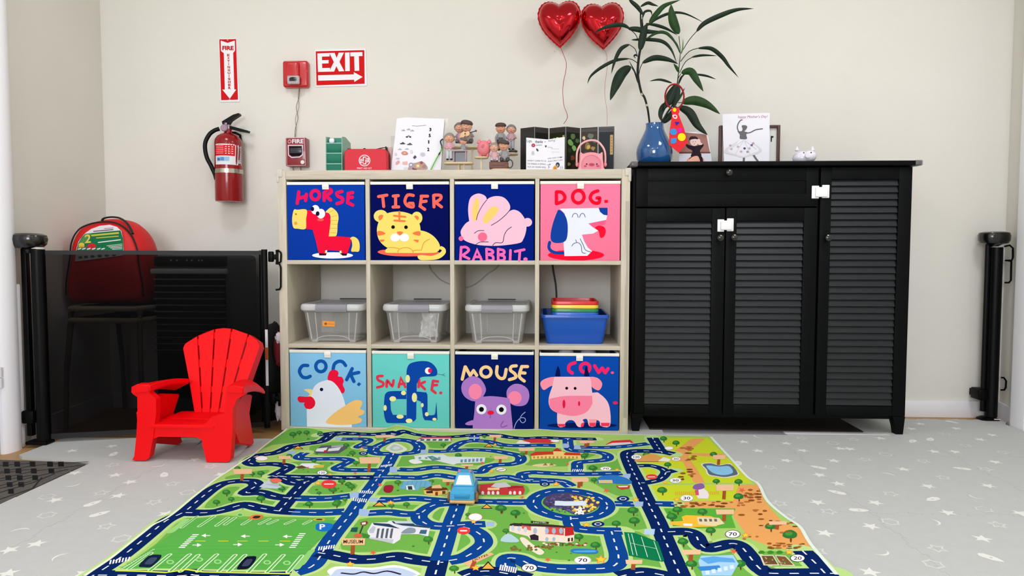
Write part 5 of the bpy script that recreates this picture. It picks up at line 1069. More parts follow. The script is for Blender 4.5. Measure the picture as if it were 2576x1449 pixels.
# ================================================================== BOXES IN THE MIDDLE ROW
def rrect(w, d, r, n=4):
    P_ = []
    for cx_, cy_, a0 in ((w/2-r, d/2-r, 0), (-w/2+r, d/2-r, pi/2), (-w/2+r, -d/2+r, pi), (w/2-r, -d/2+r, 3*pi/2)):
        P_ += [(cx_+r*cos(a0+pi/2*k/n), cy_+r*sin(a0+pi/2*k/n)) for k in range(n+1)]
    return P_
def loft(mb, rings, c, m=0, cap0=True, cap1=True):
    """rings: (w,d,r,z,(ox,oy))"""
    R_ = [[mb.bm.verts.new((c[0]+x+(q[4][0] if len(q) > 4 else 0), c[1]+y+(q[4][1] if len(q) > 4 else 0), c[2]+q[3])) for x, y in rrect(q[0], q[1], q[2])] for q in rings]
    for A_, B_ in zip(R_, R_[1:]):
        n = len(A_)
        for i in range(n): mb.bm.faces.new((A_[i], A_[(i+1) % n], B_[(i+1) % n], B_[i])).material_index = m
    if cap0: mb.bm.faces.new(R_[0][::-1]).material_index = m
    if cap1: mb.bm.faces.new(R_[-1]).material_index = m
    return mb
Z2 = cz(1)-CH    # floor of the middle row
M_clr = clear_mat('clear_box_plastic', '#D6D5D3', .70, .15); M_lid = clear_mat('translucent_lid_plastic', '#DCDDDF', .22, .3); M_rib = clear_mat('box_rib_plastic', '#DDDCDA', .45, .2)
M_lat = mat('grey_latch', '#8C8B92', .45); M_latd = mat('dark_latch', '#26262B', .5)
def clear_box(pxl, pxr, label, front=.028, tag_=False, paper=False):
    y0 = front; a, c_ = Y(690+pxl/2.83, 780, y0), Y(690+pxr/2.83, 780, y0); w = c_.x-a.x; xm = (a.x+c_.x)/2; d = .355
    t = thing('clear_storage_box', label, 'box', (xm, y0+d/2, Z2), group='clear lidded storage boxes in the middle row')
    o = (xm, y0+d/2, Z2+.0005); H_ = .148
    b = MB(); loft(b, [(w*.76, d*.86, .02, .006), (w*.78, d*.88, .022, .012), (w*.90, d*.95, .024, H_-.02), (w*.93, d*.965, .024, H_-.018), (w*.935, d*.97, .024, H_)], o, cap1=False)
    b.build('body', M_clr, t)
    b = MB()
    for s_ in (-1, 1):     # corner ribs and side ribs of the front
        for f_ in (-1, 1):
            b.tube([(xm+s_*w*.33, y0+d/2+f_*(d*.435), Z2+.014), (xm+s_*w*.38, y0+d/2+f_*(d*.468), Z2+H_-.02)], .0032, 6)
            b.tube([(xm+s_*w*.24, y0+d/2+f_*(d*.437), Z2+.014), (xm+s_*w*.26, y0+d/2+f_*(d*.472), Z2+H_-.02)], .0022, 6)
    for k in range(3): b.tube([(xm-w*.34, y0+.05+k*.12, Z2+.010), (xm+w*.34, y0+.05+k*.12, Z2+.010)], .0018, 5)
    b.tube([(xm+w*.26*cos(u), y0+d*.5-d*.44, Z2+.010+.020*sin(u)) for u in [pi*k/10 for k in range(11)]], .002, 5)
    o_ = b.build('ribs', M_rib, t); o_['kind'] = 'stuff'
    for s_ in (-1, 1):
        for f_ in (-1, 1):
            b = MB(); b.box(xm+s_*w*.29-.014, xm+s_*w*.29+.014, y0+d/2+f_*d*.39-.012, y0+d/2+f_*d*.39+.012, Z2, Z2+.012, b=.004); b.build('foot', M_rib, t)
    b = MB(); loft(b, [(w*.975, d*.99, .03, H_-.012), (w, d, .032, H_-.008), (w, d, .032, H_+.006), (w*.97, d*.98, .03, H_+.014), (w*.90, d*.93, .03, H_+.015), (w*.88, d*.91, .03, H_+.009)], o)
    b.build('lid', M_lid, t)
    for f_, mm, nm in ((-1, M_lat, 'latch'), (1, M_latd, 'latch')):
        b = MB(); yy = y0+d/2+f_*d/2
        pr = [(-.003, -.014), (.006, -.016), (.009, -.006), (.009, .006), (.004, .014), (-.012, .0185), (-.022, .0175), (-.022, .014), (-.006, .011)]
        P_ = [(-f_*-u, v) for u, v in pr]
        b.prism([(yy+f_*u, Z2+H_+v) for u, v in pr], (xm-w*.235, 0, 0), (0, 1, 0), (0, 0, 1), w*.47); fixn(b); o_ = b.build(nm, mm, t)
        if f_ == 1: o_['label'] = 'dark rear latch'
    if tag_:
        A = wall_art(690, 650, 2.83, y0+d*.5-d*.468); A.P([(345, 445), (432, 449), (431, 486), (344, 482)], '#F59A3C'); A.E(366, 465, 10, 9, '#8A5A2A'); A.L([(382, 466), (424, 468)], 5, '#C87A30', smooth=False)
        b = MB(); b.art(A, 0); px_poly(b, [(690+344/2.83, 650+446/2.83), (690+432/2.83, 650+449/2.83), (690+431/2.83, 650+486/2.83), (690+344/2.83, 650+482/2.83)], y0+d*.5-d*.468+.0002, .0004, 0); b.build('price_sticker', PRINT if False else mat('orange_sticker', '#F59A3C', .6), t) if False else b.build('price_sticker', PRINT, t, smooth=False)
    return t
clear_box(172, 640, 'clear lidded box with a small orange sticker below the HORSE bin', tag_=True)
clear_box(762, 1222, 'clear lidded box holding crumpled white film below the TIGER bin', front=.030)
clear_box(1352, 1818, 'empty clear lidded box with a grey latch below the RABBIT bin', front=.026)
# crumpled film inside the middle box
b = MB(); r_ = random.Random(4); c0 = Y(690+1100/2.83, 650+470/2.83, .12)
hts = [[r_.uniform(-.016, .016) for _ in range(9)] for _ in range(9)]
b.grid(lambda u, v: Vector((c0.x-.035+.075*u+hts[int(v*8)][int(u*8)]*.3, .10+.05*v+hts[int(u*8)][int(v*8)], Z2+.02+.098*v)), 8, 8)
tag(b.build('plastic_film', mat('white_film', '#F2F2F2', .2, coat=.5), smooth=False), 'crumpled shiny white film inside the box below the TIGER bin', 'film')
# blue bin with nested trays
def tub(name, label, cat, pts, c, colour, hgt_top, hgt_bot, y0, d, w_top, w_bot, rim=.006, th=.003, r=.018, xm=0, group=None):
    t = thing(name, label, cat, (xm, y0+d/2, hgt_bot), group=group)
    mm = mat('plastic'+colour[1:], colour, .35, coat=.15)
    H_ = hgt_top-hgt_bot; dd = (w_top-w_bot)
    b = MB(); loft(b, [(w_bot, d-dd, r, 0), (w_bot+.003, d-dd+.003, r, .003), (w_top-rim*2, d-rim*2, r, H_-.012), (w_top-rim*2, d-rim*2, r, H_), (w_top-rim*2-th*2, d-rim*2-th*2, r, H_), (w_top-rim*2-th*2-.002, d-rim*2-th*2-.002, r, H_-.012), (w_bot-th*2, d-dd-th*2, r, .004)], (xm, y0+d/2, hgt_bot))
    b.build('body', mm, t)
    b = MB(); o = (xm, y0+d/2, hgt_bot)
    loft(b, [(w_top-rim*2, d-rim*2, r, H_-.001), (w_top-rim*2, d-rim*2, r, H_+.001), (w_top-.002, d-.002, r+.004, H_+.001), (w_top, d, r+.004, H_-.002), (w_top, d, r+.004, H_-.012), (w_top-.003, d-.003, r+.003, H_-.012), (w_top-.004, d-.004, r+.003, H_-.003)], o, cap0=False, cap1=False)
    b.build('rim', mm, t)
    return t
f0 = .035
aL, aR, bL, bR = Y(690+1897/2.83, 795, f0), Y(690+2390/2.83, 795, f0), Y(690+1945/2.83, 868, f0+.02), Y(690+2345/2.83, 868, f0+.02)
xb = (aL.x+aR.x)/2; ztop = Y(1450, 650+405/2.83, f0).z
tub('plastic_tub', 'large royal blue plastic tub holding stacked small trays below the DOG bin', 'tub', 0, 0, '#0A52B8', ztop, Z2+.0005, f0, .34, aR.x-aL.x, bR.x-bL.x, xm=xb)
cols = [('#1668D8', 'blue tray at the bottom of the stack inside the blue tub'), ('#1F8A4C', 'green tray second from the bottom of the stack in the blue tub'), ('#F5D73C', 'yellow tray second from the top of the stack in the blue tub'), ('#E0202A', 'red tray topmost of the stack in the blue tub')]
tyf = .075; tl, tr_ = Y(690+1975/2.83, 768, tyf), Y(690+2312/2.83, 768, tyf); tw = tr_.x-tl.x; ztr = Y(1447, 650+330/2.83, tyf).z
ztr0 = Y(1447, 650+325/2.83, tyf).z
for k, (c_, lab) in enumerate(cols):
    zt_ = ztr0+.010-(3-k)*.0155
    tub('small_tray', lab, 'tray', 0, 0, c_, zt_, zt_-.040, tyf, .235, tw, tw-.03, rim=.005, r=.02, xm=(tl.x+tr_.x)/2, group='nested coloured trays in the blue tub')
# something for the nested trays to stand on inside the tub
# ================================================================== BABY GATE ON THE LEFT
M_gate = mat('black_gate_plastic', '#050506', .45, spec=.12); M_gtube = mat('black_gate_tube', '#050607', .38, spec=.15)
GP = Vector((-.885, -.237, 0)); GQ = Vector((-.092, -.006, 0))
def mesh_fabric():
    m = bpy.data.materials.new('black_gate_mesh'); m.use_nodes = True; nt = m.node_tree; b = nt.nodes['Principled BSDF']
    b.inputs['Base Color'].default_value = (.0016, .0016, .002, 1); b.inputs['Roughness'].default_value = .7; b.inputs['Specular IOR Level'].default_value = .03
    t = nt.nodes.new('ShaderNodeBsdfTransparent'); mx = nt.nodes.new('ShaderNodeMixShader'); mx.inputs[0].default_value = .875
    nt.links.new(t.outputs[0], mx.inputs[1]); nt.links.new(b.outputs[0], mx.inputs[2]); nt.links.new(mx.outputs[0], nt.nodes['Material Output'].inputs[0]); return m
t = thing('baby_gate', 'black mesh retractable baby gate drawn across from door casing to shelf', 'gate', (GP.x, GP.y, 0))
zL = Y(140, 630, -.23).z; zR = Y(640, 631, -.02).z
dv = (GQ-GP).normalized(); nv = Vector((dv.y, -dv.x, 0))
b = MB(); n_ = 24
def gp(u, v):
    p = GP.lerp(GQ, u); h_ = zL+(zR-zL)*u; w_ = .006*sin(pi*u)*sin(2.4*pi*v+5*u)
    return Vector((p.x, p.y, .02+(h_-.02-.012)*v))+nv*w_
b.grid(gp, n_, 12); b.build('mesh_panel', mesh_fabric(), t)
b = MB(); b.grid(lambda u, v: gp(u, 1)+Vector((0, 0, -.004+.016*v))+nv*.001, n_, 1); b.grid(lambda u, v: gp(1-u, 1)+Vector((0, 0, -.004+.016*v))-nv*.001, n_, 1); b.build('top_band', mat('black_webbing', '#08080A', .6), t)
b = MB(); b.grid(lambda u, v: gp(u, 0)+Vector((0, 0, -.004+.02*v))+nv*.001, n_, 1); b.build('bottom_band', mat('black_webbing', '#08080A', .6), t)
xcL = GP.x+.006
b = MB(); b.lathe([(0, .012), (.024, .012), (.024, zL+.004), (0, zL+.004)], (xcL, GP.y, 0), 20); b.build('housing_tube', M_gtube, t)
b = MB(); b.box(xcL-.062, xcL-.040, GP.y-.010, GP.y+.012, .03, zL+.010, b=.003); b.build('wall_rail', M_gtube, t)
b = MB(); zc_ = Y(76, 604, GP.y).z
loft(b, [(.02, .02, .009, -.05), (.035, .03, .013, -.036), (.095, .085, .04, -.028), (.122, .10, .048, -.016), (.130, .108, .052, .004), (.122, .10, .048, .018), (.09, .08, .036, .025), (.04, .04, .018, .027)], (xcL-.035, GP.y, zc_)); b.build('locking_cap', mat('gloss_black_plastic', '#0A0A0C', .22, coat=.4), t)
b = MB(); b.lathe([(0, zL+.006), (.022, zL+.006), (.022, zL+.012), (0, zL+.012)], (xcL, GP.y, 0), 20); b.build('white_ring', mat('white_ring', '#D8D6D0', .4), t)
b = MB(); b.box(-.947, xcL-.02, GP.y-.028, GP.y-.004, Y(80, 1062, GP.y).z, Y(80, 1030, GP.y).z, b=.006); b.build('bottom_bracket', M_gate, t)
b = MB(); b.box(xcL-.055, xcL+.03, GP.y-.03, GP.y+.02, 0, .014, b=.005); b.build('foot', M_gate, t)
b = MB(); b.box(-.975, -.925, -.262, -.21, -.012, 1.2, b=.002) if False else b.box(-.972, -.948, -.258, -.243, -.012, .62, b=.003); b.build('mounting_strip', M_white, t)
# closing bar and D handle near the shelf
b = MB(); b.lathe([(0, .012), (.011, .012), (.011, zR+.006), (0, zR+.006)], (GQ.x, GQ.y, 0), 14, sx=1.1); b.box(GQ.x-.022, GQ.x-.008, GQ.y-.004, GQ.y+.004, .015, zR+.002, b=.002); b.build('closing_bar', M_gtube, t)
yb = GQ.y
for pts in ([(694, 631), (700, 630), (706, 635), (707, 640), (706, 658), (702, 661), (694, 661)], [(694, 663), (703, 664), (706, 672), (706, 722), (703, 728), (694, 729)]):
    b = MB(); b.tube([Y(x, y, yb) for x, y in pts], .004, 8); b.build('pull_handle', M_gate, t)
for ya, yb_ in ((630, 664), (988, 1022)):
    c0 = Y(705, (ya+yb_)/2, .01); b = MB(); zt_, zb_ = Y(710, ya, .0).z, Y(710, yb_, .0).z
    b.box(SX0-.012, SX0-.0004, -.004, .034, zb_, zt_, b=.004); b.box(SX0-.030, SX0-.010, .002, .022, (zb_+zt_)/2-.010, (zb_+zt_)/2+.012, b=.004); b.box(SX0-.045, SX0-.024, -.002, .018, zb_+.008, zt_-.004, b=.005)
    b.build('wall_bracket', M_gate, t)
b = MB(); p0 = Y(667, 829, -.03); p1 = Y(676, 970, -.03); b.box(p0.x, p1.x, -.032, -.030, p1.z, p0.z); b.build('sticker_strip', mat('white_sticker', '#D9D5DC', .5), t)
b = MB(); p0 = Y(667, 874, -.03); p1 = Y(676, 905, -.03); b.box(p0.x, p1.x, -.0326, -.0318, p1.z, p0.z); b.build('orange_label', mat('brown_orange_label', '#B4592E', .5), t)
# ---- right gate, rolled up
t = thing('baby_gate_housing', 'black rolled-up baby gate canister standing in right corner by the casing', 'gate', (3.08, .345, 0))
yr = .34; pT, pB = Y(2507, 622, yr), Y(2492, 1052, yr)
ax_ = (pT-pB)
b = MB(); b.tube([pB+ax_*.012, pT], .025, 20); b.build('housing_tube', M_gtube, t)
b = MB(); b.tube([pB+Vector((-.030, .01, .03)), pT+Vector((-.030, .01, .012))], .011, 10); b.build('wall_rail', M_gtube, t)
q = Y(2501, 598, yr); b = MB(); loft(b, [(.02, .02, .009, -.042), (.06, .055, .026, -.030), (.108, .09, .042, -.024), (.124, .10, .048, -.012), (.126, .104, .05, .010), (.116, .096, .046, .022), (.08, .07, .034, .027)], tuple(q)); b.build('locking_cap', _mats['gloss_black_plastic'], t)
b = MB(); b.lathe([(0, -.003), (.023, -.003), (.023, .003), (0, .003)], tuple(pT), 18); b.build('white_ring', _mats['white_ring'], t)
for pts, r_ in (([(2527, 620), (2540, 617), (2548, 624), (2548, 648), (2545, 655), (2530, 655)], .004), ([(2529, 655), (2544, 658), (2543, 705), (2538, 711), (2528, 711)], .004), ([(2519, 950), (2525, 950), (2531, 958), (2530, 975), (2526, 981), (2518, 981)], .004)):
    b = MB(); b.tube([Y(x, y, yr-.005) for x, y in pts], r_, 8); b.build('pull_handle', M_gate, t)
p0, p1 = Y(2459, 978, yr), Y(2482, 1006, yr); b = MB(); b.box(p0.x, p1.x, yr-.012, yr+.05, p1.z, p0.z, b=.006, seg=3); b.box(p0.x+.01, p1.x, yr+.04, YW-.013, p1.z+.01, p0.z-.01); b.build('wall_bracket', M_gate, t)
b = MB(); loft(b, [(.085, .06, .02, 0), (.085, .06, .02, .005), (.055, .05, .02, .012)], (pB.x-.012, yr, .0003)); b.build('foot', M_gate, t)
b = MB(); b.box(pB.x-.004, pB.x+.022, yr-.033, yr-.029, .006, .010); b.build('foot_label', _mats['white_ring'], t)
# ================================================================== BEHIND THE GATE
# air cooler
t = thing('air_cooler', 'dark grey slatted air cooler unit standing behind the gate mesh', 'heater', (-.4, .22, -.0125))
fy = .06; c0, c1 = Y(362, 640, fy), Y(572, 640, fy); x0, x1 = c0.x+.032, c1.x; zt_ = Y(450, 640, fy).z; zc0 = Y(450, 670, fy).z
M_dk = mat('dark_appliance', '#6A6C6E', .45); M_dk2 = mat('black_appliance', '#17191B', .4)
b = MB(); b.box(x0+.004, x1, fy+.004, .36, .02, zt_-.004, b=.02, seg=3); b.build('housing', M_dk, t)
b = MB(); b.box(x0+.012, x1-.004, fy-.004, fy+.008, zc0, zt_-.008, b=.003); 
for k, x in enumerate((430, 445, 470, 482, 500, 508)): q = Y(x, 655, fy-.005); b.box(q.x-.003, q.x+.003, fy-.0052, fy-.0038, q.z-.003, q.z+.003, m=1)
b.build('control_panel', [M_dk2, mat('grey_symbols', '#B8B8C4', .5)], t)
zz = Y(450, 676, fy).z; b = MB(); b.box(x0, x1, fy-.012, fy+.006, zz-.022, zz, b=.004); b.build('front_ledge', mat('grey_ledge', '#C4C5BE', .4), t)
b = MB(); b.box(x0+.016, x1-.012, fy-.001, fy+.006, .12, zz-.026); b.build('grille_back', M_dk2, t)
for k in range(12):
    z = zz-.045-k*.0275; b = MB(); b.box(x0+.012, x1-.010, fy-.012, fy, z-.0022, z+.0022, b=.001, M=None); b.build('slat', mat('slat_grey', '#7D8682', .35), t)
for x in (x0+.03, x1-.03):
    for y in (fy+.03, .33): b = MB(); b.box(x-.02, x+.02, y-.02, y+.02, -.0125, .021, b=.005); b.build('foot', M_dk2, t)
# stacked chairs
M_cf = mat('tan_chair_frame', '#C0B090', .4); M_seat = mat('black_vinyl_seat', '#141416', .5); M_cleg = mat('brown_grey_tube', '#7A7160', .4, metal=.2)
def chair(zs_, lab, dx=0, dy=0, back=True):
    c0, c1 = Y(170, 775, -.02), Y(343, 775, -.02); xa, xb_ = c0.x+dx, c1.x+dx; ya, yb = -.02+dy, .34+dy
    t = thing('stacking_chair', lab, 'chair', ((xa+xb_)/2, (ya+yb)/2, -.0125), group='stacking chairs behind the gate')
    b = MB(); b.box(xa+.012, xb_-.012, ya+.01, yb, zs_-.022, zs_-.002, b=.008, seg=3); b.build('seat', M_seat, t)
    b = MB(); b.tube([(xa, yb, zs_-.02), (xa, ya+.03, zs_-.012), (xa+.008, ya+.008, zs_-.012), (xa+.03, ya, zs_-.012), (xb_-.03, ya, zs_-.012), (xb_-.008, ya+.008, zs_-.012), (xb_, ya+.03, zs_-.012), (xb_, yb, zs_-.02)], .0115, 10); b.build('seat_frame', M_cf, t)
    for x, s_ in ((xa, -1), (xb_, 1)):
        b = MB(); b.tube([(x-s_*.002, ya+.05, zs_-.015), (x, ya+.02, zs_-.03), (x+s_*.012, ya, zs_*.5), (x+s_*.02, ya-.02 if zs_ < .46 else ya-.004, 0.0)], .010, 10); b.build('leg', M_cleg, t)
        b = MB(); b.tube([(x-s_*.002, yb-.04, zs_-.015), (x+s_*.010, yb+.01, zs_*.5), (x+s_*.016, yb+.03, 0.0)], .010, 10); b.build('leg', M_cleg, t)
    if back:
        b = MB(); b.tube([(xa+.012, yb-.01, zs_-.01), (xa+.02, yb+.02, zs_+.1), (xa+.03, yb+.045, zs_+.19), (xb_-.03, yb+.045, zs_+.19), (xb_-.02, yb+.02, zs_+.1), (xb_-.012, yb-.01, zs_-.01)], .010, 8); b.build('back_frame', M_cleg, t)
        b = MB(); b.box(xa+.03, xb_-.03, yb+.02, yb+.04, zs_+.06, zs_+.17, b=.008); b.build('backrest', M_seat, t)
    return t
zsA = Y(260, 770, -.02).z
chair(zsA, 'upper black stacking chair with a tan frame behind the gate', 0, 0)
chair(zsA-.048, 'lower black stacking chair nested under another behind the gate', .004, -.006, back=False)
# ---- backpack
t = thing('backpack', 'red backpack with a green and white kit label on the chair seat', 'bag', (Y(280, 770, .1).x, .12, zsA))
by0 = .055
def bp_outline(): return [(192, 770), (190, 640), (196, 598), (212, 572), (232, 560), (262, 552), (300, 551), (330, 562), (352, 585), (366, 615), (371, 650), (371, 770)]
P_ = [(Y(*p, by0+.06).x, Y(*p, by0+.06).z) for p in cr(bp_outline(), 4)]
P_ = [(x, max(z, zsA+.001)) for x, z in P_]
cxp = sum(p[0] for p in P_)/len(P_); czp = zsA+.11
b = MB(); ys = [(by0+.0, .80), (by0+.012, .90), (by0+.035, .97), (by0+.07, 1.0), (by0+.12, .99), (by0+.16, .93), (by0+.175, .84)]
R_ = [[b.bm.verts.new((cxp+(x-cxp)*s_, yy, max(zsA+.001, czp+(z-czp)*s_))) for x, z in P_] for yy, s_ in ys]
for A_, B_ in zip(R_, R_[1:]):
    n = len(A_)
    for i in range(n): b.bm.faces.new((A_[i], A_[(i+1) % n], B_[(i+1) % n], B_[i]))
b.bm.faces.new(R_[0][::-1]); b.bm.faces.new(R_[-1]); fixn(b)
M_bag = mat('red_nylon', '#D91414', .6, bump=.5, bscale=25, noise=.05, nscale=20); b.build('bag_body', M_bag, t, ang=60)
M_bk = mat('black_strap', '#101013', .65)
b = MB(); b.tube([Vector((cxp+(x-cxp)*.93, by0+.010, czp+(z-czp)*.94)) for x, z in P_ if z > zsA+.02], .0035, 6); b.build('piping', M_bk, t)
b = MB(); hpts = cr([(256, 556), (262, 549), (282, 546), (302, 549), (318, 560), (328, 575), (334, 588)], 4, False); b.tube([Y(x, y, by0+.03-(.03 if i > 12 else 0)*((i-12)/12 if i > 12 else 0)) for i, (x, y) in enumerate(hpts)], .0065, 8, flat=.6); b.build('top_handle', M_bk, t)
b = MB()
LO = Vector((0, by0-.005, 0)); A = wall_art(0, 560, 5.572, by0-.0065)
lab_ = [(1200, 145), (1280, 90), (1400, 45), (1540, 30), (1640, 60), (1700, 115), (1725, 220), (1735, 380), (1725, 460), (1055, 545), (1065, 400), (1100, 270), (1150, 200)]
PL = [(Y(x/5.572, 560+y/5.572, by0-.005).x, Y(x/5.572, 560+y/5.572, by0-.005).z) for x, y in lab_]
A.P(lab_, '#F0EEF0'); A.P([(1195, 155), (1690, 108), (1725, 220), (1732, 400), (1070, 400), (1100, 285), (1150, 200)], '#1F7A4C'); A.P([(1110, 280), (1195, 155), (1290, 148), (1210, 260), (1180, 300)], '#5E9A5A')
A.P([(1062, 440), (1725, 430), (1725, 458), (1057, 540)], '#B9BAB6')
A.T('2', 1190, 170, 1275, 290, '#F2DC5A', .02, sl=8); A.L([(1290, 180), (1660, 145)], 22, '#D8D04A', smooth=False); A.L([(1355, 215), (1660, 190)], 14, '#C8C850', smooth=False); A.L([(1380, 278), (1690, 240)], 14, '#EDEFEA', smooth=False)
for k in range(4): A.L([(1500+k*26, 325+k*16), (1712, 300+k*22)], 9, '#CFE4B0' if k == 0 else '#E6EFE6', smooth=False)
A.T('EMERGENCY', 1310, 98, 1585, 128, '#7A3A5A', .01, sl=14) if False else A.L([(1315, 122), (1585, 98)], 12, '#7C4A66', smooth=False); A.L([(1465, 84), (1590, 74)], 8, '#C0708A', smooth=False)
A.E(1145, 312, 42, 30, '#F0DC50'); A.P([(1100, 330), (1190, 325), (1200, 350), (1100, 352)], '#D8B83C'); A.E(1290, 335, 60, 45, '#D9303A'); A.E(1205, 350, 25, 26, '#5A6A66')
for x in (1100, 1160, 1230, 1300, 1370, 1430): A.L([(x, 372), (x+36, 362)], 16, '#F2F4F2', smooth=False)
for x in (1130, 1210, 1300, 1400, 1500, 1600): A.E(x, 490-(x-1100)*.08, 30, 18, '#5A5C5A')
b.prism(PL, (0, by0-.005, 0), (1, 0, 0), (0, 0, 1), .001); b.art(A, 1); b.build('kit_label', [M_signw, PRINT], t, smooth=False)
# ---- black bag with red lining and tissue between gate and shelf
t = thing('tote_bag', 'black bag with dark red lining wedged between gate and shelf', 'bag', (-.115, .16, -.0125))
b = MB(); r_ = random.Random(8)
def lump(mb, c, r, am, seed, n=14):
    r2 = random.Random(seed); fr = [(r2.uniform(2, 5), r2.uniform(0, 6)) for _ in range(4)]
    h = n*2//3; prof = []
    rings = []
    for i in range(h+1):
        th = pi*i/h; ring = []
        for j in range(n):
            ph = 2*pi*j/n; k = 1+am*(sin(fr[0][0]*ph+fr[0][1])*sin(th*3)+.6*sin(fr[1][0]*th*2+fr[1][1]+ph*2))
            ring.append(mb.bm.verts.new((c[0]+r[0]*k*sin(th)*cos(ph), c[1]+r[1]*k*sin(th)*sin(ph), c[2]-r[2]*k*cos(th))))
        rings.append(ring)
    for A_, B_ in zip(rings, rings[1:]):
        for j in range(n): mb.bm.faces.new((A_[j], A_[(j+1) % n], B_[(j+1) % n], B_[j]))
    bmesh.ops.remove_doubles(mb.bm, verts=mb.bm.verts, dist=1e-5)
lump(b, (-.128, .17, .22), (.068, .12, .215), .05, 3, 20); b.build('bag_body', M_bk, t)
p = Y(704, 855, .06); b = MB(); lump(b, (p.x-.006, .075, p.z-.04), (.026, .03, .075), .10, 5); b.build('red_lining', mat('dark_red_cloth', '#7A1222', .8), t)
for y_, rz in ((850, .022), (1030, .045)):
    p = Y(702, y_, .05); b = MB(); lump(b, (p.x, .05, p.z), (.016, .015, rz), .18, y_); tag(b.build('tissue', mat('white_tissue', '#D9D2D4', .8)), 'crumpled white tissue '+('at the top of the black bag beside the shelf' if y_ < 900 else 'near the floor between black bag and shelf'), 'tissue')
# ================================================================== RED CHILD CHAIR
M_rch = mat('red_moulded_plastic', '#F3040F', .40, spec=.22, bump=.12, bscale=160)
FY = -.445
def cp(x, y, yy): p = Y(330+x/3.915, 810+y/3.915, yy); return p
t = thing('child_armchair', 'small red plastic slatted garden armchair for a child', 'chair', (-.235, -.30, 0))
def fpoly(pts, yy, d, sm=0):
    P_ = [cp(*p, yy) for p in (cr(pts, 3) if sm else pts)]; return [(p.x, max(p.z, 0.0)) for p in P_]
def xyslab(name, pts, yy, d):     # slab facing front, yy = its front plane
    b = MB(); b.prism(fpoly(pts, yy, d), (0, yy+d, 0), (1, 0, 0), (0, 0, 1), d)
    bmesh.ops.bevel(b.bm, geom=[e for e in b.bm.edges if e.is_manifold and e.calc_face_angle(0) > .9], offset=.004, segments=3, affect='EDGES'); o = b.build(name, M_rch, t); return o
# front legs (with outer side returns)
xyslab('leg', [(8, 1362), (30, 1320), (52, 1100), (62, 900), (60, 740), (20, 712), (0, 690), (5, 640), (60, 612), (180, 612), (180, 700), (245, 760), (245, 900), (215, 1140), (180, 1330), (150, 1362)], FY, .028)
xyslab('leg', [(742, 1380), (700, 1210), (690, 1040), (800, 930), (920, 900), (940, 640), (1100, 632), (1110, 720), (1040, 760), (1000, 860), (1000, 1060), (975, 1360), (950, 1382)], FY, .028)
o = xyslab('apron', [(150, 1030), (800, 1040), (830, 1200), (720, 1230), (690, 1160), (640, 1135), (270, 1130), (220, 1150), (180, 1200), (120, 1200)], FY+.004, .02)
# seat: two broad slats, slightly falling to the rear
sA, sB = cp(165, 1012, FY), cp(800, 1018, FY); sz = sA.z+.002
b = MB(); b.prism([(sA.x-.004, FY-.004), (sB.x+.012, FY-.004), (sB.x+.012, FY+.085), (sA.x-.004, FY+.085)], (0, 0, sz-.016), (1, 0, 0), (0, 1, 0), .016); bmesh.ops.bevel(b.bm, geom=b.bm.edges[:], offset=.005, segments=3, affect='EDGES'); b.build('seat_slat', M_rch, t)
b = MB(); b.prism([(sA.x+.002, FY+.091), (sB.x+.006, FY+.091), (sB.x+.0, FY+.205), (sA.x+.008, FY+.205)], (0, 0, sz-.016), (1, 0, 0), (0, 1, 0), .016); bmesh.ops.bevel(b.bm, geom=b.bm.edges[:], offset=.005, segments=3, affect='EDGES'); b.build('seat_slat', M_rch, t)
for xx in (sA.x+.002, sB.x-.002):   # seat rails under it
    b = MB(); b.box(xx-.008, xx+.008, FY+.02, FY+.24, sz-.05, sz-.012, b=.004); b.build('side_rail', M_rch, t)
# backrest: five fanned slats on a reclined plane
byb = FY+.185; BO = Vector((0, byb, sz-.02)); rec = radians(17); BU = Vector((1, 0, 0)); BV = Vector((0, sin(rec), cos(rec))); BN = BU.cross(BV)
def bk(x, y): p = plane_at(330+x/3.915, 810+y/3.915, BO, BN)-BO; return (p.x, p.dot(BV))
def arc(x): # top outline of the fan in crop px
    pts = [(515, 245), (530, 215), (650, 140), (820, 72), (910, 60), (1000, 68), (1165, 125), (1250, 190), (1262, 235)]
    for a, c_ in zip(pts, pts[1:]):
        if a[0] <= x <= c_[0]: return a[1]+(c_[1]-a[1])*(x-a[0])/(c_[0]-a[0])
    return 245
tops = [515, 655, 822, 990, 1155, 1262]; bots = [628, 700, 778, 860, 925, 985]; by_ = 905
for k in range(5):
    a0, a1 = tops[k]+(8 if k else 0), tops[k+1]-(8 if k < 4 else 0); b0, b1 = bots[k]+(8 if k else 0), bots[k+1]-(8 if k < 4 else 0)
    if k == 0: pts = [(b0, by_), (570, 560), (512, 262)]+[(a0+(a1-a0)*u, arc(a0+(a1-a0)*u)) for u in (0.06, .2, .4, .6, .8, 1)]+[(b1, by_)]
    elif k == 4: pts = [(b0, by_)]+[(a0+(a1-a0)*u, arc(a0+(a1-a0)*u)) for u in (0, .2, .4, .6, .8, .96)]+[(1262, 250), (1150, 560), (b1, by_)]
    else: pts = [(b0, by_)]+[(a0+(a1-a0)*u, arc(a0+(a1-a0)*u)) for u in (0, .25, .5, .75, 1)]+[(b1, by_)]
    b = MB(); b.prism([bk(*p) for p in pts], BO-BN*.012, BU, BV, .012); bmesh.ops.bevel(b.bm, geom=[e for e in b.bm.edges if e.is_manifold and e.calc_face_angle(0) > .9], offset=.003, segments=2, affect='EDGES'); b.build('back_slat', M_rch, t)
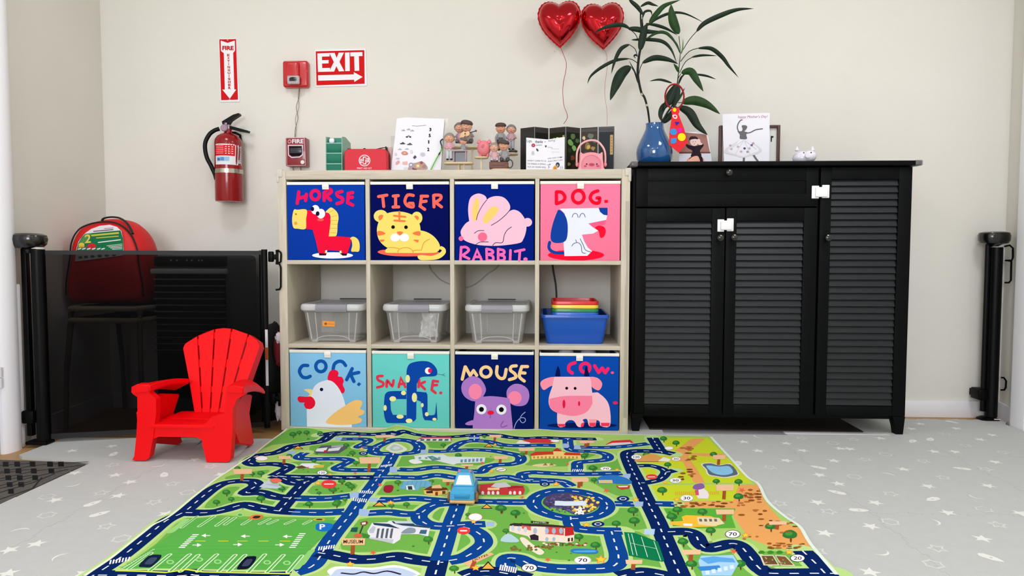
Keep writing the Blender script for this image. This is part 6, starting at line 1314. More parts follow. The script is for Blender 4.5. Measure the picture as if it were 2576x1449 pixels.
for y0_, y1_, wv in ((90, 165, 1), (365, 445, 1), (632, 690, 1), (850, 905, 1)):    # bridges behind the slits
    def ex(yv, side):
        tt = (yv-60)/(905-60); return (tops[0]+25+(bots[0]-tops[0])*tt) if side == 0 else (tops[5]-25+(bots[5]-tops[5])*tt)
    xa0, xa1 = ex(y0_, 0), ex(y0_, 1); xb0, xb1 = ex(y1_, 0), ex(y1_, 1)
    if y0_ == 90: pts = [(540, 262), (560, 235)]+[(x, arc(x)+26) for x in (650, 740, 822, 910, 990, 1080, 1155, 1220)]+[(1240, 262), (1150, 200), (990, 165), (822, 160), (655, 230)]
    else: pts = [(xb0, y1_), (xa0, y0_), (xa1, y0_), (xb1, y1_)]
    b = MB(); b.prism([bk(*p) for p in pts], BO-BN*.016, BU, BV, .010); b.build('back_bridge', M_rch, t)
# return flanges of the back (depth seen at its right edge)
for e0, e1, e2 in (((1262, 240), (1150, 560), (985, 905)), ((515, 245), (570, 560), (628, 905))):
    P3_ = [BO+BU*bk(*e)[0]+BV*bk(*e)[1] for e in (e0, e1, e2)]; b = MB()
    b.grid(lambda u, v: (P3_[0].lerp(P3_[1], u*2) if u <= .5 else P3_[1].lerp(P3_[2], u*2-1))-BN*.045*v+BU*(.001 if e0[0] > 900 else -.001), 8, 1); b.grid(lambda u, v: (P3_[0].lerp(P3_[1], u*2) if u <= .5 else P3_[1].lerp(P3_[2], u*2-1))-BN*.045*v-BU*(.002 if e0[0] > 900 else -.002), 8, 1); b.build('back_flange', M_rch, t)
toparc = [(512, 262), (530, 215), (650, 140), (740, 98), (820, 72), (910, 60), (1000, 68), (1080, 90), (1165, 125), (1250, 190), (1262, 240)]
b = MB(); TP = [BO+BU*bk(*e)[0]+BV*bk(*e)[1] for e in toparc]; b.grid(lambda u, v: TP[round(u*10)]-BN*(.045*v)+Vector((0, 0, .0005)), 10, 1); b.grid(lambda u, v: TP[round(u*10)]-BN*(.045*v)-Vector((0, 0, .003)), 10, 1); b.build('back_flange', M_rch, t)
# arm rests flaring and drooping outwards at the rear, rear legs as side panels
xr_ = cp(1003, 950, FY).x; xl_ = cp(52, 950, FY).x
for q_ in ([((10, 640), FY-.006), ((180, 622), FY-.006), ((578, 556), FY+.20), ((432, 632), FY+.22)], [((1108, 640), FY-.006), ((940, 634), FY-.006), ((1165, 562), FY+.20), ((1320, 672), FY+.235)]):
    T4 = [cp(*p, yy) for p, yy in q_]; b = MB(); n = 8; rows = []
    for i_ in range(n+1):
        u = i_/n; o1, o2 = T4[0].lerp(T4[3], u), T4[1].lerp(T4[2], u); bow = Vector((0, 0, .010*sin(pi*u))); th = .026-.008*u
        rows.append([b.bm.verts.new(p) for p in (o1+bow, o1.lerp(o2, .5)+bow+Vector((0, 0, .004)), o2+bow, o2+bow-Vector((0, 0, th)), o1+bow-Vector((0, 0, th)))])
    for A_, B_ in zip(rows, rows[1:]):
        for k in range(5): b.bm.faces.new((A_[k], A_[(k+1) % 5], B_[(k+1) % 5], B_[k]))
    b.bm.faces.new(rows[0]); b.bm.faces.new(rows[-1]); fixn(b); bmesh.ops.bevel(b.bm, geom=[e for e in b.bm.edges if e.is_manifold and e.calc_face_angle(0) > .7], offset=.004, segments=3, affect='EDGES'); b.build('armrest', M_rch, t)
pr_ = [(1003, 900), (1060, 760), (1112, 712), (1196, 716), (1180, 820), (1168, 900), (1212, 1150), (1190, 1176), (1066, 1176), (1012, 1060)]
oR = Vector((cp(1003, 950, FY).x, FY, 0)); U_ = Vector((-.030, .265, 0)).normalized(); N_ = U_.cross(Vector((0, 0, 1)))
pl_ = []
for x, y in pr_:
    p = plane_at(330+x/3.915, 810+y/3.915, oR, N_)-oR; pl_.append((p.dot(U_), max(p.z, 0)))
pl_ = [(u, z-min(q[1] for q in pl_)*max(0, 1-z/.12)) for u, z in pl_]
xcn = (cp(8, 900, FY).x+cp(1003, 900, FY).x)/2+.006
for s_ in (1, -1):
    O_ = oR if s_ == 1 else Vector((2*xcn-oR.x, FY, 0)); Us = Vector((U_.x*s_, U_.y, 0)); Nn = Us.cross(Vector((0, 0, 1))).normalized()
    b = MB(); b.prism(pl_, O_-(Nn*.020 if s_ == 1 else Vector((0, 0, 0))), Us, (0, 0, 1), .020); fixn(b)
    bmesh.ops.bevel(b.bm, geom=[e for e in b.bm.edges if e.is_manifold and e.calc_face_angle(0) > .6], offset=.004, segments=2, affect='EDGES'); b.build('leg', M_rch, t)
# ================================================================== DARK DOORMAT
A = Art(lambda x, y: (x, y), lambda u, v, h: Vector((u, v, h)), h0=0, step=.00004)
b = MB(); b.prism([(-.968, -.432), (-.59, -.452), (-.552, -.470), (-.548, -1.20), (-.968, -1.20)], (0, 0, -.0124), (1, 0, 0), (0, 1, 0), .009)
A = Art(lambda x, y: (G(x/3.632, 1050+y/3.632, -.003).x, G(x/3.632, 1050+y/3.632, -.003).y), lambda u, v, h: Vector((u, v, -.0034+h)), h0=.0001, step=.00004, m2=.0004)
for x in (25, 130, 270, 430, 530): 
    for k in range(5): 
        cxx, cyy = x+k*12, 405+k*62
        if cyy < 700-(x-0)*.45: A.P([(cxx, cyy), (cxx+52, cyy), (cxx+54, cyy+44), (cxx+2, cyy+44)], '#161618')
r_ = random.Random(6)
for k in range(5): A.L([(0, 500+k*62), (300, 440+k*52), (860-k*120, 400+k*38)], 12, '#2B2A2A', smooth=False)
for k in range(4): A.L([(0, 440+k*70), (280, 420+k*55)], 12, '#343330', smooth=False)
b.art(A, 1); tag(b.build('doormat', [mat('dark_grey_mat', '#57534D', .95, noise=.18, nscale=120, bump=.5, bscale=500), PRINT], smooth=False), 'dark patterned doormat set in the foam floor by the door', 'mat')
# ================================================================== BLACK LOUVRED CABINET
KY = .05
M_cab = mat('black_satin_wood', '#060809', .48, spec=.10, noise=.12, nscale=10, stretch=(8, 8, 1), bump=.06, bscale=60)
M_slat = mat('lit_black_slat_wood', '#1D2023', .42, spec=.3, noise=.10, nscale=12, stretch=(1, 8, 8))  # same black wood as the cabinet, light caught by the slats put into colour
def kx(x): return Y(1560+x/2.013, 700, KY).x
def kz(y, x=700): return Y(1560+x/2.013, 390+y/2.013, KY).z
XL, XR = kx(66), kx(1470); ZT = kz(42, 60)+.004; ZBm = kz(1334, 900)
t = thing('shoe_cabinet', 'wide black cabinet with louvred doors beside the cube shelf', 'cabinet', ((XL+XR)/2, KY+.18, 0))
b = MB(); b.box(XL-.002, XL+.018, KY+.018, YW-.03, .075, ZT-.02, b=.001); b.build('side_panel', M_cab, t)
b = MB(); b.box(XR-.016, XR+.002, KY+.018, YW-.03, .075, ZT-.02, b=.001); b.build('side_panel', M_cab, t)
b = MB(); b.box(XL+.018, XR-.016, YW-.04, YW-.03, .075, ZT-.02); b.build('back_panel', M_cab, t)
b = MB(); b.box(XL+.018, XR-.016, KY+.02, YW-.04, .075, .093); b.build('bottom_panel', M_cab, t)
b = MB(); b.box(kx(996)+.0, kx(1002)+.004, KY+.022, YW-.04, .093, ZT-.02); b.build('partition', M_cab, t)
b = MB(); b.box(XL-.014, XR+.020, KY-.022, YW-.018, ZT-.019, ZT, b=.004, seg=3); b.build('top_board', M_cab, t)
M_guard2 = clear_mat('clear_corner_guard', '#8A8488', .5, .15)
for x in (XL-.014, XR+.020):
    s_ = 1 if x < 2 else -1; b = MB(); b.box(x-.0035*s_, x+.026*s_, KY-.0255, KY+.02, ZT-.021, ZT+.002, b=.006, seg=3); b.build('corner_guard', M_guard2, t)
for x, s_ in ((XL, 1), (XR, -1)):
    for y0_ in (KY+.004, YW-.075):
        b = MB(); w0, w1 = .048, .028; a0 = x+.002*s_; 
        R_ = []
        for z, w_, off in ((.076, w0, 0), (.030, .034, .004), (0, w1, .007)):
            xs = sorted((a0+off*.4*s_, a0+off*.4*s_+w_*s_)); R_.append([b.bm.verts.new(p) for p in ((xs[0], y0_+off, z), (xs[1], y0_+off, z), (xs[1], y0_+.042, z), (xs[0], y0_+.042, z))])
        for A_, B_ in zip(R_, R_[1:]):
            for i in range(4): b.bm.faces.new((A_[i], B_[i], B_[(i+1) % 4], A_[(i+1) % 4]))
        b.bm.faces.new(R_[0]); b.bm.faces.new(R_[-1][::-1]); fixn(b); b.build('leg', M_cab, t)
b = MB(); b.box(XL+.03, XR-.03, KY+.016, KY+.03, .062, .08, b=.001); b.build('front_rail', M_cab, t)
def knob(par, x, z):
    b = MB(); b.lathe([(0, 0), (.006, 0), (.006, .010), (.012, .014), (.0145, .020), (.013, .027), (.007, .031), (0, .032)], n=18, M=Matrix.Translation(Vector((x, KY, z))) @ Matrix.Rotation(pi/2, 4, 'X'))
    b.build('knob', mat('gloss_black_knob', '#0B0B0D', .18, coat=.6), par)
def door(x0, x1, y0, y1, lx0, lx1, ly0, ly1, n, kn):
    a0, a1, z1, z0 = kx(x0), kx(x1), kz(y0, (x0+x1)/2), kz(y1, (x0+x1)/2); b0, b1, w1, w0 = kx(lx0), kx(lx1), kz(ly0, (x0+x1)/2), kz(ly1, (x0+x1)/2)
    z0 = max(z0, .078)
    b = MB(); e = .0015; g = .0012
    b.box(a0+g, b0, KY, KY+.018, z0, z1-g, b=e); b.box(b1, a1-g, KY, KY+.018, z0, z1-g, b=e); b.box(b0, b1, KY+.0004, KY+.018, w1, z1-g, b=e); b.box(b0, b1, KY+.0004, KY+.018, z0, w0, b=e)
    D_ = b.build('door', M_cab, t); WM[D_.name] = WM[t.name]
    b = MB(); b.box(b0-.004, b1+.004, KY+.0185, KY+.0215, w0-.004, w1+.004); b.build('backing', mat('near_black_board', '#08080A', .7), D_)
    st = (w1-w0)/n; th = .005
    sl = None
    for k in range(n):
        z = w0+st*(k+.5)
        if sl is None:
            b = MB(); b.prism([(.003, -st*.40), (.008, -st*.46), (.0170, st*.46), (.012, st*.50)], (b0+.0005, KY, z), (0, 1, 0), (0, 0, 1), b1-b0-.001); fixn(b)
            sl = b.build('slat', M_slat, D_); z_first = z
        else:
            c_ = sl.copy(); COL.objects.link(c_); c_.parent = D_; c_.location = (0, 0, z-z_first)
    for x, y in kn: knob(D_, kx(x), kz(y, x))
    return D_
door(75, 528, 268, 1322, 130, 461, 338, 1265, 28, [(497, 420)])
door(531, 994, 266, 1326, 586, 924, 334, 1266, 28, [(567, 418)])
door(1003, 1466, 60, 1331, 1060, 1398, 123, 1272, 34, [(1038, 420)])
# drawer
a0, a1, z1, z0 = kx(75), kx(994), kz(66, 530), kz(262, 530)
b = MB(); b.box(a0+.001, a1-.001, KY+.003, KY+.018, z0+.001, z1, b=.001)
b.box(a0+.001, kx(135), KY, KY+.01, z0+.001, z1, b=.001); b.box(kx(932), a1-.001, KY, KY+.01, z0+.001, z1, b=.001); b.box(kx(135), kx(932), KY, KY+.01, kz(130), z1, b=.001); b.box(kx(135), kx(932), KY, KY+.01, z0+.001, kz(198), b=.001)
D_ = b.build('drawer', M_cab, t); WM[D_.name] = WM[t.name]; knob(D_, kx(535), kz(92, 535))
# white child latches
def latch(x0, y0, x1, y1, lab):
    t_ = thing('child_safety_latch', lab, 'latch', (kx((x0+x1)/2), KY, kz(y1, x0)), group='white child latches on the black cabinet')
    xa, xb_, za_, zb_ = kx(x0), kx(x1), kz(y1, x0), kz(y0, x0); m = mat('white_latch_plastic', '#F4F4F6', .35); w = (xb_-xa)
    dz = .004 if x0 < 700 else -.002
    b = MB(); b.box(xa, xa+w*.42, KY-.006, KY-.0003, za_, zb_-.002-abs(dz)*.5, b=.003, seg=3); b.build('base_plate', m, t_)
    b = MB(); b.box(xb_-w*.42, xb_, KY-.006, KY-.0003, za_+.002, zb_, b=.003, seg=3); b.build('base_plate', m, t_)
    b = MB(); b.box(xa+w*.18, xb_-w*.12, KY-.013, KY-.005, za_+.006+dz*.2, zb_-.009, b=.0035, seg=3); b.build('catch', m, t_)
latch(487, 321, 569, 389, 'white child latch joining the two short louvred doors'); latch(958, 152, 1047, 221, 'white child latch joining the drawer and the tall door')
# shallow trays / runner under the cabinet
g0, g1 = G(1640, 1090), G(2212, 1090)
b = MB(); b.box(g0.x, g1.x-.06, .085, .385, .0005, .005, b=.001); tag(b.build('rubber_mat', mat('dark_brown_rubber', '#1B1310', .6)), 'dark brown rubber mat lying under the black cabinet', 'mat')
b = MB(); g0, g1 = G(1672, 1092), G(1978, 1092); b.box(g0.x, g1.x, .030, .075, .0005, .003, b=.0008); tag(b.build('plastic_strip', mat('grey_clear_strip', '#85868A', .25)), 'grey plastic strip on the floor below the louvred double doors', 'strip')
b = MB(); g0, g1 = G(1975, 1093), G(2235, 1095); b.box(g0.x, g1.x, .034, .062, .0005, .006, b=.0015); tag(b.build('plastic_strip', mat('pale_clear_strip', '#C4C5C6', .2)), 'pale plastic strip on the floor below the tall louvred door', 'strip')
# ================================================================== THINGS ON THE CABINET
# vase
VY = .17; vc = Y(1646, 400, VY); sc_ = (Y(1746, 380, VY).x-Y(1646, 380, VY).x)/100
VT = Y(1646, 309, VY-.02).z; VH = VT-ZT
t = thing('blue_vase', 'glossy blue ceramic vase with a narrow neck holding the plant', 'vase', (vc.x, VY, ZT))
prof_px = [(0, .004), (30, 0), (37, .012), (44, .16), (46, .32), (43.5, .46), (36, .62), (28.5, .76), (23.5, .86), (22, .95), (22.8, 1.0), (21, 1.002), (20, .96), (20.5, .88), (18, .8), (0, .79)]
b = MB(); b.lathe([(r*sc_, ZT+VH*h) for r, h in prof_px], (vc.x, VY, 0), 40); b.build('vase_body', mat('blue_glaze', '#14538F', .10, coat=.8, noise=.12, nscale=14), t, ang=60)
# plant
t = thing('lucky_bamboo', 'dark green lucky bamboo plant with two stems in the blue vase', 'plant', (vc.x, VY, ZT+VH*.8))
M_stem = mat('dark_stem', '#10160F', .5, spec=.25, noise=.3, nscale=60); M_leafs = [mat('leaf_dark', '#0E2412', .5, spec=.25, noise=.35, nscale=25), mat('leaf_green', '#1E4016', .5, spec=.25, noise=.3, nscale=25), mat('leaf_pale', '#4E7A3C', .45, noise=.25, nscale=25)]
def lp(x, y, yy): return Y(1330+x/3.293, y/3.293, yy)
sA = [(1003, 1040), (1000, 1010), (985, 900), (960, 810), (935, 770), (915, 690), (903, 600), (912, 480), (930, 380), (945, 250), (940, 160)]
b = MB(); P_ = cr(sA, 4, False); b.tube([lp(x, y, VY+.02) for x, y in P_], [.0038+.0016*min(1, i/22) if i < 28 else max(.0015, .0052-.00025*(i-28)) for i in range(len(P_))][:len(P_)], 10); b.build('stem', M_stem, t)
for x, y, dx in ((938, 782, 5), (978, 873, 2)):
    b = MB(); b.tube([lp(x-1.5*dx/3, y-9, VY+.02), lp(x+1.5*dx/3, y+9, VY+.02)], .0052, 12); o = b.build('stem_ring', mat('pale_ring', '#B9B39A', .6), t)
sB = [(1085, 1040), (1105, 1010), (1150, 930), (1200, 850), (1230, 700), (1245, 560), (1255, 430), (1245, 300)]
b = MB(); P_ = cr(sB, 4, False); b.tube([lp(x, y, VY+.0) for x, y in P_], [max(.0015, .0055-.00018*i) for i in range(len(P_))], 10); b.build('stem', M_leafs[0], t)
LEAVES = [
 ([(900, 640), (872, 590), (845, 552)], [(848, 550), (770, 610), (715, 720), (675, 832)], 88, 0, -.02), ([(902, 470), (880, 405), (830, 368)], [(835, 368), (765, 405), (715, 500), (684, 612)], 34, 0, .01),
 ([(898, 520), (860, 495), (830, 486)], [(835, 486), (720, 500), (600, 560), (515, 630), (487, 695)], 28, 0, .03), ([(908, 340), (885, 285), (830, 237)], [(840, 240), (780, 208), (690, 212), (600, 240), (540, 275)], 34, 0, -.05),
 ([(950, 280), (900, 262)], [(822, 236), (900, 243), (1000, 263), (1118, 262)], 44, 0, -.02), ([], [(850, 330), (1000, 328), (1110, 345), (1180, 410), (1226, 522)], 30, 0, .0),
 ([], [(922, 420), (940, 330), (962, 240), (985, 195)], 62, 0, -.04), ([], [(965, 330), (1060, 272), (1140, 275), (1205, 340), (1245, 425)], 26, 1, -.03),
 ([(912, 620), (925, 560), (945, 520)], [(940, 522), (1040, 480), (1150, 492), (1238, 530)], 46, 0, .0), ([], [(968, 195), (1060, 210), (1150, 242), (1232, 292)], 26, 0, .02),
 ([(945, 260), (985, 215)], [(985, 215), (1060, 155), (1180, 108), (1300, 115), (1455, 190)], 24, 0, .04), ([(955, 260), (1000, 190)], [(998, 190), (1060, 112), (1130, 45), (1255, 0)], 46, 1, .03),
 ([], [(948, 125), (905, 62), (850, 12), (830, -10)], 34, 0, -.02), ([], [(925, 56), (985, 25), (1030, 38), (1075, 52)], 26, 0, .0), ([(935, 200), (945, 150)], [(942, 150), (962, 98), (1010, 92), (1022, 132)], 20, 0, .02), ([], [(935, 260), (928, 160), (924, 60)], 16, 0, .0),
 ([], [(1246, 282), (1205, 200), (1183, 110), (1180, 35)], 74, 1, -.03), ([(1262, 440), (1330, 330), (1400, 250)], [(1390, 262), (1460, 190), (1620, 115), (1740, 78), (1865, 72)], 42, 0, .05),
 ([(1258, 510), (1330, 425), (1420, 396)], [(1400, 400), (1510, 402), (1600, 470), (1660, 550), (1738, 642)], 34, 0, .02), ([(1250, 605), (1300, 510), (1370, 468)], [(1350, 474), (1440, 458), (1560, 462)], 20, 0, .0),
 ([(1238, 650), (1260, 612)], [(1262, 606), (1340, 592), (1395, 670), (1447, 758)], 62, 1, -.05), ([(1300, 605), (1380, 616)], [(1375, 614), (1470, 628), (1552, 657)], 18, 0, .03), ([], [(1188, 688), (1090, 660), (1000, 672)], 20, 0, .03),
 ([(1235, 850), (1270, 850)], [(1268, 850), (1370, 832), (1480, 868), (1585, 945)], 76, 1, -.03), ([(1220, 890), (1245, 890)], [(1240, 885), (1330, 930), (1400, 1040), (1482, 1118)], 72, 0, -.05),
 ([], [(1192, 850), (1120, 880), (1092, 950), (1105, 1010)], 50, 0, -.02), ([], [(1232, 690), (1180, 780), (1150, 850), (1120, 900)], 70, 0, -.03), ([], [(1228, 700), (1215, 790), (1200, 900)], 76, 0, -.01), ([], [(1222, 850), (1262, 790), (1292, 728)], 20, 1, .01),
 ([], [(1215, 860), (1245, 820), (1258, 790)], 16, 1, .0), ([], [(1244, 600), (1225, 560), (1200, 528)], 26, 1, -.02), ([], [(1262, 450), (1276, 390), (1278, 320)], 12, 2, .0), ([], [(1225, 880), (1190, 940), (1130, 1000), (1092, 1020)], 54, 0, -.01),
 ([], [(1240, 700), (1265, 640), (1300, 610)], 18, 0, .01), ([], [(905, 690), (880, 600), (830, 500)], 14, 0, .03), ([(885, 480), (872, 470)], [(868, 468), (885, 455), (905, 470)], 16, 0, -.02), ([], [(1252, 440), (1215, 350), (1110, 262)], 14, 1, .02)]
for stalk, bl_, w, mi, dy in LEAVES:
    yb_ = VY+.01; P_ = cr(bl_, 6, False); n = len(P_); b = MB()
    if stalk:
        S_ = cr(stalk, 3, False); b.tube([lp(x, y, yb_+dy*.4*i/len(S_)) for i, (x, y) in enumerate(S_)], .0016, 6)
    ctr = [lp(x, y, yb_+dy*(.4+.6*sin(pi*.5*i/(n-1))) + .0*i) for i, (x, y) in enumerate(P_)]
    wv = w*.5/3.293*sc_; rows = []
    for i, c_ in enumerate(ctr):
        u = i/(n-1); tn = (ctr[min(i+1, n-1)]-ctr[max(i-1, 0)]).normalized(); sd = tn.cross((CAMP-c_).normalized()).normalized(); k = wv*(sin(pi*min(1, u*1.02)**.75))**.8 if u < .995 else 0
        k = max(k, .0004); dn = tn.cross(sd).normalized()
        rows.append([b.bm.verts.new(c_+sd*k*v+dn*k*.35*abs(v)) for v in (-1, -.5, 0, .5, 1)])
    for A_, B_ in zip(rows, rows[1:]):
        for j in range(4): b.bm.faces.new((A_[j], A_[j+1], B_[j+1], B_[j]))
    b.build('leaf', M_leafs[mi], t, ang=80)
# red paper tie on a pipe-cleaner loop
TY = VY-.075
t = thing('paper_tie', 'red felt tie with coloured shapes hanging from the plant', 'tie', tuple(lp(1240, 1265, TY)))
b = MB(); b.tube([lp(1208+78*cos(2*pi*k/28), 800+103*sin(2*pi*k/28)*(1-.0*k), TY+.003+.012*sin(2*pi*k/28)) for k in range(28)], .0035, 8, closed=True); b.build('neck_loop', mat('dark_red_chenille', '#9C1420', .8, bump=.8, bscale=900), t)
tp = [(1178, 905), (1205, 890), (1250, 895), (1248, 930), (1240, 945), (1285, 1060), (1318, 1180), (1243, 1266), (1162, 1200), (1165, 1100), (1188, 950)]
A = wall_art(1330, 0, 3.293, TY-.002)
A.E(1208, 910, 15, 16, '#F7D51E'); A.S([(1190, 955), (1215, 948), (1232, 965), (1222, 985), (1198, 978)], '#F4C6CE'); A.E(1212, 966, 10, 7, '#C01830'); A.P([(1208, 1008), (1253, 1012), (1225, 1042)], '#2A2AA8'); A.E(1199, 1092, 29, 27, '#3E8FD6'); A.S([(1232, 1070), (1255, 1058), (1275, 1068), (1268, 1090), (1245, 1098)], '#E81FA0'); A.E(1267, 1136, 33, 33, '#F8E21C'); A.P([(1177, 1148), (1225, 1142), (1222, 1180), (1205, 1190), (1176, 1190)], '#3E8FD6')
b = MB(); P_ = [(lp(*p, TY).x, lp(*p, TY).z) for p in tp]; b.prism(P_, (0, TY, 0), (1, 0, 0), (0, 0, 1), .0016); b.art(A, 1); b.build('felt_tie', [mat('red_felt', '#E3242E', .9, bump=.3, bscale=700), PRINT], t, smooth=False)
# portrait print in a clear holder
PY = .20
def flat_thing(name, label, cat, corners, y, th, base_m, draw, ox, oy, sc, lean=0.0, minz=ZT, parts=None):
    P_ = [(Y(*p, y).x, max(minz, Y(*p, y).z)) for p in corners]; A = wall_art(ox, oy, sc, y-th); draw(A)
    # cut what would sink below the board it stands on
    for pts, fs, c in A.out:
        for p in pts:
            if p.z < minz: p.z = minz
    b = MB(); b.prism(P_, (0, y, 0), (1, 0, 0), (0, 0, 1), th); b.art(A, 1)
    o = b.build(name, [base_m, PRINT], smooth=False); tag(o, label, cat); return o
M_paper = mat('white_paper', '#ECECF2', .75)
def draw_baby(A):
    A.P([(1345, 200), (1410, 200), (1560, 215), (1590, 360), (1345, 358)], '#A5796F'); A.P([(1345, 358), (1590, 360), (1605, 445), (1345, 445)], '#D9DAE2'); A.P([(1345, 352), (1592, 352), (1592, 364), (1345, 366)], '#6B4A44')
    A.S([(1410, 410), (1450, 385), (1500, 385), (1540, 405), (1538, 440), (1480, 445), (1410, 440)], '#E9A58C'); A.S([(1430, 400), (1480, 370), (1525, 390), (1535, 440), (1515, 440), (1500, 400), (1450, 405), (1440, 415), (1425, 412)], '#261C22')
    A.S([(1398, 290), (1430, 300), (1480, 305), (1530, 290), (1538, 305), (1510, 345), (1520, 385), (1440, 390), (1450, 345), (1410, 320)], '#2A1E26')
    A.S([(1490, 250), (1510, 255), (1515, 275), (1530, 292), (1505, 298), (1490, 280)], '#F0CFC6'); A.E(1464, 272, 33, 34, '#F2D2C8'); A.S([(1425, 245), (1440, 230), (1480, 232), (1495, 252), (1470, 250), (1440, 255), (1428, 262)], '#33242A'); A.E(1455, 272, 3, 3, '#2A2020'); A.E(1475, 272, 3, 3, '#2A2020'); A.E(1465, 290, 5, 3, '#C8767A')
    A.S([(1415, 425), (1450, 392), (1490, 385), (1500, 410), (1450, 430)], '#F0B49A')
flat_thing('photo_print', 'small glossy portrait print of a seated baby in black', 'picture', [(1707, 333), (1775, 331), (1781, 345), (1791, 412), (1709, 412)], PY, .003, M_paper, draw_baby, 1280, 270, 3.141)
# picture frame with card in front
FYp = .24
fx0, fx1 = Y(1808, 380, FYp).x, Y(1960, 380, FYp).x; fz = Y(1880, 316, FYp).z
t = thing('picture_frame', 'dark brown wooden picture frame behind the dancer card', 'frame', ((fx0+fx1)/2, FYp, ZT))
M_fr = mat('dark_walnut_frame', '#4A2A24', .4, noise=.2, nscale=30)
b = MB(); w_ = .012
b.box(fx0, fx0+w_, FYp-.012, FYp+.012, ZT, fz, b=.002); b.build('frame_rail', M_fr, t)
b = MB(); b.box(fx1-w_, fx1, FYp-.012, FYp+.012, ZT, fz, b=.002); b.build('frame_rail', M_fr, t)
b = MB(); b.box(fx0+w_, fx1-w_, FYp-.012, FYp+.012, fz-w_, fz, b=.002); b.build('frame_rail', M_fr, t)
b = MB(); b.box(fx0+w_, fx1-w_, FYp-.012, FYp+.012, ZT, ZT+w_, b=.002); b.build('frame_rail', M_fr, t)
A = wall_art(1280, 270, 3.141, FYp-.001); A.P([(2070, 225), (2092, 228), (2090, 240), (2080, 240), (2078, 272), (2070, 272)], '#26262A')
b = MB(); b.box(fx0+w_, fx1-w_, FYp, FYp+.006, ZT+w_, fz-w_); b.art(A, 1); b.build('mount', [mat('pale_mount', '#D9DBD3', .7), PRINT], t, smooth=False)
def draw_dancer(A):
    g = '#6E6C70'
    vs, fs = text_mesh('happy Mother\u2019s Day!', 0.0); A._emit([A.to2(1808+232*v[0]+6*v[1], 92-4*v[0]-26*v[1]) for v in vs], fs, lin('#B8478E'))
    A.S([(1840, 145), (1870, 142), (1884, 155), (1872, 180), (1862, 190), (1890, 200), (1876, 215), (1880, 250), (1828, 250), (1824, 215), (1808, 190), (1838, 188), (1846, 170)], g)
    A.L([(1822, 205), (1806, 165), (1812, 130), (1830, 104), (1842, 100)], 9, g); A.L([(1870, 207), (1910, 198), (1950, 178), (2003, 170)], 9, g)
    A.L([(1858, 385), (1856, 432)], 16, g, smooth=False, cap=False); A.L([(1930, 372), (1948, 400), (1970, 430)], 15, g, cap=False)
    A.S([(1828, 255), (1880, 258), (1900, 270), (1960, 300), (2000, 340), (1960, 370), (1900, 385), (1850, 398), (1780, 380), (1705, 360), (1720, 320), (1780, 285)], '#DADAE0'); A.S([(1828, 256), (1878, 260), (1940, 300), (1975, 340), (1900, 372), (1850, 388), (1790, 370), (1730, 340), (1790, 295)], '#EDEDF3')
    for x, y, c in ((1750, 302, '#B9AEC6'), (1758, 330, '#C9B9B0'), (1810, 312, '#C9B8A8'), (1862, 325, '#5E4A8C'), (1885, 352, '#A89AA8'), (1918, 300, '#6A4A86'), (1930, 285, '#B89AA8'), (1835, 350, '#C8B0A8'), (1900, 325, '#C4B4C8')): A.E(x, y, 10, 9, c)
    for a, c_ in (((1855, 262), (1790, 370)), ((1860, 262), (1905, 370)), ((1852, 262), (1740, 335)), ((1866, 264), (1955, 330))): A.L([a, c_], 2, '#B8B8C4', smooth=False)
flat_thing('dancer_card', 'white handmade card of a ballet dancer in a paper skirt', 'card', [(1817, 287), (1936, 284), (1935, 412), (1821, 412)], FYp-.020, .0015, M_paper, draw_dancer, 1280, 270, 3.141)
# white pig money bank
t = thing('piggy_bank', 'small white ceramic piggy bank with black dot eyes', 'bank', tuple(Y(2022, 405, .16)))
c0 = Y(2020, 390, .17); s_ = sc_*1.0; M_pig = mat('white_ceramic', '#E9E8F2', .2, coat=.5)
zc_ = ZT+.030
b = MB(); b.ball((c0.x-.004, .17, zc_), (.038, .038, .029), 24); b.ball((c0.x+.018, .145, zc_+.004), (.027, .025, .024), 20); b.build('body', M_pig, t, ang=80)
for x in (2005, 2044):
    p = Y(x, 374, .145); b = MB(); b.lathe([(0, .014), (.004, .008), (.009, -.004), (.006, -.008)][::-1], (p.x, .145, p.z-.003), 8); b.build('ear', M_pig, t)
p = Y(2033, 390, .12); b = MB(); b.lathe([(0, -.012), (.010, -.012), (.011, 0), (0, .001)], n=18, M=Matrix.Translation(Vector((p.x, .122, p.z))) @ Matrix.Rotation(pi/2, 4, 'X')); b.build('snout', M_pig, t)
for x, y in ((2022.5, 384), (2041, 383.5)):
    p = Y(x, y, .120); b = MB(); b.ball((p.x, .1215, p.z), (.0028, .002, .0030), 10); b.build('eye', mat('black_dot', '#0A0A0A', .3), t)
for dx, dy in ((-.022, .155), (.012, .150), (-.02, .19), (.014, .19)):
    b = MB(); b.lathe([(0, ZT), (.008, ZT), (.009, ZT+.014), (0, ZT+.02)], (c0.x+dx, dy, 0), 10); b.build('foot', M_pig, t)
# ================================================================== THINGS ON TOP OF THE CUBE SHELF
SH = ST+.0005
def q7(x, y, yy): return Y(700+x/4.155, 270+y/4.155, yy)
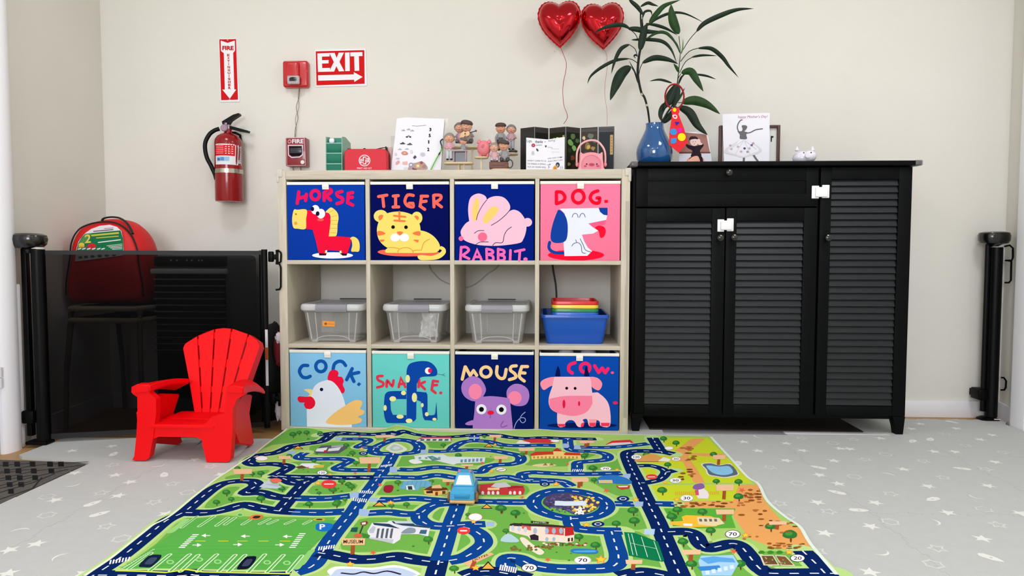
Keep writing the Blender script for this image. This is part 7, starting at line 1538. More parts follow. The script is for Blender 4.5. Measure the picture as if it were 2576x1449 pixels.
# green stepped organiser
OY = .10; t = thing('desk_organizer', 'green stepped desk organiser on the shelf top by the first aid kit', 'organizer', (q7(580, 660, OY).x, OY+.05, SH))
M_g1 = mat('pale_green_plastic', '#86B8A4', .4); M_g2 = mat('teal_green_plastic', '#2E8A72', .45)
x0, x1 = q7(493, 500, OY).x, q7(668, 500, OY).x; zt = q7(580, 322, OY+.06).z
def zq(y): return q7(580, y, OY).z
for xx in (x0, x1-.003):
    b = MB(); b.prism([(OY, SH), (OY+.13, SH), (OY+.13, zt-.012), (OY+.055, zt+.002), (OY+.03, zt), (OY+.004, zt-.004), (OY, zq(660) if zq(660) > SH else SH+.01)], (xx, 0, 0), (0, 1, 0), (0, 0, 1), .003); fixn(b); b.build('side_panel', M_g1, t)
levels = [375, 480, 590]
for k, yv in enumerate(levels):
    z = zq(yv); b = MB(); b.box(x0+.003, x1-.003, OY+.001, OY+.0035, z-.002, z+.0025, b=.0008); b.build('tier_lip', M_g1, t)
    zb_ = zq(levels[k+1]) if k < 2 else SH
    b = MB(); b.grid(lambda u, v: Vector((x0+.003+(x1-x0-.006)*u, OY+.002+.045*(1-v)*0+.028*sin(pi*v*.5)*0+.030*(1-v) if False else OY+.003+.022*v, z-.002-(z-.002-zb_)*(v))), 2, 4); b.grid(lambda u, v: Vector((x0+.003+(x1-x0-.006)*u, OY+.025+.02*v, zb_+(z-.004-zb_)*v)), 2, 2); b.build('compartment', M_g2, t)
b = MB(); b.box(x0+.003, x1-.003, OY+.10, OY+.104, SH, zt-.004); b.box(x0+.003, x1-.003, OY+.045, OY+.049, SH, zt-.002); b.build('back_panel', M_g2, t)
p = q7(560, 350, OY+.02); b = MB(); loft(b, [(.010, .006, .002, -.011), (.022, .010, .004, -.006), (.023, .012, .005, .004), (.016, .008, .003, .010)], tuple(p)); o = b.build('eraser', mat('white_rubber', '#EDEBF0', .5)); tag(o, 'white eraser lying in the top tier of the green organiser', 'eraser')
# first aid kit
KYf = .085; a, c_ = q7(688, 500, KYf), q7(1135, 500, KYf); zk = q7(900, 432, KYf).z
t = thing('first_aid_kit', 'red zipped FIRST AID KIT case with a white emblem', 'case', ((a.x+c_.x)/2, KYf+.04, SH))
b = MB(); W_, xm = c_.x-a.x, (a.x+c_.x)/2
pl = [(x, y) for x, y in rrect(W_, zk-SH+.02, .020, 5)]
pl = [(xm+x, max(SH, (zk+SH)/2-.01+y)) for x, y in pl]
ys = [(KYf, .965), (KYf+.006, 1), (KYf+.07, 1), (KYf+.076, .965)]
R_ = [[b.bm.verts.new((xm+(x-xm)*s_, yy, SH+(z-SH)*(s_ if z > SH else 1))) for x, z in dedupe(pl)] for yy, s_ in ys]
for A_, B_ in zip(R_, R_[1:]):
    n = len(A_)
    for i in range(n): b.bm.faces.new((A_[i], A_[(i+1) % n], B_[(i+1) % n], B_[i]))
b.bm.faces.new(R_[0]); b.bm.faces.new(R_[-1]); fixn(b)
A = wall_art(700, 270, 4.155, KYf-.0003); A.ribbon2([A.to2(902+56*cos(2*pi*k/30), 556+56*sin(2*pi*k/30)) for k in range(30)], 9*A.sc, '#F6DCE0', closed=True)
A.L([(915, 520), (890, 520), (890, 560), (862, 560), (862, 545), (880, 542)], 9, '#F6E4E6', smooth=False); A.L([(890, 592), (915, 592), (915, 552), (942, 552), (942, 568), (925, 570)], 9, '#F6E4E6', smooth=False); A.L([(862, 560), (862, 578), (890, 578)], 8, '#F6E4E6', smooth=False); A.L([(942, 552), (942, 535), (915, 535)], 8, '#F6E4E6', smooth=False)
A.T('FIRST AID KIT', 824, 629, 978, 645, '#F6E0E4', .012)
b.art(A, 1); b.build('case', [mat('red_moulded_fabric', '#D0142C', .55, bump=.2, bscale=500), PRINT], t)
b = MB(); b.tube([Vector((xm+(x-xm)*1.004, KYf+.038, z+.0012)) for x, z in [(xm-W_/2, SH+.02), (xm-W_/2, zk-.022), (xm-W_/2+.006, zk-.006), (xm-W_/2+.02, zk), (xm+W_/2-.02, zk), (xm+W_/2-.006, zk-.006), (xm+W_/2, zk-.022), (xm+W_/2, SH+.02)]], .0025, 6); b.build('zip', M_bk, t)
b = MB(); b.grid(lambda u, v: Vector((q7(885+235*u, 0, KYf+.04).x, KYf+.028+.02*v, zk+.0015+.008*sin(pi*u*.5)**6+.006*math.exp(-((u-.08)/.06)**2))), 20, 1); b.build('carry_strap', M_bk, t)
p = q7(1143, 470, KYf+.05); b = MB(); b.box(p.x-.006, p.x-.002, KYf+.03, KYf+.06, p.z-.02, p.z+.022, b=.001); b.build('side_strap', M_bk, t)
p = q7(755, 415, KYf+.05); b = MB(); b.box(p.x-.008, p.x+.006, KYf+.03, KYf+.045, zk-.001, zk+.006, b=.001); b.build('strap_end', M_bk, t)
# worksheets
WY = .13
def draw_ws(A):
    for ch, x, y in (('3', 1590, 232), ('5', 1583, 295), ('1', 1573, 362), ('2', 1568, 440)): A.T(ch, x-(11 if ch != '1' else 6), y-18, x+(11 if ch != '1' else 6), y+18, '#14141C', .05)
    A.L([(1400, 193), (1450, 196), (1500, 192), (1545, 188)], 4, '#7E7E88')
    def car(x, y, s_, c): A.S([(x-22*s_, y+8*s_), (x-20*s_, y), (x-8*s_, y-3*s_), (x-2*s_, y-10*s_), (x+8*s_, y-9*s_), (x+14*s_, y-2*s_), (x+22*s_, y+2*s_), (x+20*s_, y+8*s_)], c, 2)
    for x, y in ((1308, 240), (1362, 230), (1400, 243)): car(x, y, .9, '#A8A8B2')
    A.E(1345, 310, 12, 8, '#2A2A32'); A.E(1380, 310, 11, 8, '#2A2A32'); car(1362, 300, .8, '#8A8A94'); car(1300, 376, 1.2, '#4A4A56'); car(1374, 384, 1.2, '#5A5A66'); car(1272, 438, .9, '#B4B4BE'); car(1345, 434, .9, '#B4B4BE')
    A.S([(1290, 470), (1320, 458), (1350, 470), (1355, 492), (1320, 500), (1292, 490)], '#C98A80'); A.E(1322, 478, 12, 8, '#E6B89A'); A.P([(1408, 525), (1430, 500), (1448, 520), (1425, 542)], '#4E4E66')
    A.E(1510, 492, 26, 20, '#C4C4CC'); A.S([(1235, 570), (1262, 555), (1268, 580), (1230, 600)], '#E3A6A6'); A.P([(1300, 570), (1350, 565), (1352, 598), (1302, 598)], '#E6B4B0'); A.E(1250, 535, 20, 8, '#C8C8D2'); A.E(1230, 490, 12, 14, '#D0D0DA'); A.E(1392, 465, 14, 20, '#D6D6DE'); A.E(1340, 640, 30, 16, '#DADAE4')
    A.S([(1365, 620), (1380, 590), (1440, 580), (1500, 565), (1545, 600), (1550, 650), (1370, 665)], '#B59A98'); A.E(1388, 600, 22, 22, '#8E98B0'); A.E(1388, 602, 12, 12, '#E9E4E0'); A.P([(1438, 600), (1475, 595), (1482, 628), (1445, 632)], '#E6C45A'); A.E(1498, 580, 16, 16, '#A5574A'); A.E(1525, 620, 20, 20, '#A88A6E'); A.E(1430, 650, 20, 10, '#7A5E5C'); A.E(1462, 612, 8, 8, '#FFFFFF'); A.E(1410, 640, 10, 8, '#5E5468')
def paper(name, lab, pts, yy, th, draw=None, m=M_paper, minz=SH, ox=700, oy=270, sc=4.155):
    P_ = [(q7(*p, yy) if (ox, sc) == (700, 4.155) else Y(ox+p[0]/sc, oy+p[1]/sc, yy)) for p in pts]; P_ = [(p.x, max(minz, p.z)) for p in P_]
    A = wall_art(ox, oy, sc, yy-th)
    if draw: draw(A)
    for pts_, fs, c in A.out:
        for p in pts_: p.z = max(p.z, minz)
    b = MB(); b.prism(P_, (0, yy, 0), (1, 0, 0), (0, 0, 1), th); b.art(A, 1); o = b.build(name, [m, PRINT], smooth=False); return o
t = thing('worksheet_holder', 'clear desk holder behind the counting worksheets', 'holder', (q7(1450, 600, WY).x, WY+.03, SH))
b = MB(); b.box(q7(1140, 500, WY+.02).x, q7(1188, 500, WY+.02).x, WY+.02, WY+.024, SH, q7(1150, 415, WY+.02).z, b=.001); b.build('pink_insert', mat('pale_pink_plastic', '#D8B0AC', .4), t)
b = MB(); b.box(q7(1180, 500, WY+.03).x, q7(1705, 500, WY+.03).x, WY+.03, WY+.033, SH, q7(1230, 300, WY+.03).z, b=.001); b.box(q7(1180, 500, WY+.03).x, q7(1705, 500, WY+.03).x, WY-.008, WY+.033, SH, SH+.003); b.build('clear_plate', clear_mat('clear_acrylic', '#D8D4D0', .6, .1), t)
o = paper('paper_sheet', '', [(1260, 113), (1738, 118), (1778, 122), (1745, 300), (1712, 665), (1260, 665)], WY+.012, .0008, None, mat('cream_paper', '#E6E3DC', .8)); tag(o, 'cream sheet peeking out behind the right edge of the worksheets', 'paper')
o = paper('worksheet', '', [(1240, 118), (1330, 106), (1738, 122), (1722, 330), (1700, 665), (1182, 665), (1190, 560), (1222, 300)], WY, .002, draw_ws); tag(o, 'white counting worksheet with numbers 3 5 1 2 and small cars', 'paper')
t = thing('lanyard', 'green and navy lanyard dangling down the edge of the worksheets', 'lanyard', tuple(q7(1600, 655, WY-.02)))
for pts, r_, c, nm in (([(1712, 400), (1705, 440), (1680, 490), (1650, 540), (1620, 600), (1590, 660)], .0036, '#6FD03C', 'strap'), ([(1722, 330), (1700, 345), (1695, 365), (1706, 400), (1708, 430)], .004, '#16163A', 'strap'), ([(1690, 470), (1676, 498)], .0042, '#12122E', 'buckle')):
    b = MB(); pp = cr(pts, 4, False) if len(pts) > 2 else pts; b.tube([q7(x, max(min(y, 650), 0), WY-.008) for x, y in pp], r_, 7, flat=.6); b.build(nm, mat('lan'+c[1:], c, .6), t)
# ---- wooden risers
M_birch = mat('birch_wood', '#DCC9A4', .5, noise=.08, nscale=20)
def riser(pl, pr, ptop, yy, lab, dpt=.055, posts=(0.5,), low=False):
    a, c_ = q7(pl, ptop, yy), q7(pr, ptop, yy); xm, w = (a.x+c_.x)/2, c_.x-a.x; zt_ = q7((pl+pr)/2, ptop+8, yy).z
    t = thing('display_riser', lab, 'stand', (xm, yy+dpt/2, SH), group='birch display risers under the figurines')
    zt_ = max(zt_, SH+.012)
    b = MB(); loft(b, [(w-.004, dpt-.004, dpt*.42, -.007), (w, dpt, dpt*.44, -.004), (w, dpt, dpt*.44, -.002), (w-.003, dpt-.003, dpt*.42, 0)], (xm, yy+dpt/2, zt_)); b.build('top', M_birch, t)
    if not low:
        for u in posts: b = MB(); b.box(a.x+w*u-.0035, a.x+w*u+.0035, yy+dpt/2-.0035, yy+dpt/2+.0035, SH+.003, zt_-.006, b=.0008); b.build('post', M_birch, t)
    b = MB(); b.box(xm-w*.4, xm+w*.4, yy+.008, yy+dpt-.008, SH, SH+.0035, b=.001); b.build('base', M_birch, t)
    return zt_
zA = riser(1718, 2035, 562, .075, 'wide birch riser under the couple at the little table', posts=(.5, .68))
zB = riser(1800, 2090, 393, .165, 'high birch riser under the guitar couple', posts=(.3, .75), dpt=.075)
zC = riser(2042, 2192, 503, .085, 'narrow birch riser under the pink pig', posts=(.5,), dpt=.04)
zD = riser(2290, 2505, 462, .165, 'high birch riser under the couple standing at the right', posts=(.4,), dpt=.07)
zE = riser(2212, 2425, 640, .065, 'low birch riser under the couple on the chest', low=True, dpt=.05)
SKIN, HAIRG, CAP = '#D9A083', '#8A8078', '#4A3A36'
def mm(c, r=.45): return mat('fig'+c[1:], c, r)
pxm = q7(100, 0, .1).x-q7(0, 0, .1).x; pxm /= 100      # metres per crop pixel near Y=.1
def person(t, x, yb_, y0, top, col, legs, face, hair, cap=None, pose='stand', yy=.1, tilt=0, arm=1, lean=0):
    """small ceramic figure. x: centre (crop px), top/y0: top of head / seat or feet in crop px"""
    H_ = (y0-top)*pxm; c = q7(x, y0, yy); z0 = c.z; hr = H_*(.19 if pose == 'stand' else .25); hz = z0+H_-hr*1.02; hx = c.x+lean*pxm
    b = MB()
    if pose == 'stand':
        b.lathe([(0, .35*H_), (H_*.13, .36*H_), (H_*.155, .42*H_), (H_*.14, .52*H_), (H_*.115, .62*H_), (H_*.05, .68*H_), (0, .70*H_)], (c.x, yy, z0), 16, sy=.8)
    else:
        b.lathe([(0, 0), (H_*.20, .02*H_), (H_*.24, .12*H_), (H_*.20, .32*H_), (H_*.15, .48*H_), (H_*.07, .55*H_), (0, .57*H_)], (c.x, yy, z0), 16, sy=.8)
    sh_z = z0+H_*(.60 if pose == 'stand' else .45); aw = H_*(.13 if pose == 'stand' else .17)
    for s_ in (-1, 1):
        el = (c.x+s_*aw*1.35, yy-.002, sh_z-H_*.13); ha = (c.x+s_*aw*(.5 if arm else 1.3), yy-H_*.13*(1 if arm else .2), sh_z-H_*(.17 if arm else .27))
        b.tube([(c.x+s_*aw*.75, yy, sh_z), el, ha], [H_*.05, H_*.045, H_*.036], 8)
    b.build('torso', mm(col), t, ang=70)
    b = MB()
    if pose == 'stand':
        for s_ in (-1, 1): b.tube([(c.x+s_*H_*.055, yy, z0+H_*.42), (c.x+s_*H_*.065, yy, z0+.03*H_)], [H_*.085, H_*.06], 10)
        b.lathe([(0, .33*H_), (H_*.13, .34*H_), (H_*.145, .40*H_), (H_*.12, .46*H_), (0, .47*H_)], (c.x, yy, z0), 14, sy=.8)
    else:
        for s_ in (-1, 1): b.tube([(c.x+s_*H_*.10, yy, z0+H_*.10), (c.x+s_*H_*.15, yy-H_*.26, z0+H_*.10), (c.x+s_*H_*.15, yy-H_*.28, z0-H_*.02)], [H_*.10, H_*.085, H_*.06], 8)
    b.build('trousers', mm(legs), t, ang=70)
    b = MB()
    for s_ in (-1, 1):
        fx = c.x+s_*H_*(.07 if pose == 'stand' else .15); fy_ = yy-H_*(.03 if pose == 'stand' else .31); fz_ = z0+H_*.025 if pose == 'stand' else z0+H_*.0
        b.ball((fx, fy_, fz_), (H_*.055, H_*.08, H_*.035), 8)
        b.ball((c.x+s_*aw*(.5 if arm else 1.3), yy-H_*.14*(1 if arm else .2), sh_z-H_*(.18 if arm else .29)), H_*.04, 8, m=1)
    b.build('shoes', [mm('#2A2224'), mm(face)], t, ang=70)
    b = MB(); b.ball((hx, yy, hz), (hr*.92, hr*.9, hr), 18); b.ball((hx, yy-hr*.9, hz-hr*.08), (hr*.14, hr*.14, hr*.13), 8)
    for s_ in (-1, 1): b.ball((hx+s_*hr*.9, yy, hz-hr*.05), (hr*.12, hr*.18, hr*.22), 8); b.ball((hx+s_*hr*.42, yy-hr*.74, hz-hr*.25), (hr*.2, hr*.14, hr*.17), 8)
    b.ball((hx, yy-hr*.80, hz-hr*.48), (hr*.20, hr*.10, hr*.07), 8, m=1)
    for s_ in (-1, 1): b.ball((hx+s_*hr*.33, yy-hr*.83, hz+hr*.10), (hr*.10, hr*.05, hr*.05), 6, m=2)
    b.build('head', [mm(face), mm('#A8423C'), mm('#3A2A28')], t, ang=70)
    if hair:
        b = MB(); rot_ = Matrix.Rotation(.5, 3, 'X'); b.lathe([(0, 1.06), (.45, .97), (.82, .66), (1.05, .25), (1.07, -.1), (.98, -.2)][::-1], n=18, M=Matrix.Translation(Vector((hx, yy+hr*.10, hz+hr*.02))) @ Matrix.Rotation(-.55, 4, 'X') @ Matrix.Diagonal((hr, hr, hr, 1))); b.ball((hx, yy+hr*.95, hz+hr*.15), hr*.36, 10); b.build('hair', mm(hair, .6), t, ang=70)
    if cap:
        b = MB(); M_ = Matrix.Translation(Vector((hx, yy, hz+hr*.42))) @ Matrix.Rotation(radians(tilt), 4, 'Y') @ Matrix.Rotation(.12, 4, 'X') @ Matrix.Diagonal((hr, hr, hr, 1))
        b.lathe([(1.0, -.05), (1.10, .05), (1.08, .30), (.80, .60), (.3, .72), (0, .73)], n=20, M=M_); b.ball((0, -.75, .02), (.78, .55, .09), 14, M=M_); b.build('cap', mm(cap, .6), t, ang=70)
    return c.x, z0, H_, hx, hz, hr
def couple(lab, x, y0, yy): return thing('figurine', lab, 'figurine', tuple(q7(x, y0, yy)), group='ceramic couples on the risers')
# guitar couple
yy = .20; t = couple('ceramic couple hugging, the man in cap playing a guitar', 1940, 385, yy)
yb0 = 385
person(t, 1905, 0, 378, 158, '#B58A9C', '#8A8490', '#E0A88C', '#7A6E6A', pose='sit', yy=yy+.0, lean=-10)
X_, z0, H_, hx, hz, hr = person(t, 1985, 0, 380, 142, '#8E8684', '#5A4E50', '#E2AC90', None, cap='#4E403C', pose='sit', yy=yy-.012, tilt=10, lean=-15)
g = q7(1955, 280, yy-.05); b = MB()
gp_ = [(-18, 6), (-14, -6), (-4, -9), (2, -5), (8, -7), (14, -3), (14, 7), (6, 10), (0, 6), (-6, 11), (-14, 12)]
b.prism([(g.x+u*pxm*3.2*cos(.25)-v*pxm*3.2*sin(-.25)*0, g.z-v*pxm*3.0+u*pxm*.9) for u, v in cr(gp_, 3)], (0, g.y, 0), (1, 0, 0), (0, 0, 1), .007); b.build('guitar_body', mm('#E3B97E'), t)
b = MB(); b.tube([(g.x+.008, g.y-.004, g.z+.002), tuple(q7(2062, 248, yy-.045))], .0022, 6); pz = q7(2066, 246, yy-.045); b.box(pz.x-.004, pz.x+.004, pz.y-.002, pz.y+.002, pz.z-.004, pz.z+.004, b=.001); b.build('guitar_neck', mm('#4A3A34'), t)
b = MB(); b.lathe([(0, 0), (.0035, 0), (.0035, .0006), (0, .0006)], n=12, M=Matrix.Translation(Vector((g.x, g.y-.0072, g.z))) @ Matrix.Rotation(pi/2, 4, 'X')); b.build('sound_hole', mm('#3A2A20'), t)
# couple at little table
yy = .11; t = couple('ceramic couple, woman standing by man writing at a desk', 1850, 552, yy)
person(t, 1790, 0, 552, 275, '#C99AA4', '#C9CCCE', '#DFA88A', '#8C8880', pose='stand', yy=yy, arm=1)
person(t, 1935, 0, 470, 325, '#8C8E92', '#8C8E92', '#E2AE92', None, cap='#6A625C', pose='sit', yy=yy+.012, tilt=18)
tl_, tr2 = q7(1830, 455, yy-.02), q7(1970, 552, yy-.02); zt_ = q7(1900, 452, yy-.02).z
b = MB(); b.box(tl_.x-.006, tr2.x+.002, yy-.032, yy-.004, zt_-.005, zt_, b=.001); b.build('desk_top', mm('#A8909A'), t)
for xa in (tl_.x, tr2.x-.006): b = MB(); b.box(xa, xa+.006, yy-.030, yy-.006, zA+.0005, zt_-.005, b=.001); b.build('desk_leg', mm('#9A8A92'), t)
b = MB(); b.box(tl_.x+.006, tr2.x-.006, yy-.014, yy-.008, zA+.001, zt_-.005); b.build('desk_panel', mm('#15161A', .25), t)
b = MB(); p = q7(1900, 445, yy-.03); b.box(p.x-.014, p.x+.012, yy-.034, yy-.010, zt_, zt_+.0015); b.build('open_book', mm('#E6E0E0'), t)
# pink pig seen from behind
yy = .105; t = thing('pig_ornament', 'pink clay pig seen from behind with a curly tail', 'ornament', tuple(q7(2150, 510, yy)))
c = q7(2150, 425, yy); M_pk = mat('pink_clay', '#E58088', .5, bump=.3, bscale=200)
r0 = 70*pxm; b = MB(); b.ball((c.x, yy, c.z-.002), (r0*1.0, r0*.95, r0*1.15), 24); b.build('body', M_pk, t, ang=80)
for x in (2100, 2205): p = q7(x, 350, yy); b = MB(); b.lathe([(r0*.34, -r0*.3), (r0*.30, 0), (r0*.1, r0*.25), (0, r0*.3)], (p.x, yy, p.z-.002), 10); b.build('ear', M_pk, t)
p = q7(2140, 410, yy); b = MB(); b.tube([(p.x+.003, yy-r0*.85, p.z), (p.x-.005, yy-r0*1.15, p.z), (p.x-.001, yy-r0*1.25, p.z-.007), (p.x+.005, yy-r0*1.15, p.z-.002), (p.x+.005, yy-r0*1.3, p.z+.005)], [.003, .0035, .0035, .003, .002], 8); b.build('tail', M_pk, t)
for x in (2115, 2190):
    p = q7(x, 500, yy); b = MB(); b.lathe([(0, 0), (r0*.22, 0), (r0*.26, r0*.5), (0, r0*.6)], (p.x, yy-.004, zC+.0005), 10); b.build('foot', M_pk, t)
# standing couple right
yy = .20; t = couple('ceramic couple standing, man in dark overalls and cap', 2390, 450, yy)
person(t, 2325, 0, 452, 168, '#8E9090', '#3A3A40', '#DEA284', None, cap='#4E3430', pose='stand', yy=yy, arm=0)
b = MB(); X_ = q7(2325, 330, yy-.02); b.box(X_.x-.010, X_.x+.010, yy-.026, yy-.018, X_.z-.026, X_.z+.006, b=.003); b.build('overall_bib', mm('#3E3E44'), t)
person(t, 2435, 0, 445, 180, '#B4949E', '#A8A8AC', '#DCA488', '#7E7674', pose='stand', yy=yy+.004, arm=1)
b = MB(); p = q7(2465, 450, yy); b.ball((p.x-.004, yy-.004, zD+.0085), (.020, .014, .008), 12); b.build('base_mound', mm('#4A443E'), t)
# couple on the brown chest
yy = .09; t = couple('ceramic couple sitting together on a brown chest', 2310, 630, yy)
l0, l1 = q7(2205, 570, yy-.02), q7(2402, 625, yy-.02); zc1 = q7(2300, 568, yy-.02).z
b = MB(); b.box(l0.x, l1.x, yy-.022, yy+.022, zE+.0005, zc1, b=.002); b.build('chest', mat('brown_wood_small', '#6E4032', .45, noise=.2, nscale=60), t)
b = MB(); b.box(l0.x+.012, l1.x-.012, yy-.0235, yy-.0218, (zE+zc1)/2-.002, (zE+zc1)/2+.002); b.build('chest_grip', mm('#3A2018'), t)
person(t, 2262, 0, 568, 376, '#C8A0A6', '#C4B8C0', '#E2AE94', '#9A8A84', pose='sit', yy=yy, lean=-4)
person(t, 2368, 0, 568, 355, '#8C8E90', '#4A4648', '#DEA284', None, cap='#463A34', pose='sit', yy=yy, tilt=8, lean=-12)
p = q7(2420, 590, yy); b = MB(); b.tube([(p.x+.012*cos(2*pi*k/16), yy, p.z+.017*sin(2*pi*k/16)) for k in range(16)], .0025, 6, closed=True); b.build('wheel', mm('#3A3634'), t)
# ---- folding photo screen
def q8(x, y, yy): return Y(1300+x/9.908, 310+y/9.908, yy)
t = thing('folding_screen', 'black six-panel folding photo screen with leafy pictures on the shelf top', 'screen', (q8(1260, 1180, .17).x, .17, SH))
folds = [(80, .185, 135), (442, .150, 85), (800, .185, 128), (1220, .150, 88), (1587, .185, 130), (2022, .163, 108), (2440, .150, 78)]
M_scr = mat('black_lacquer_screen', '#131413', .35)
rp = random.Random(12)
for k in range(6):
    (xa, ya, ta), (xb_, yb_, tb_) = folds[k], folds[k+1]; g = 12
    ztop = q8((xa+xb_)/2, (ta+tb_)/2, (ya+yb_)/2).z
    ztop = (q8(442, 85, .150).z+q8(800, 128, .185).z)/2
    A0, B0 = q8(xa+g, 600, ya), q8(xb_-g, 600, yb_); U = Vector((B0.x-A0.x, yb_-ya, 0)); L_ = U.length; U.normalize(); V = Vector((0, 0, 1)); O = Vector((A0.x, ya, SH))
    b = MB(); b.prism([(0, 0), (L_, 0), (L_, ztop-SH), (0, ztop-SH)], O-U.cross(V)*.003, U, V, .003)
    A = Art(lambda x, y: (x, y), lambda u, v, h: O+U*u+V*v+U.cross(V)*h, h0=.0003, step=.00005); H_ = ztop-SH
    A.poly2([(.002, H_-.018), (L_-.002, H_-.018), (L_-.002, H_-.006), (.002, H_-.006)], '#3A3330' if k < 4 else '#55504F')
    if 1 <= k <= 4:
        A.poly2([(.003, .003), (L_-.003, .003), (L_-.003, H_-.022), (.003, H_-.022)], ['', '#1C1A16', '#20240F', '#1A2212', '#4A4038'][k])
        def blob(u, v, r, c): A.poly2(cr([(min(max(L_*u+r*cos(a)*rp.uniform(.6, 1.2), .003), L_-.003), min(max(H_*v+r*sin(a)*rp.uniform(.6, 1.2), .003), H_-.022)) for a in [i*pi/4 for i in range(8)]], 3), c)
        if k == 1: [blob(u, v, r, c) for u, v, r, c in ((.8, .7, .010, '#6E8A3E'), (.5, .72, .006, '#A8B878'), (.95, .66, .008, '#3E5A2A'))]
        if k == 2: [blob(u, v, r, c) for u, v, r, c in ((.3, .72, .013, '#8FB03E'), (.5, .74, .011, '#B4C850'), (.75, .68, .012, '#7A9A3C'), (.9, .8, .006, '#A8A070'), (.15, .64, .009, '#4E6E2C'))]
        if k == 3: [blob(u, v, r, c) for u, v, r, c in ((.5, .8, .012, '#5A6E4A'), (.3, .66, .014, '#6E9A54'), (.55, .56, .013, '#7EA85E'), (.8, .72, .012, '#46663A'), (.25, .5, .010, '#24361C'), (.7, .42, .012, '#1E2E18'), (.45, .34, .011, '#7A3A22'), (.75, .24, .010, '#5E3A24'), (.5, .15, .012, '#3A281C'), (.6, .05, .010, '#A8803A'), (.2, .2, .008, '#8A7A4A'))]
        if k == 4: [blob(u, v, r, c) for u, v, r, c in ((.2, .78, .008, '#D8C4A0'), (.6, .82, .012, '#6A7A6E'), (.85, .7, .010, '#54706A'), (.4, .6, .016, '#8E7A52'), (.45, .58, .010, '#D8B85A'), (.75, .55, .010, '#A88E5A'), (.3, .42, .014, '#6E5848'), (.7, .42, .014, '#82685A'), (.5, .3, .012, '#4E3E36'), (.6, .15, .012, '#2A2220'))]
    if k == 5:
        A.poly2([(.003, .003), (L_-.003, .003), (L_-.003, H_-.022), (.003, H_-.022)], '#33373A'); A.poly2([(L_*.74, H_*.40), (L_*.92, H_*.40), (L_*.92, H_*.82), (L_*.74, H_*.82)], '#C0A06C')
        for i in range(6): A.poly2([(L_*.80, H_*(.45+.06*i)), (L_*.86, H_*(.45+.06*i)), (L_*.86, H_*(.47+.06*i)), (L_*.80, H_*(.47+.06*i))], '#8A6A3C')
        A.poly2([(L_*.76, .006), (L_*.92, .006), (L_*.92, .018), (L_*.76, .018)], '#9A4048')
    b.art(A, 1); b.build('panel', [M_scr, PRINT], t, smooth=False)
# ---- handwritten folded card
HY = .10
t = thing('handwritten_card', 'white folded thank-you card with handwriting before the folding screen', 'card', (q8(700, 1180, HY).x, HY, SH))
for (xa, ya, ta), (xb_, yb_, tb_), side in (((235, HY-.012, 358), (762, HY+.012, 405), 0), ((762, HY+.012, 405), (1193, HY-.015, 340), 1)):
    A0, B0 = q8(xa, 600, ya), q8(xb_, 600, yb_); U = Vector((B0.x-A0.x, yb_-ya, 0)); L_ = U.length; U.normalize(); V = Vector((0, 0, 1)); O = Vector((A0.x, ya, SH)); N_ = U.cross(V).normalized()
    za_, zb_ = q8(xa, ta, ya).z-SH, q8(xb_, tb_, yb_).z-SH
    b = MB(); b.prism([(0, 0), (L_, 0), (L_, zb_), (0, za_)], O-N_*.0006, U, V, .0006)
    A = plane_art(1300, 310, 9.908, O, U, V, h0=.0002, step=.00003)
    ink = '#3A3A44'; sw = random.Random(side+3)
    def scr(x, y, w, n, c=ink, hgt=26, lw=7): A.L([(x+w*i/(n*3), y+hgt*.5*sin(i*2.1+sw.uniform(-.5, .5))) for i in range(n*3+1)], lw, c, n=2)
    if side == 0:
        A.T('Liga,', 250, 405, 385, 492, ink, 0); A.T('thanks', 455, 420, 650, 495, ink, .01); scr(695, 462, 30, 1); scr(480, 545, 150, 4); 
        A.E(412, 552, 48, 46, '#A8304E'); A.E(412, 552, 26, 26, '#D06A86'); A.S([(485, 630), (520, 640), (545, 690), (510, 700), (485, 665)], '#55555E'); A.E(402, 745, 36, 56, '#C4C4CA'); A.S([(700, 550), (722, 560), (745, 550), (740, 585), (715, 605)], ink)
        for j, (t1) in enumerate(('WON\u2019T COME TO US', 'TO MAKE A SMALL', 'TOY AT SOME WILL', 'MAKING SPEND THE')): A.T(t1, 258, 915+j*78, 735, 950+j*78, '#4A4A54', 0, sl=-10)
    else:
        A.T('having!', 785, 410, 960, 478, '#6A6A74', 0, sl=14); A.T('having', 770, 575, 890, 620, '#8A8A94', 0, sl=-14)
        for j, t1 in enumerate(('see you soon', 'then but I am')): A.T(t1, 775, 868+j*62, 1140, 905+j*62, '#5A5A66', 0, sl=40)
        A.T('off', 765, 1010, 850, 1050, ink, 0); A.T('J.', 775, 1060, 835, 1120, ink, 0); A.T('& Co', 1085, 1070, 1155, 1130, '#5A5A66', 0)
        A.E(1020, 1040, 50, 66, '#3A4048'); A.E(1015, 1055, 26, 34, '#9AA4A4'); A.S([(905, 1100), (960, 1055), (1005, 1090), (1000, 1150), (960, 1180), (910, 1170)], '#E8A34A'); A.E(958, 1120, 26, 26, '#C8812E')
        scr(1080, 850, 40, 2); scr(860, 640, 200, 4, '#C9C9CF'); scr(870, 720, 200, 4, '#CFCFD5')
    for pts_, fs, c in A.out:
        for p in pts_: p.z = max(p.z, SH)
    b.art(A, 1); b.build('card_leaf', [M_paper, PRINT], t, smooth=False)
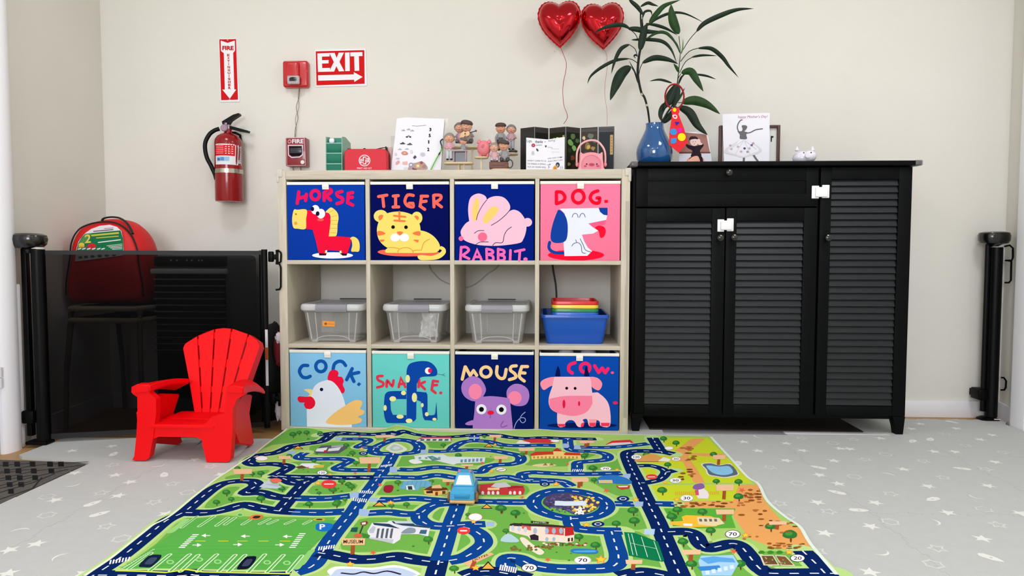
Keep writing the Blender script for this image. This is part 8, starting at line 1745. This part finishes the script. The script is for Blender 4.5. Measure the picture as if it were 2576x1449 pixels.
# ---- pink pig night light / lunch box
NY = .06; M_pp = mat('pink_plastic', '#F49AA4', .35); M_pface = mat('rose_face_plate', '#DC7F8E', .35)
c = q8(1860, 960, NY); w = q8(2180, 960, NY).x-q8(1530, 960, NY).x; zt_ = q8(1860, 715, NY).z
t = thing('pig_lunch_box', 'pink pig-faced box with a round face plate and arched handle', 'box', (c.x, NY+.03, SH))
b = MB(); pl = [(-.5, 0), (.5, 0), (.505, .2), (.47, .62), (.455, .98), (.40, 1.0), (.32, .93), (.15, .99), (0, 1.005), (-.15, .99), (-.32, .93), (-.40, 1.0), (-.455, .98), (-.47, .62), (-.505, .2)]
pl = cr([(c.x+u*w*.97, SH+v*(zt_-SH)) for u, v in pl], 3); pl = [(x, max(z, SH)) for x, z in pl]; xm = c.x; zm = (SH+zt_)/2
ys = [(NY+.002, .93), (NY+.006, .985), (NY+.012, 1), (NY+.05, 1), (NY+.056, .95)]
R_ = [[b.bm.verts.new((xm+(x-xm)*s_, yy, SH+(z-SH)*s_)) for x, z in pl] for yy, s_ in ys]
for A_, B_ in zip(R_, R_[1:]):
    n = len(A_)
    for i in range(n): b.bm.faces.new((A_[i], A_[(i+1) % n], B_[(i+1) % n], B_[i]))
b.bm.faces.new(R_[0]); b.bm.faces.new(R_[-1]); fixn(b); b.build('body', M_pp, t, ang=50)
rz = (q8(1860, 770, NY).z-SH)/2+SH-.004; rr_ = (q8(2120, 960, NY).x-q8(1605, 960, NY).x)/2
b = MB(); M_ = Matrix.Translation(Vector((c.x, NY+.003, rz-.004))) @ Matrix.Rotation(pi/2, 4, 'X') @ Matrix.Diagonal((1, .98, 1, 1)); b.lathe([(0, 0), (rr_*.96, 0), (rr_, .001), (rr_*.98, .0035), (rr_*.90, .0035), (rr_*.88, .002), (0, .002)], n=40, M=M_)
for v in b.bm.verts: v.co.z = max(v.co.z, SH+.001)
A = wall_art(1300, 310, 9.908, NY+.0005); A.E(1868, 1032, 74, 38, '#B83A58'); A.E(1868, 1032, 62, 28, '#D05A74'); A.E(1850, 1032, 12, 16, '#A02A48'); A.E(1888, 1032, 12, 16, '#A02A48'); A.E(1743, 1018, 18, 18, '#3A1820'); A.E(1994, 1018, 18, 18, '#3A1820'); A.S([(1665, 1060), (1720, 1045), (1745, 1070), (1700, 1092)], '#C8506A'); A.S([(1985, 1050), (2040, 1045), (2065, 1070), (2010, 1092)], '#C8506A')
b.art(A, 1); b.build('face_plate', [M_pface, PRINT], t)
b = MB(); hp = cr([(1498, 1020), (1495, 850), (1512, 690), (1590, 540), (1720, 455), (1870, 425), (2010, 455), (2120, 560), (2190, 690), (2208, 850), (2205, 1020)], 5, False); b.tube([q8(x, y, NY+.028) for x, y in hp], .0042, 8); b.build('handle', mat('pale_pink_plastic_handle', '#F3B4B4', .35), t)
for x in (1505, 2205): p = q8(x, 1030, NY+.028); b = MB(); b.ball((p.x, NY+.028, p.z), (.007, .010, .010), 12); b.build('hinge', M_pp, t)
# ================================================================== FOIL HEART BALLOONS
M_foil = mat('red_foil', '#BE0418', .10, metal=.9, coat=.4)
def balloon(cx_, cy_, w, h_, yy, lab, tilt, strings, seed):
    def b7(x, y): return Y(1330+x/3.293, y/3.293, yy)
    c = b7(cx_, cy_); k = (b7(cx_+100, cy_).x-c.x)/100; t = thing('heart_balloon', lab, 'balloon', tuple(b7(*strings[0][0])), group='red foil hearts above the shelf')
    n = 72; out_ = []
    for i in range(n):
        a = 2*pi*i/n; x = 16*abs(sin(a))**2.1*(1 if sin(a) > 0 else -1); y = 13*cos(a)-3.1*cos(2*a)-1.2*cos(3*a)-.3*cos(4*a); out_.append((x/16.5, (y+2.4)/13.0))
    ct, st_ = cos(tilt), sin(tilt); rs_ = random.Random(seed); rings = []; b = MB()
    levels = [1.055, 1.0, .96, .90, .80, .68, .54, .40, .26, .12, .0]
    for side in (-1, 1):
        prev = None
        for li, s_ in enumerate(levels):
            if s_ == 0: ring = [b.bm.verts.new((c.x+0, yy+side*.048, c.z+.004))]
            else:
                ring = []
                for i, (x, y) in enumerate(out_):
                    cr_ = 1+(.012*(1 if i % 2 else -1) if li == 0 else (.006*sin(i*1.9+seed) if li == 2 else 0))
                    X_, Z_ = x*s_*cr_, y*s_*cr_; d = 0 if s_ >= 1 else .058*(1-s_**2.4)**.55*(1+.03*sin(i*.5+seed)*s_)
                    ring.append(b.bm.verts.new((c.x+(X_*ct-Z_*st_)*w*.5*k, yy+side*d+.0005*side, c.z+(X_*st_+Z_*ct)*h_*.5*k)))
            if prev:
                if len(ring) == 1:
                    for i in range(n): b.bm.faces.new((prev[i], prev[(i+1) % n], ring[0]))
                else:
                    for i in range(n): b.bm.faces.new((prev[i], prev[(i+1) % n], ring[(i+1) % n], ring[i]))
            prev = ring
    fixn(b); b.build('foil_body', M_foil, t, ang=70)
    for s_, r_, c_ in ((strings[0], .0016, '#A83038'), (strings[1], .0012, '#C8A49A')):
        b = MB(); P_ = cr(s_, 6, False); b.tube([b7(x, y)+Vector((0, -.004*sin(i*.4), 0)) for i, (x, y) in enumerate(P_)], r_, 6, flat=.4); b.build('string', mat('ribbon'+c_[1:], c_, .4), t)
    return t
balloon(255, 205, 352, 372, .33, 'left red foil heart balloon, its ribbon ending free in the air', .03, [[(258, 385), (275, 420), (300, 480), (312, 530), (305, 600), (288, 680), (282, 770), (292, 870), (316, 940), (318, 980), (290, 1025)], [(262, 395), (240, 410), (222, 432), (208, 420)]], 1)
balloon(612, 220, 352, 372, .33, 'right red foil heart balloon partly behind a plant leaf', .05, [[(605, 395), (640, 440), (652, 520), (645, 600), (632, 700), (632, 800), (645, 900), (652, 980), (648, 1040)], [(610, 400), (645, 430), (648, 480), (630, 520), (605, 548)]], 5)
# ================================================================== TOY TRUCK
c0 = G(1163, 1273, .008); zb = hm(c0.x, c0.y)+.004; L_ = .125; W_ = .072; xm = (G(1131, 1268, .01).x+G(1195, 1268, .01).x)/2; y0 = c0.y
t = thing('toy_pickup', 'small light blue wooden toy pickup on the play mat', 'toy', (xm, y0+L_/2, zb))
M_tb = mat('light_blue_toy_paint', '#3FA3D0', .45, bump=.15, bscale=300); M_tw = mat('bare_toy_wood', '#D9A868', .55, noise=.12, nscale=60); M_tp = mat('white_toy_paint', '#EEF4F2', .5)
b = MB(); b.box(xm-W_/2-.001, xm+W_/2+.001, y0, y0+L_, zb+.001, zb+.012, b=.005, seg=3); b.build('wooden_base', M_tw, t)
b = MB(); xs = W_/2
def loft4(b, secs):
    R_ = [[b.bm.verts.new(p) for p in s_] for s_ in secs]
    for A_, B_ in zip(R_, R_[1:]):
        for i in range(4): b.bm.faces.new((A_[i], A_[(i+1) % 4], B_[(i+1) % 4], B_[i]))
    b.bm.faces.new(R_[0]); b.bm.faces.new(R_[-1]); fixn(b)
loft4(b, [[(xm-xs, y0+.002, zb+.012), (xm+xs, y0+.002, zb+.012), (xm+xs, y0+L_-.002, zb+.012), (xm-xs, y0+L_-.002, zb+.012)], [(xm-xs+.001, y0+.004, zb+.034), (xm+xs-.001, y0+.004, zb+.034), (xm+xs-.001, y0+L_-.004, zb+.034), (xm-xs+.001, y0+L_-.004, zb+.034)], [(xm-xs+.005, y0+.010, zb+.038), (xm+xs-.005, y0+.010, zb+.038), (xm+xs-.005, y0+L_-.010, zb+.038), (xm-xs+.005, y0+L_-.010, zb+.038)]])
bmesh.ops.bevel(b.bm, geom=b.bm.edges[:], offset=.002, segments=2, affect='EDGES'); b.build('body', M_tb, t)
b = MB(); b.box(xm-.022, xm+.022, y0+.0005, y0+.004, zb+.017, zb+.030, b=.0025); b.build('grille', mat('deeper_blue_toy_paint', '#2A90C2', .45), t)
b = MB(); xw, xt = xs-.004, xs-.015; ya, yb_, yc, yd = y0+.045, y0+.060, y0+.098, y0+.108
loft4(b, [[(xm-xw, ya, zb+.037), (xm+xw, ya, zb+.037), (xm+xw, yd, zb+.037), (xm-xw, yd, zb+.037)], [(xm-xt, yb_, zb+.074), (xm+xt, yb_, zb+.074), (xm+xt, yc, zb+.074), (xm-xt, yc, zb+.074)]])
bmesh.ops.bevel(b.bm, geom=b.bm.edges[:], offset=.003, segments=2, affect='EDGES'); b.build('cab', M_tb, t)
def lerp3(u, v):
    lo = Vector((xm-xw+.008+(2*xw-.016)*u, ya+.0-.0003, zb+.043)); hi = Vector((xm-xt+.005+(2*xt-.010)*u, yb_-.0+.0, zb+.068)); k = (lo.z-zb-.037)/.037; k2 = (hi.z-zb-.037)/.037
    lo.y = ya+(yb_-ya)*k-.0006; hi.y = ya+(yb_-ya)*k2-.0006; return lo.lerp(hi, v)
b = MB(); b.grid(lerp3, 4, 4); b.build('windscreen', M_tp, t)
for s_ in (1, -1):
    b = MB(); b.grid(lambda u, v: Vector((xm+s_*(xw+(xt-xw)*(.16+.68*v)+.0005), ya+.010+.010*v+(.044-.016*v)*u, zb+.037+.037*(.16+.68*v))), 2, 2); b.build('side_window', mat('pale_green_window', '#A9D8CC', .5), t)
for s_ in (-1, 1): b = MB(); b.ball((xm+s_*.016, y0+.074, zb+.0745), (.0055, .005, .003), 12); b.build('roof_lamp', mat('pink_paint_dot', '#D2708A', .5), t)
for s_ in (-1, 1):
    for yy in (y0+.028, y0+.098):
        b = MB(); b.lathe([(0, -.004), (.013, -.004), (.0145, 0), (.013, .004), (0, .004)], n=20, M=Matrix.Translation(Vector((xm+s_*(W_/2+.0045), yy, zb+.0125))) @ Matrix.Rotation(pi/2, 4, 'Y')); b.build('wheel', mat('brown_toy_wheel', '#8A5A34', .5), t)
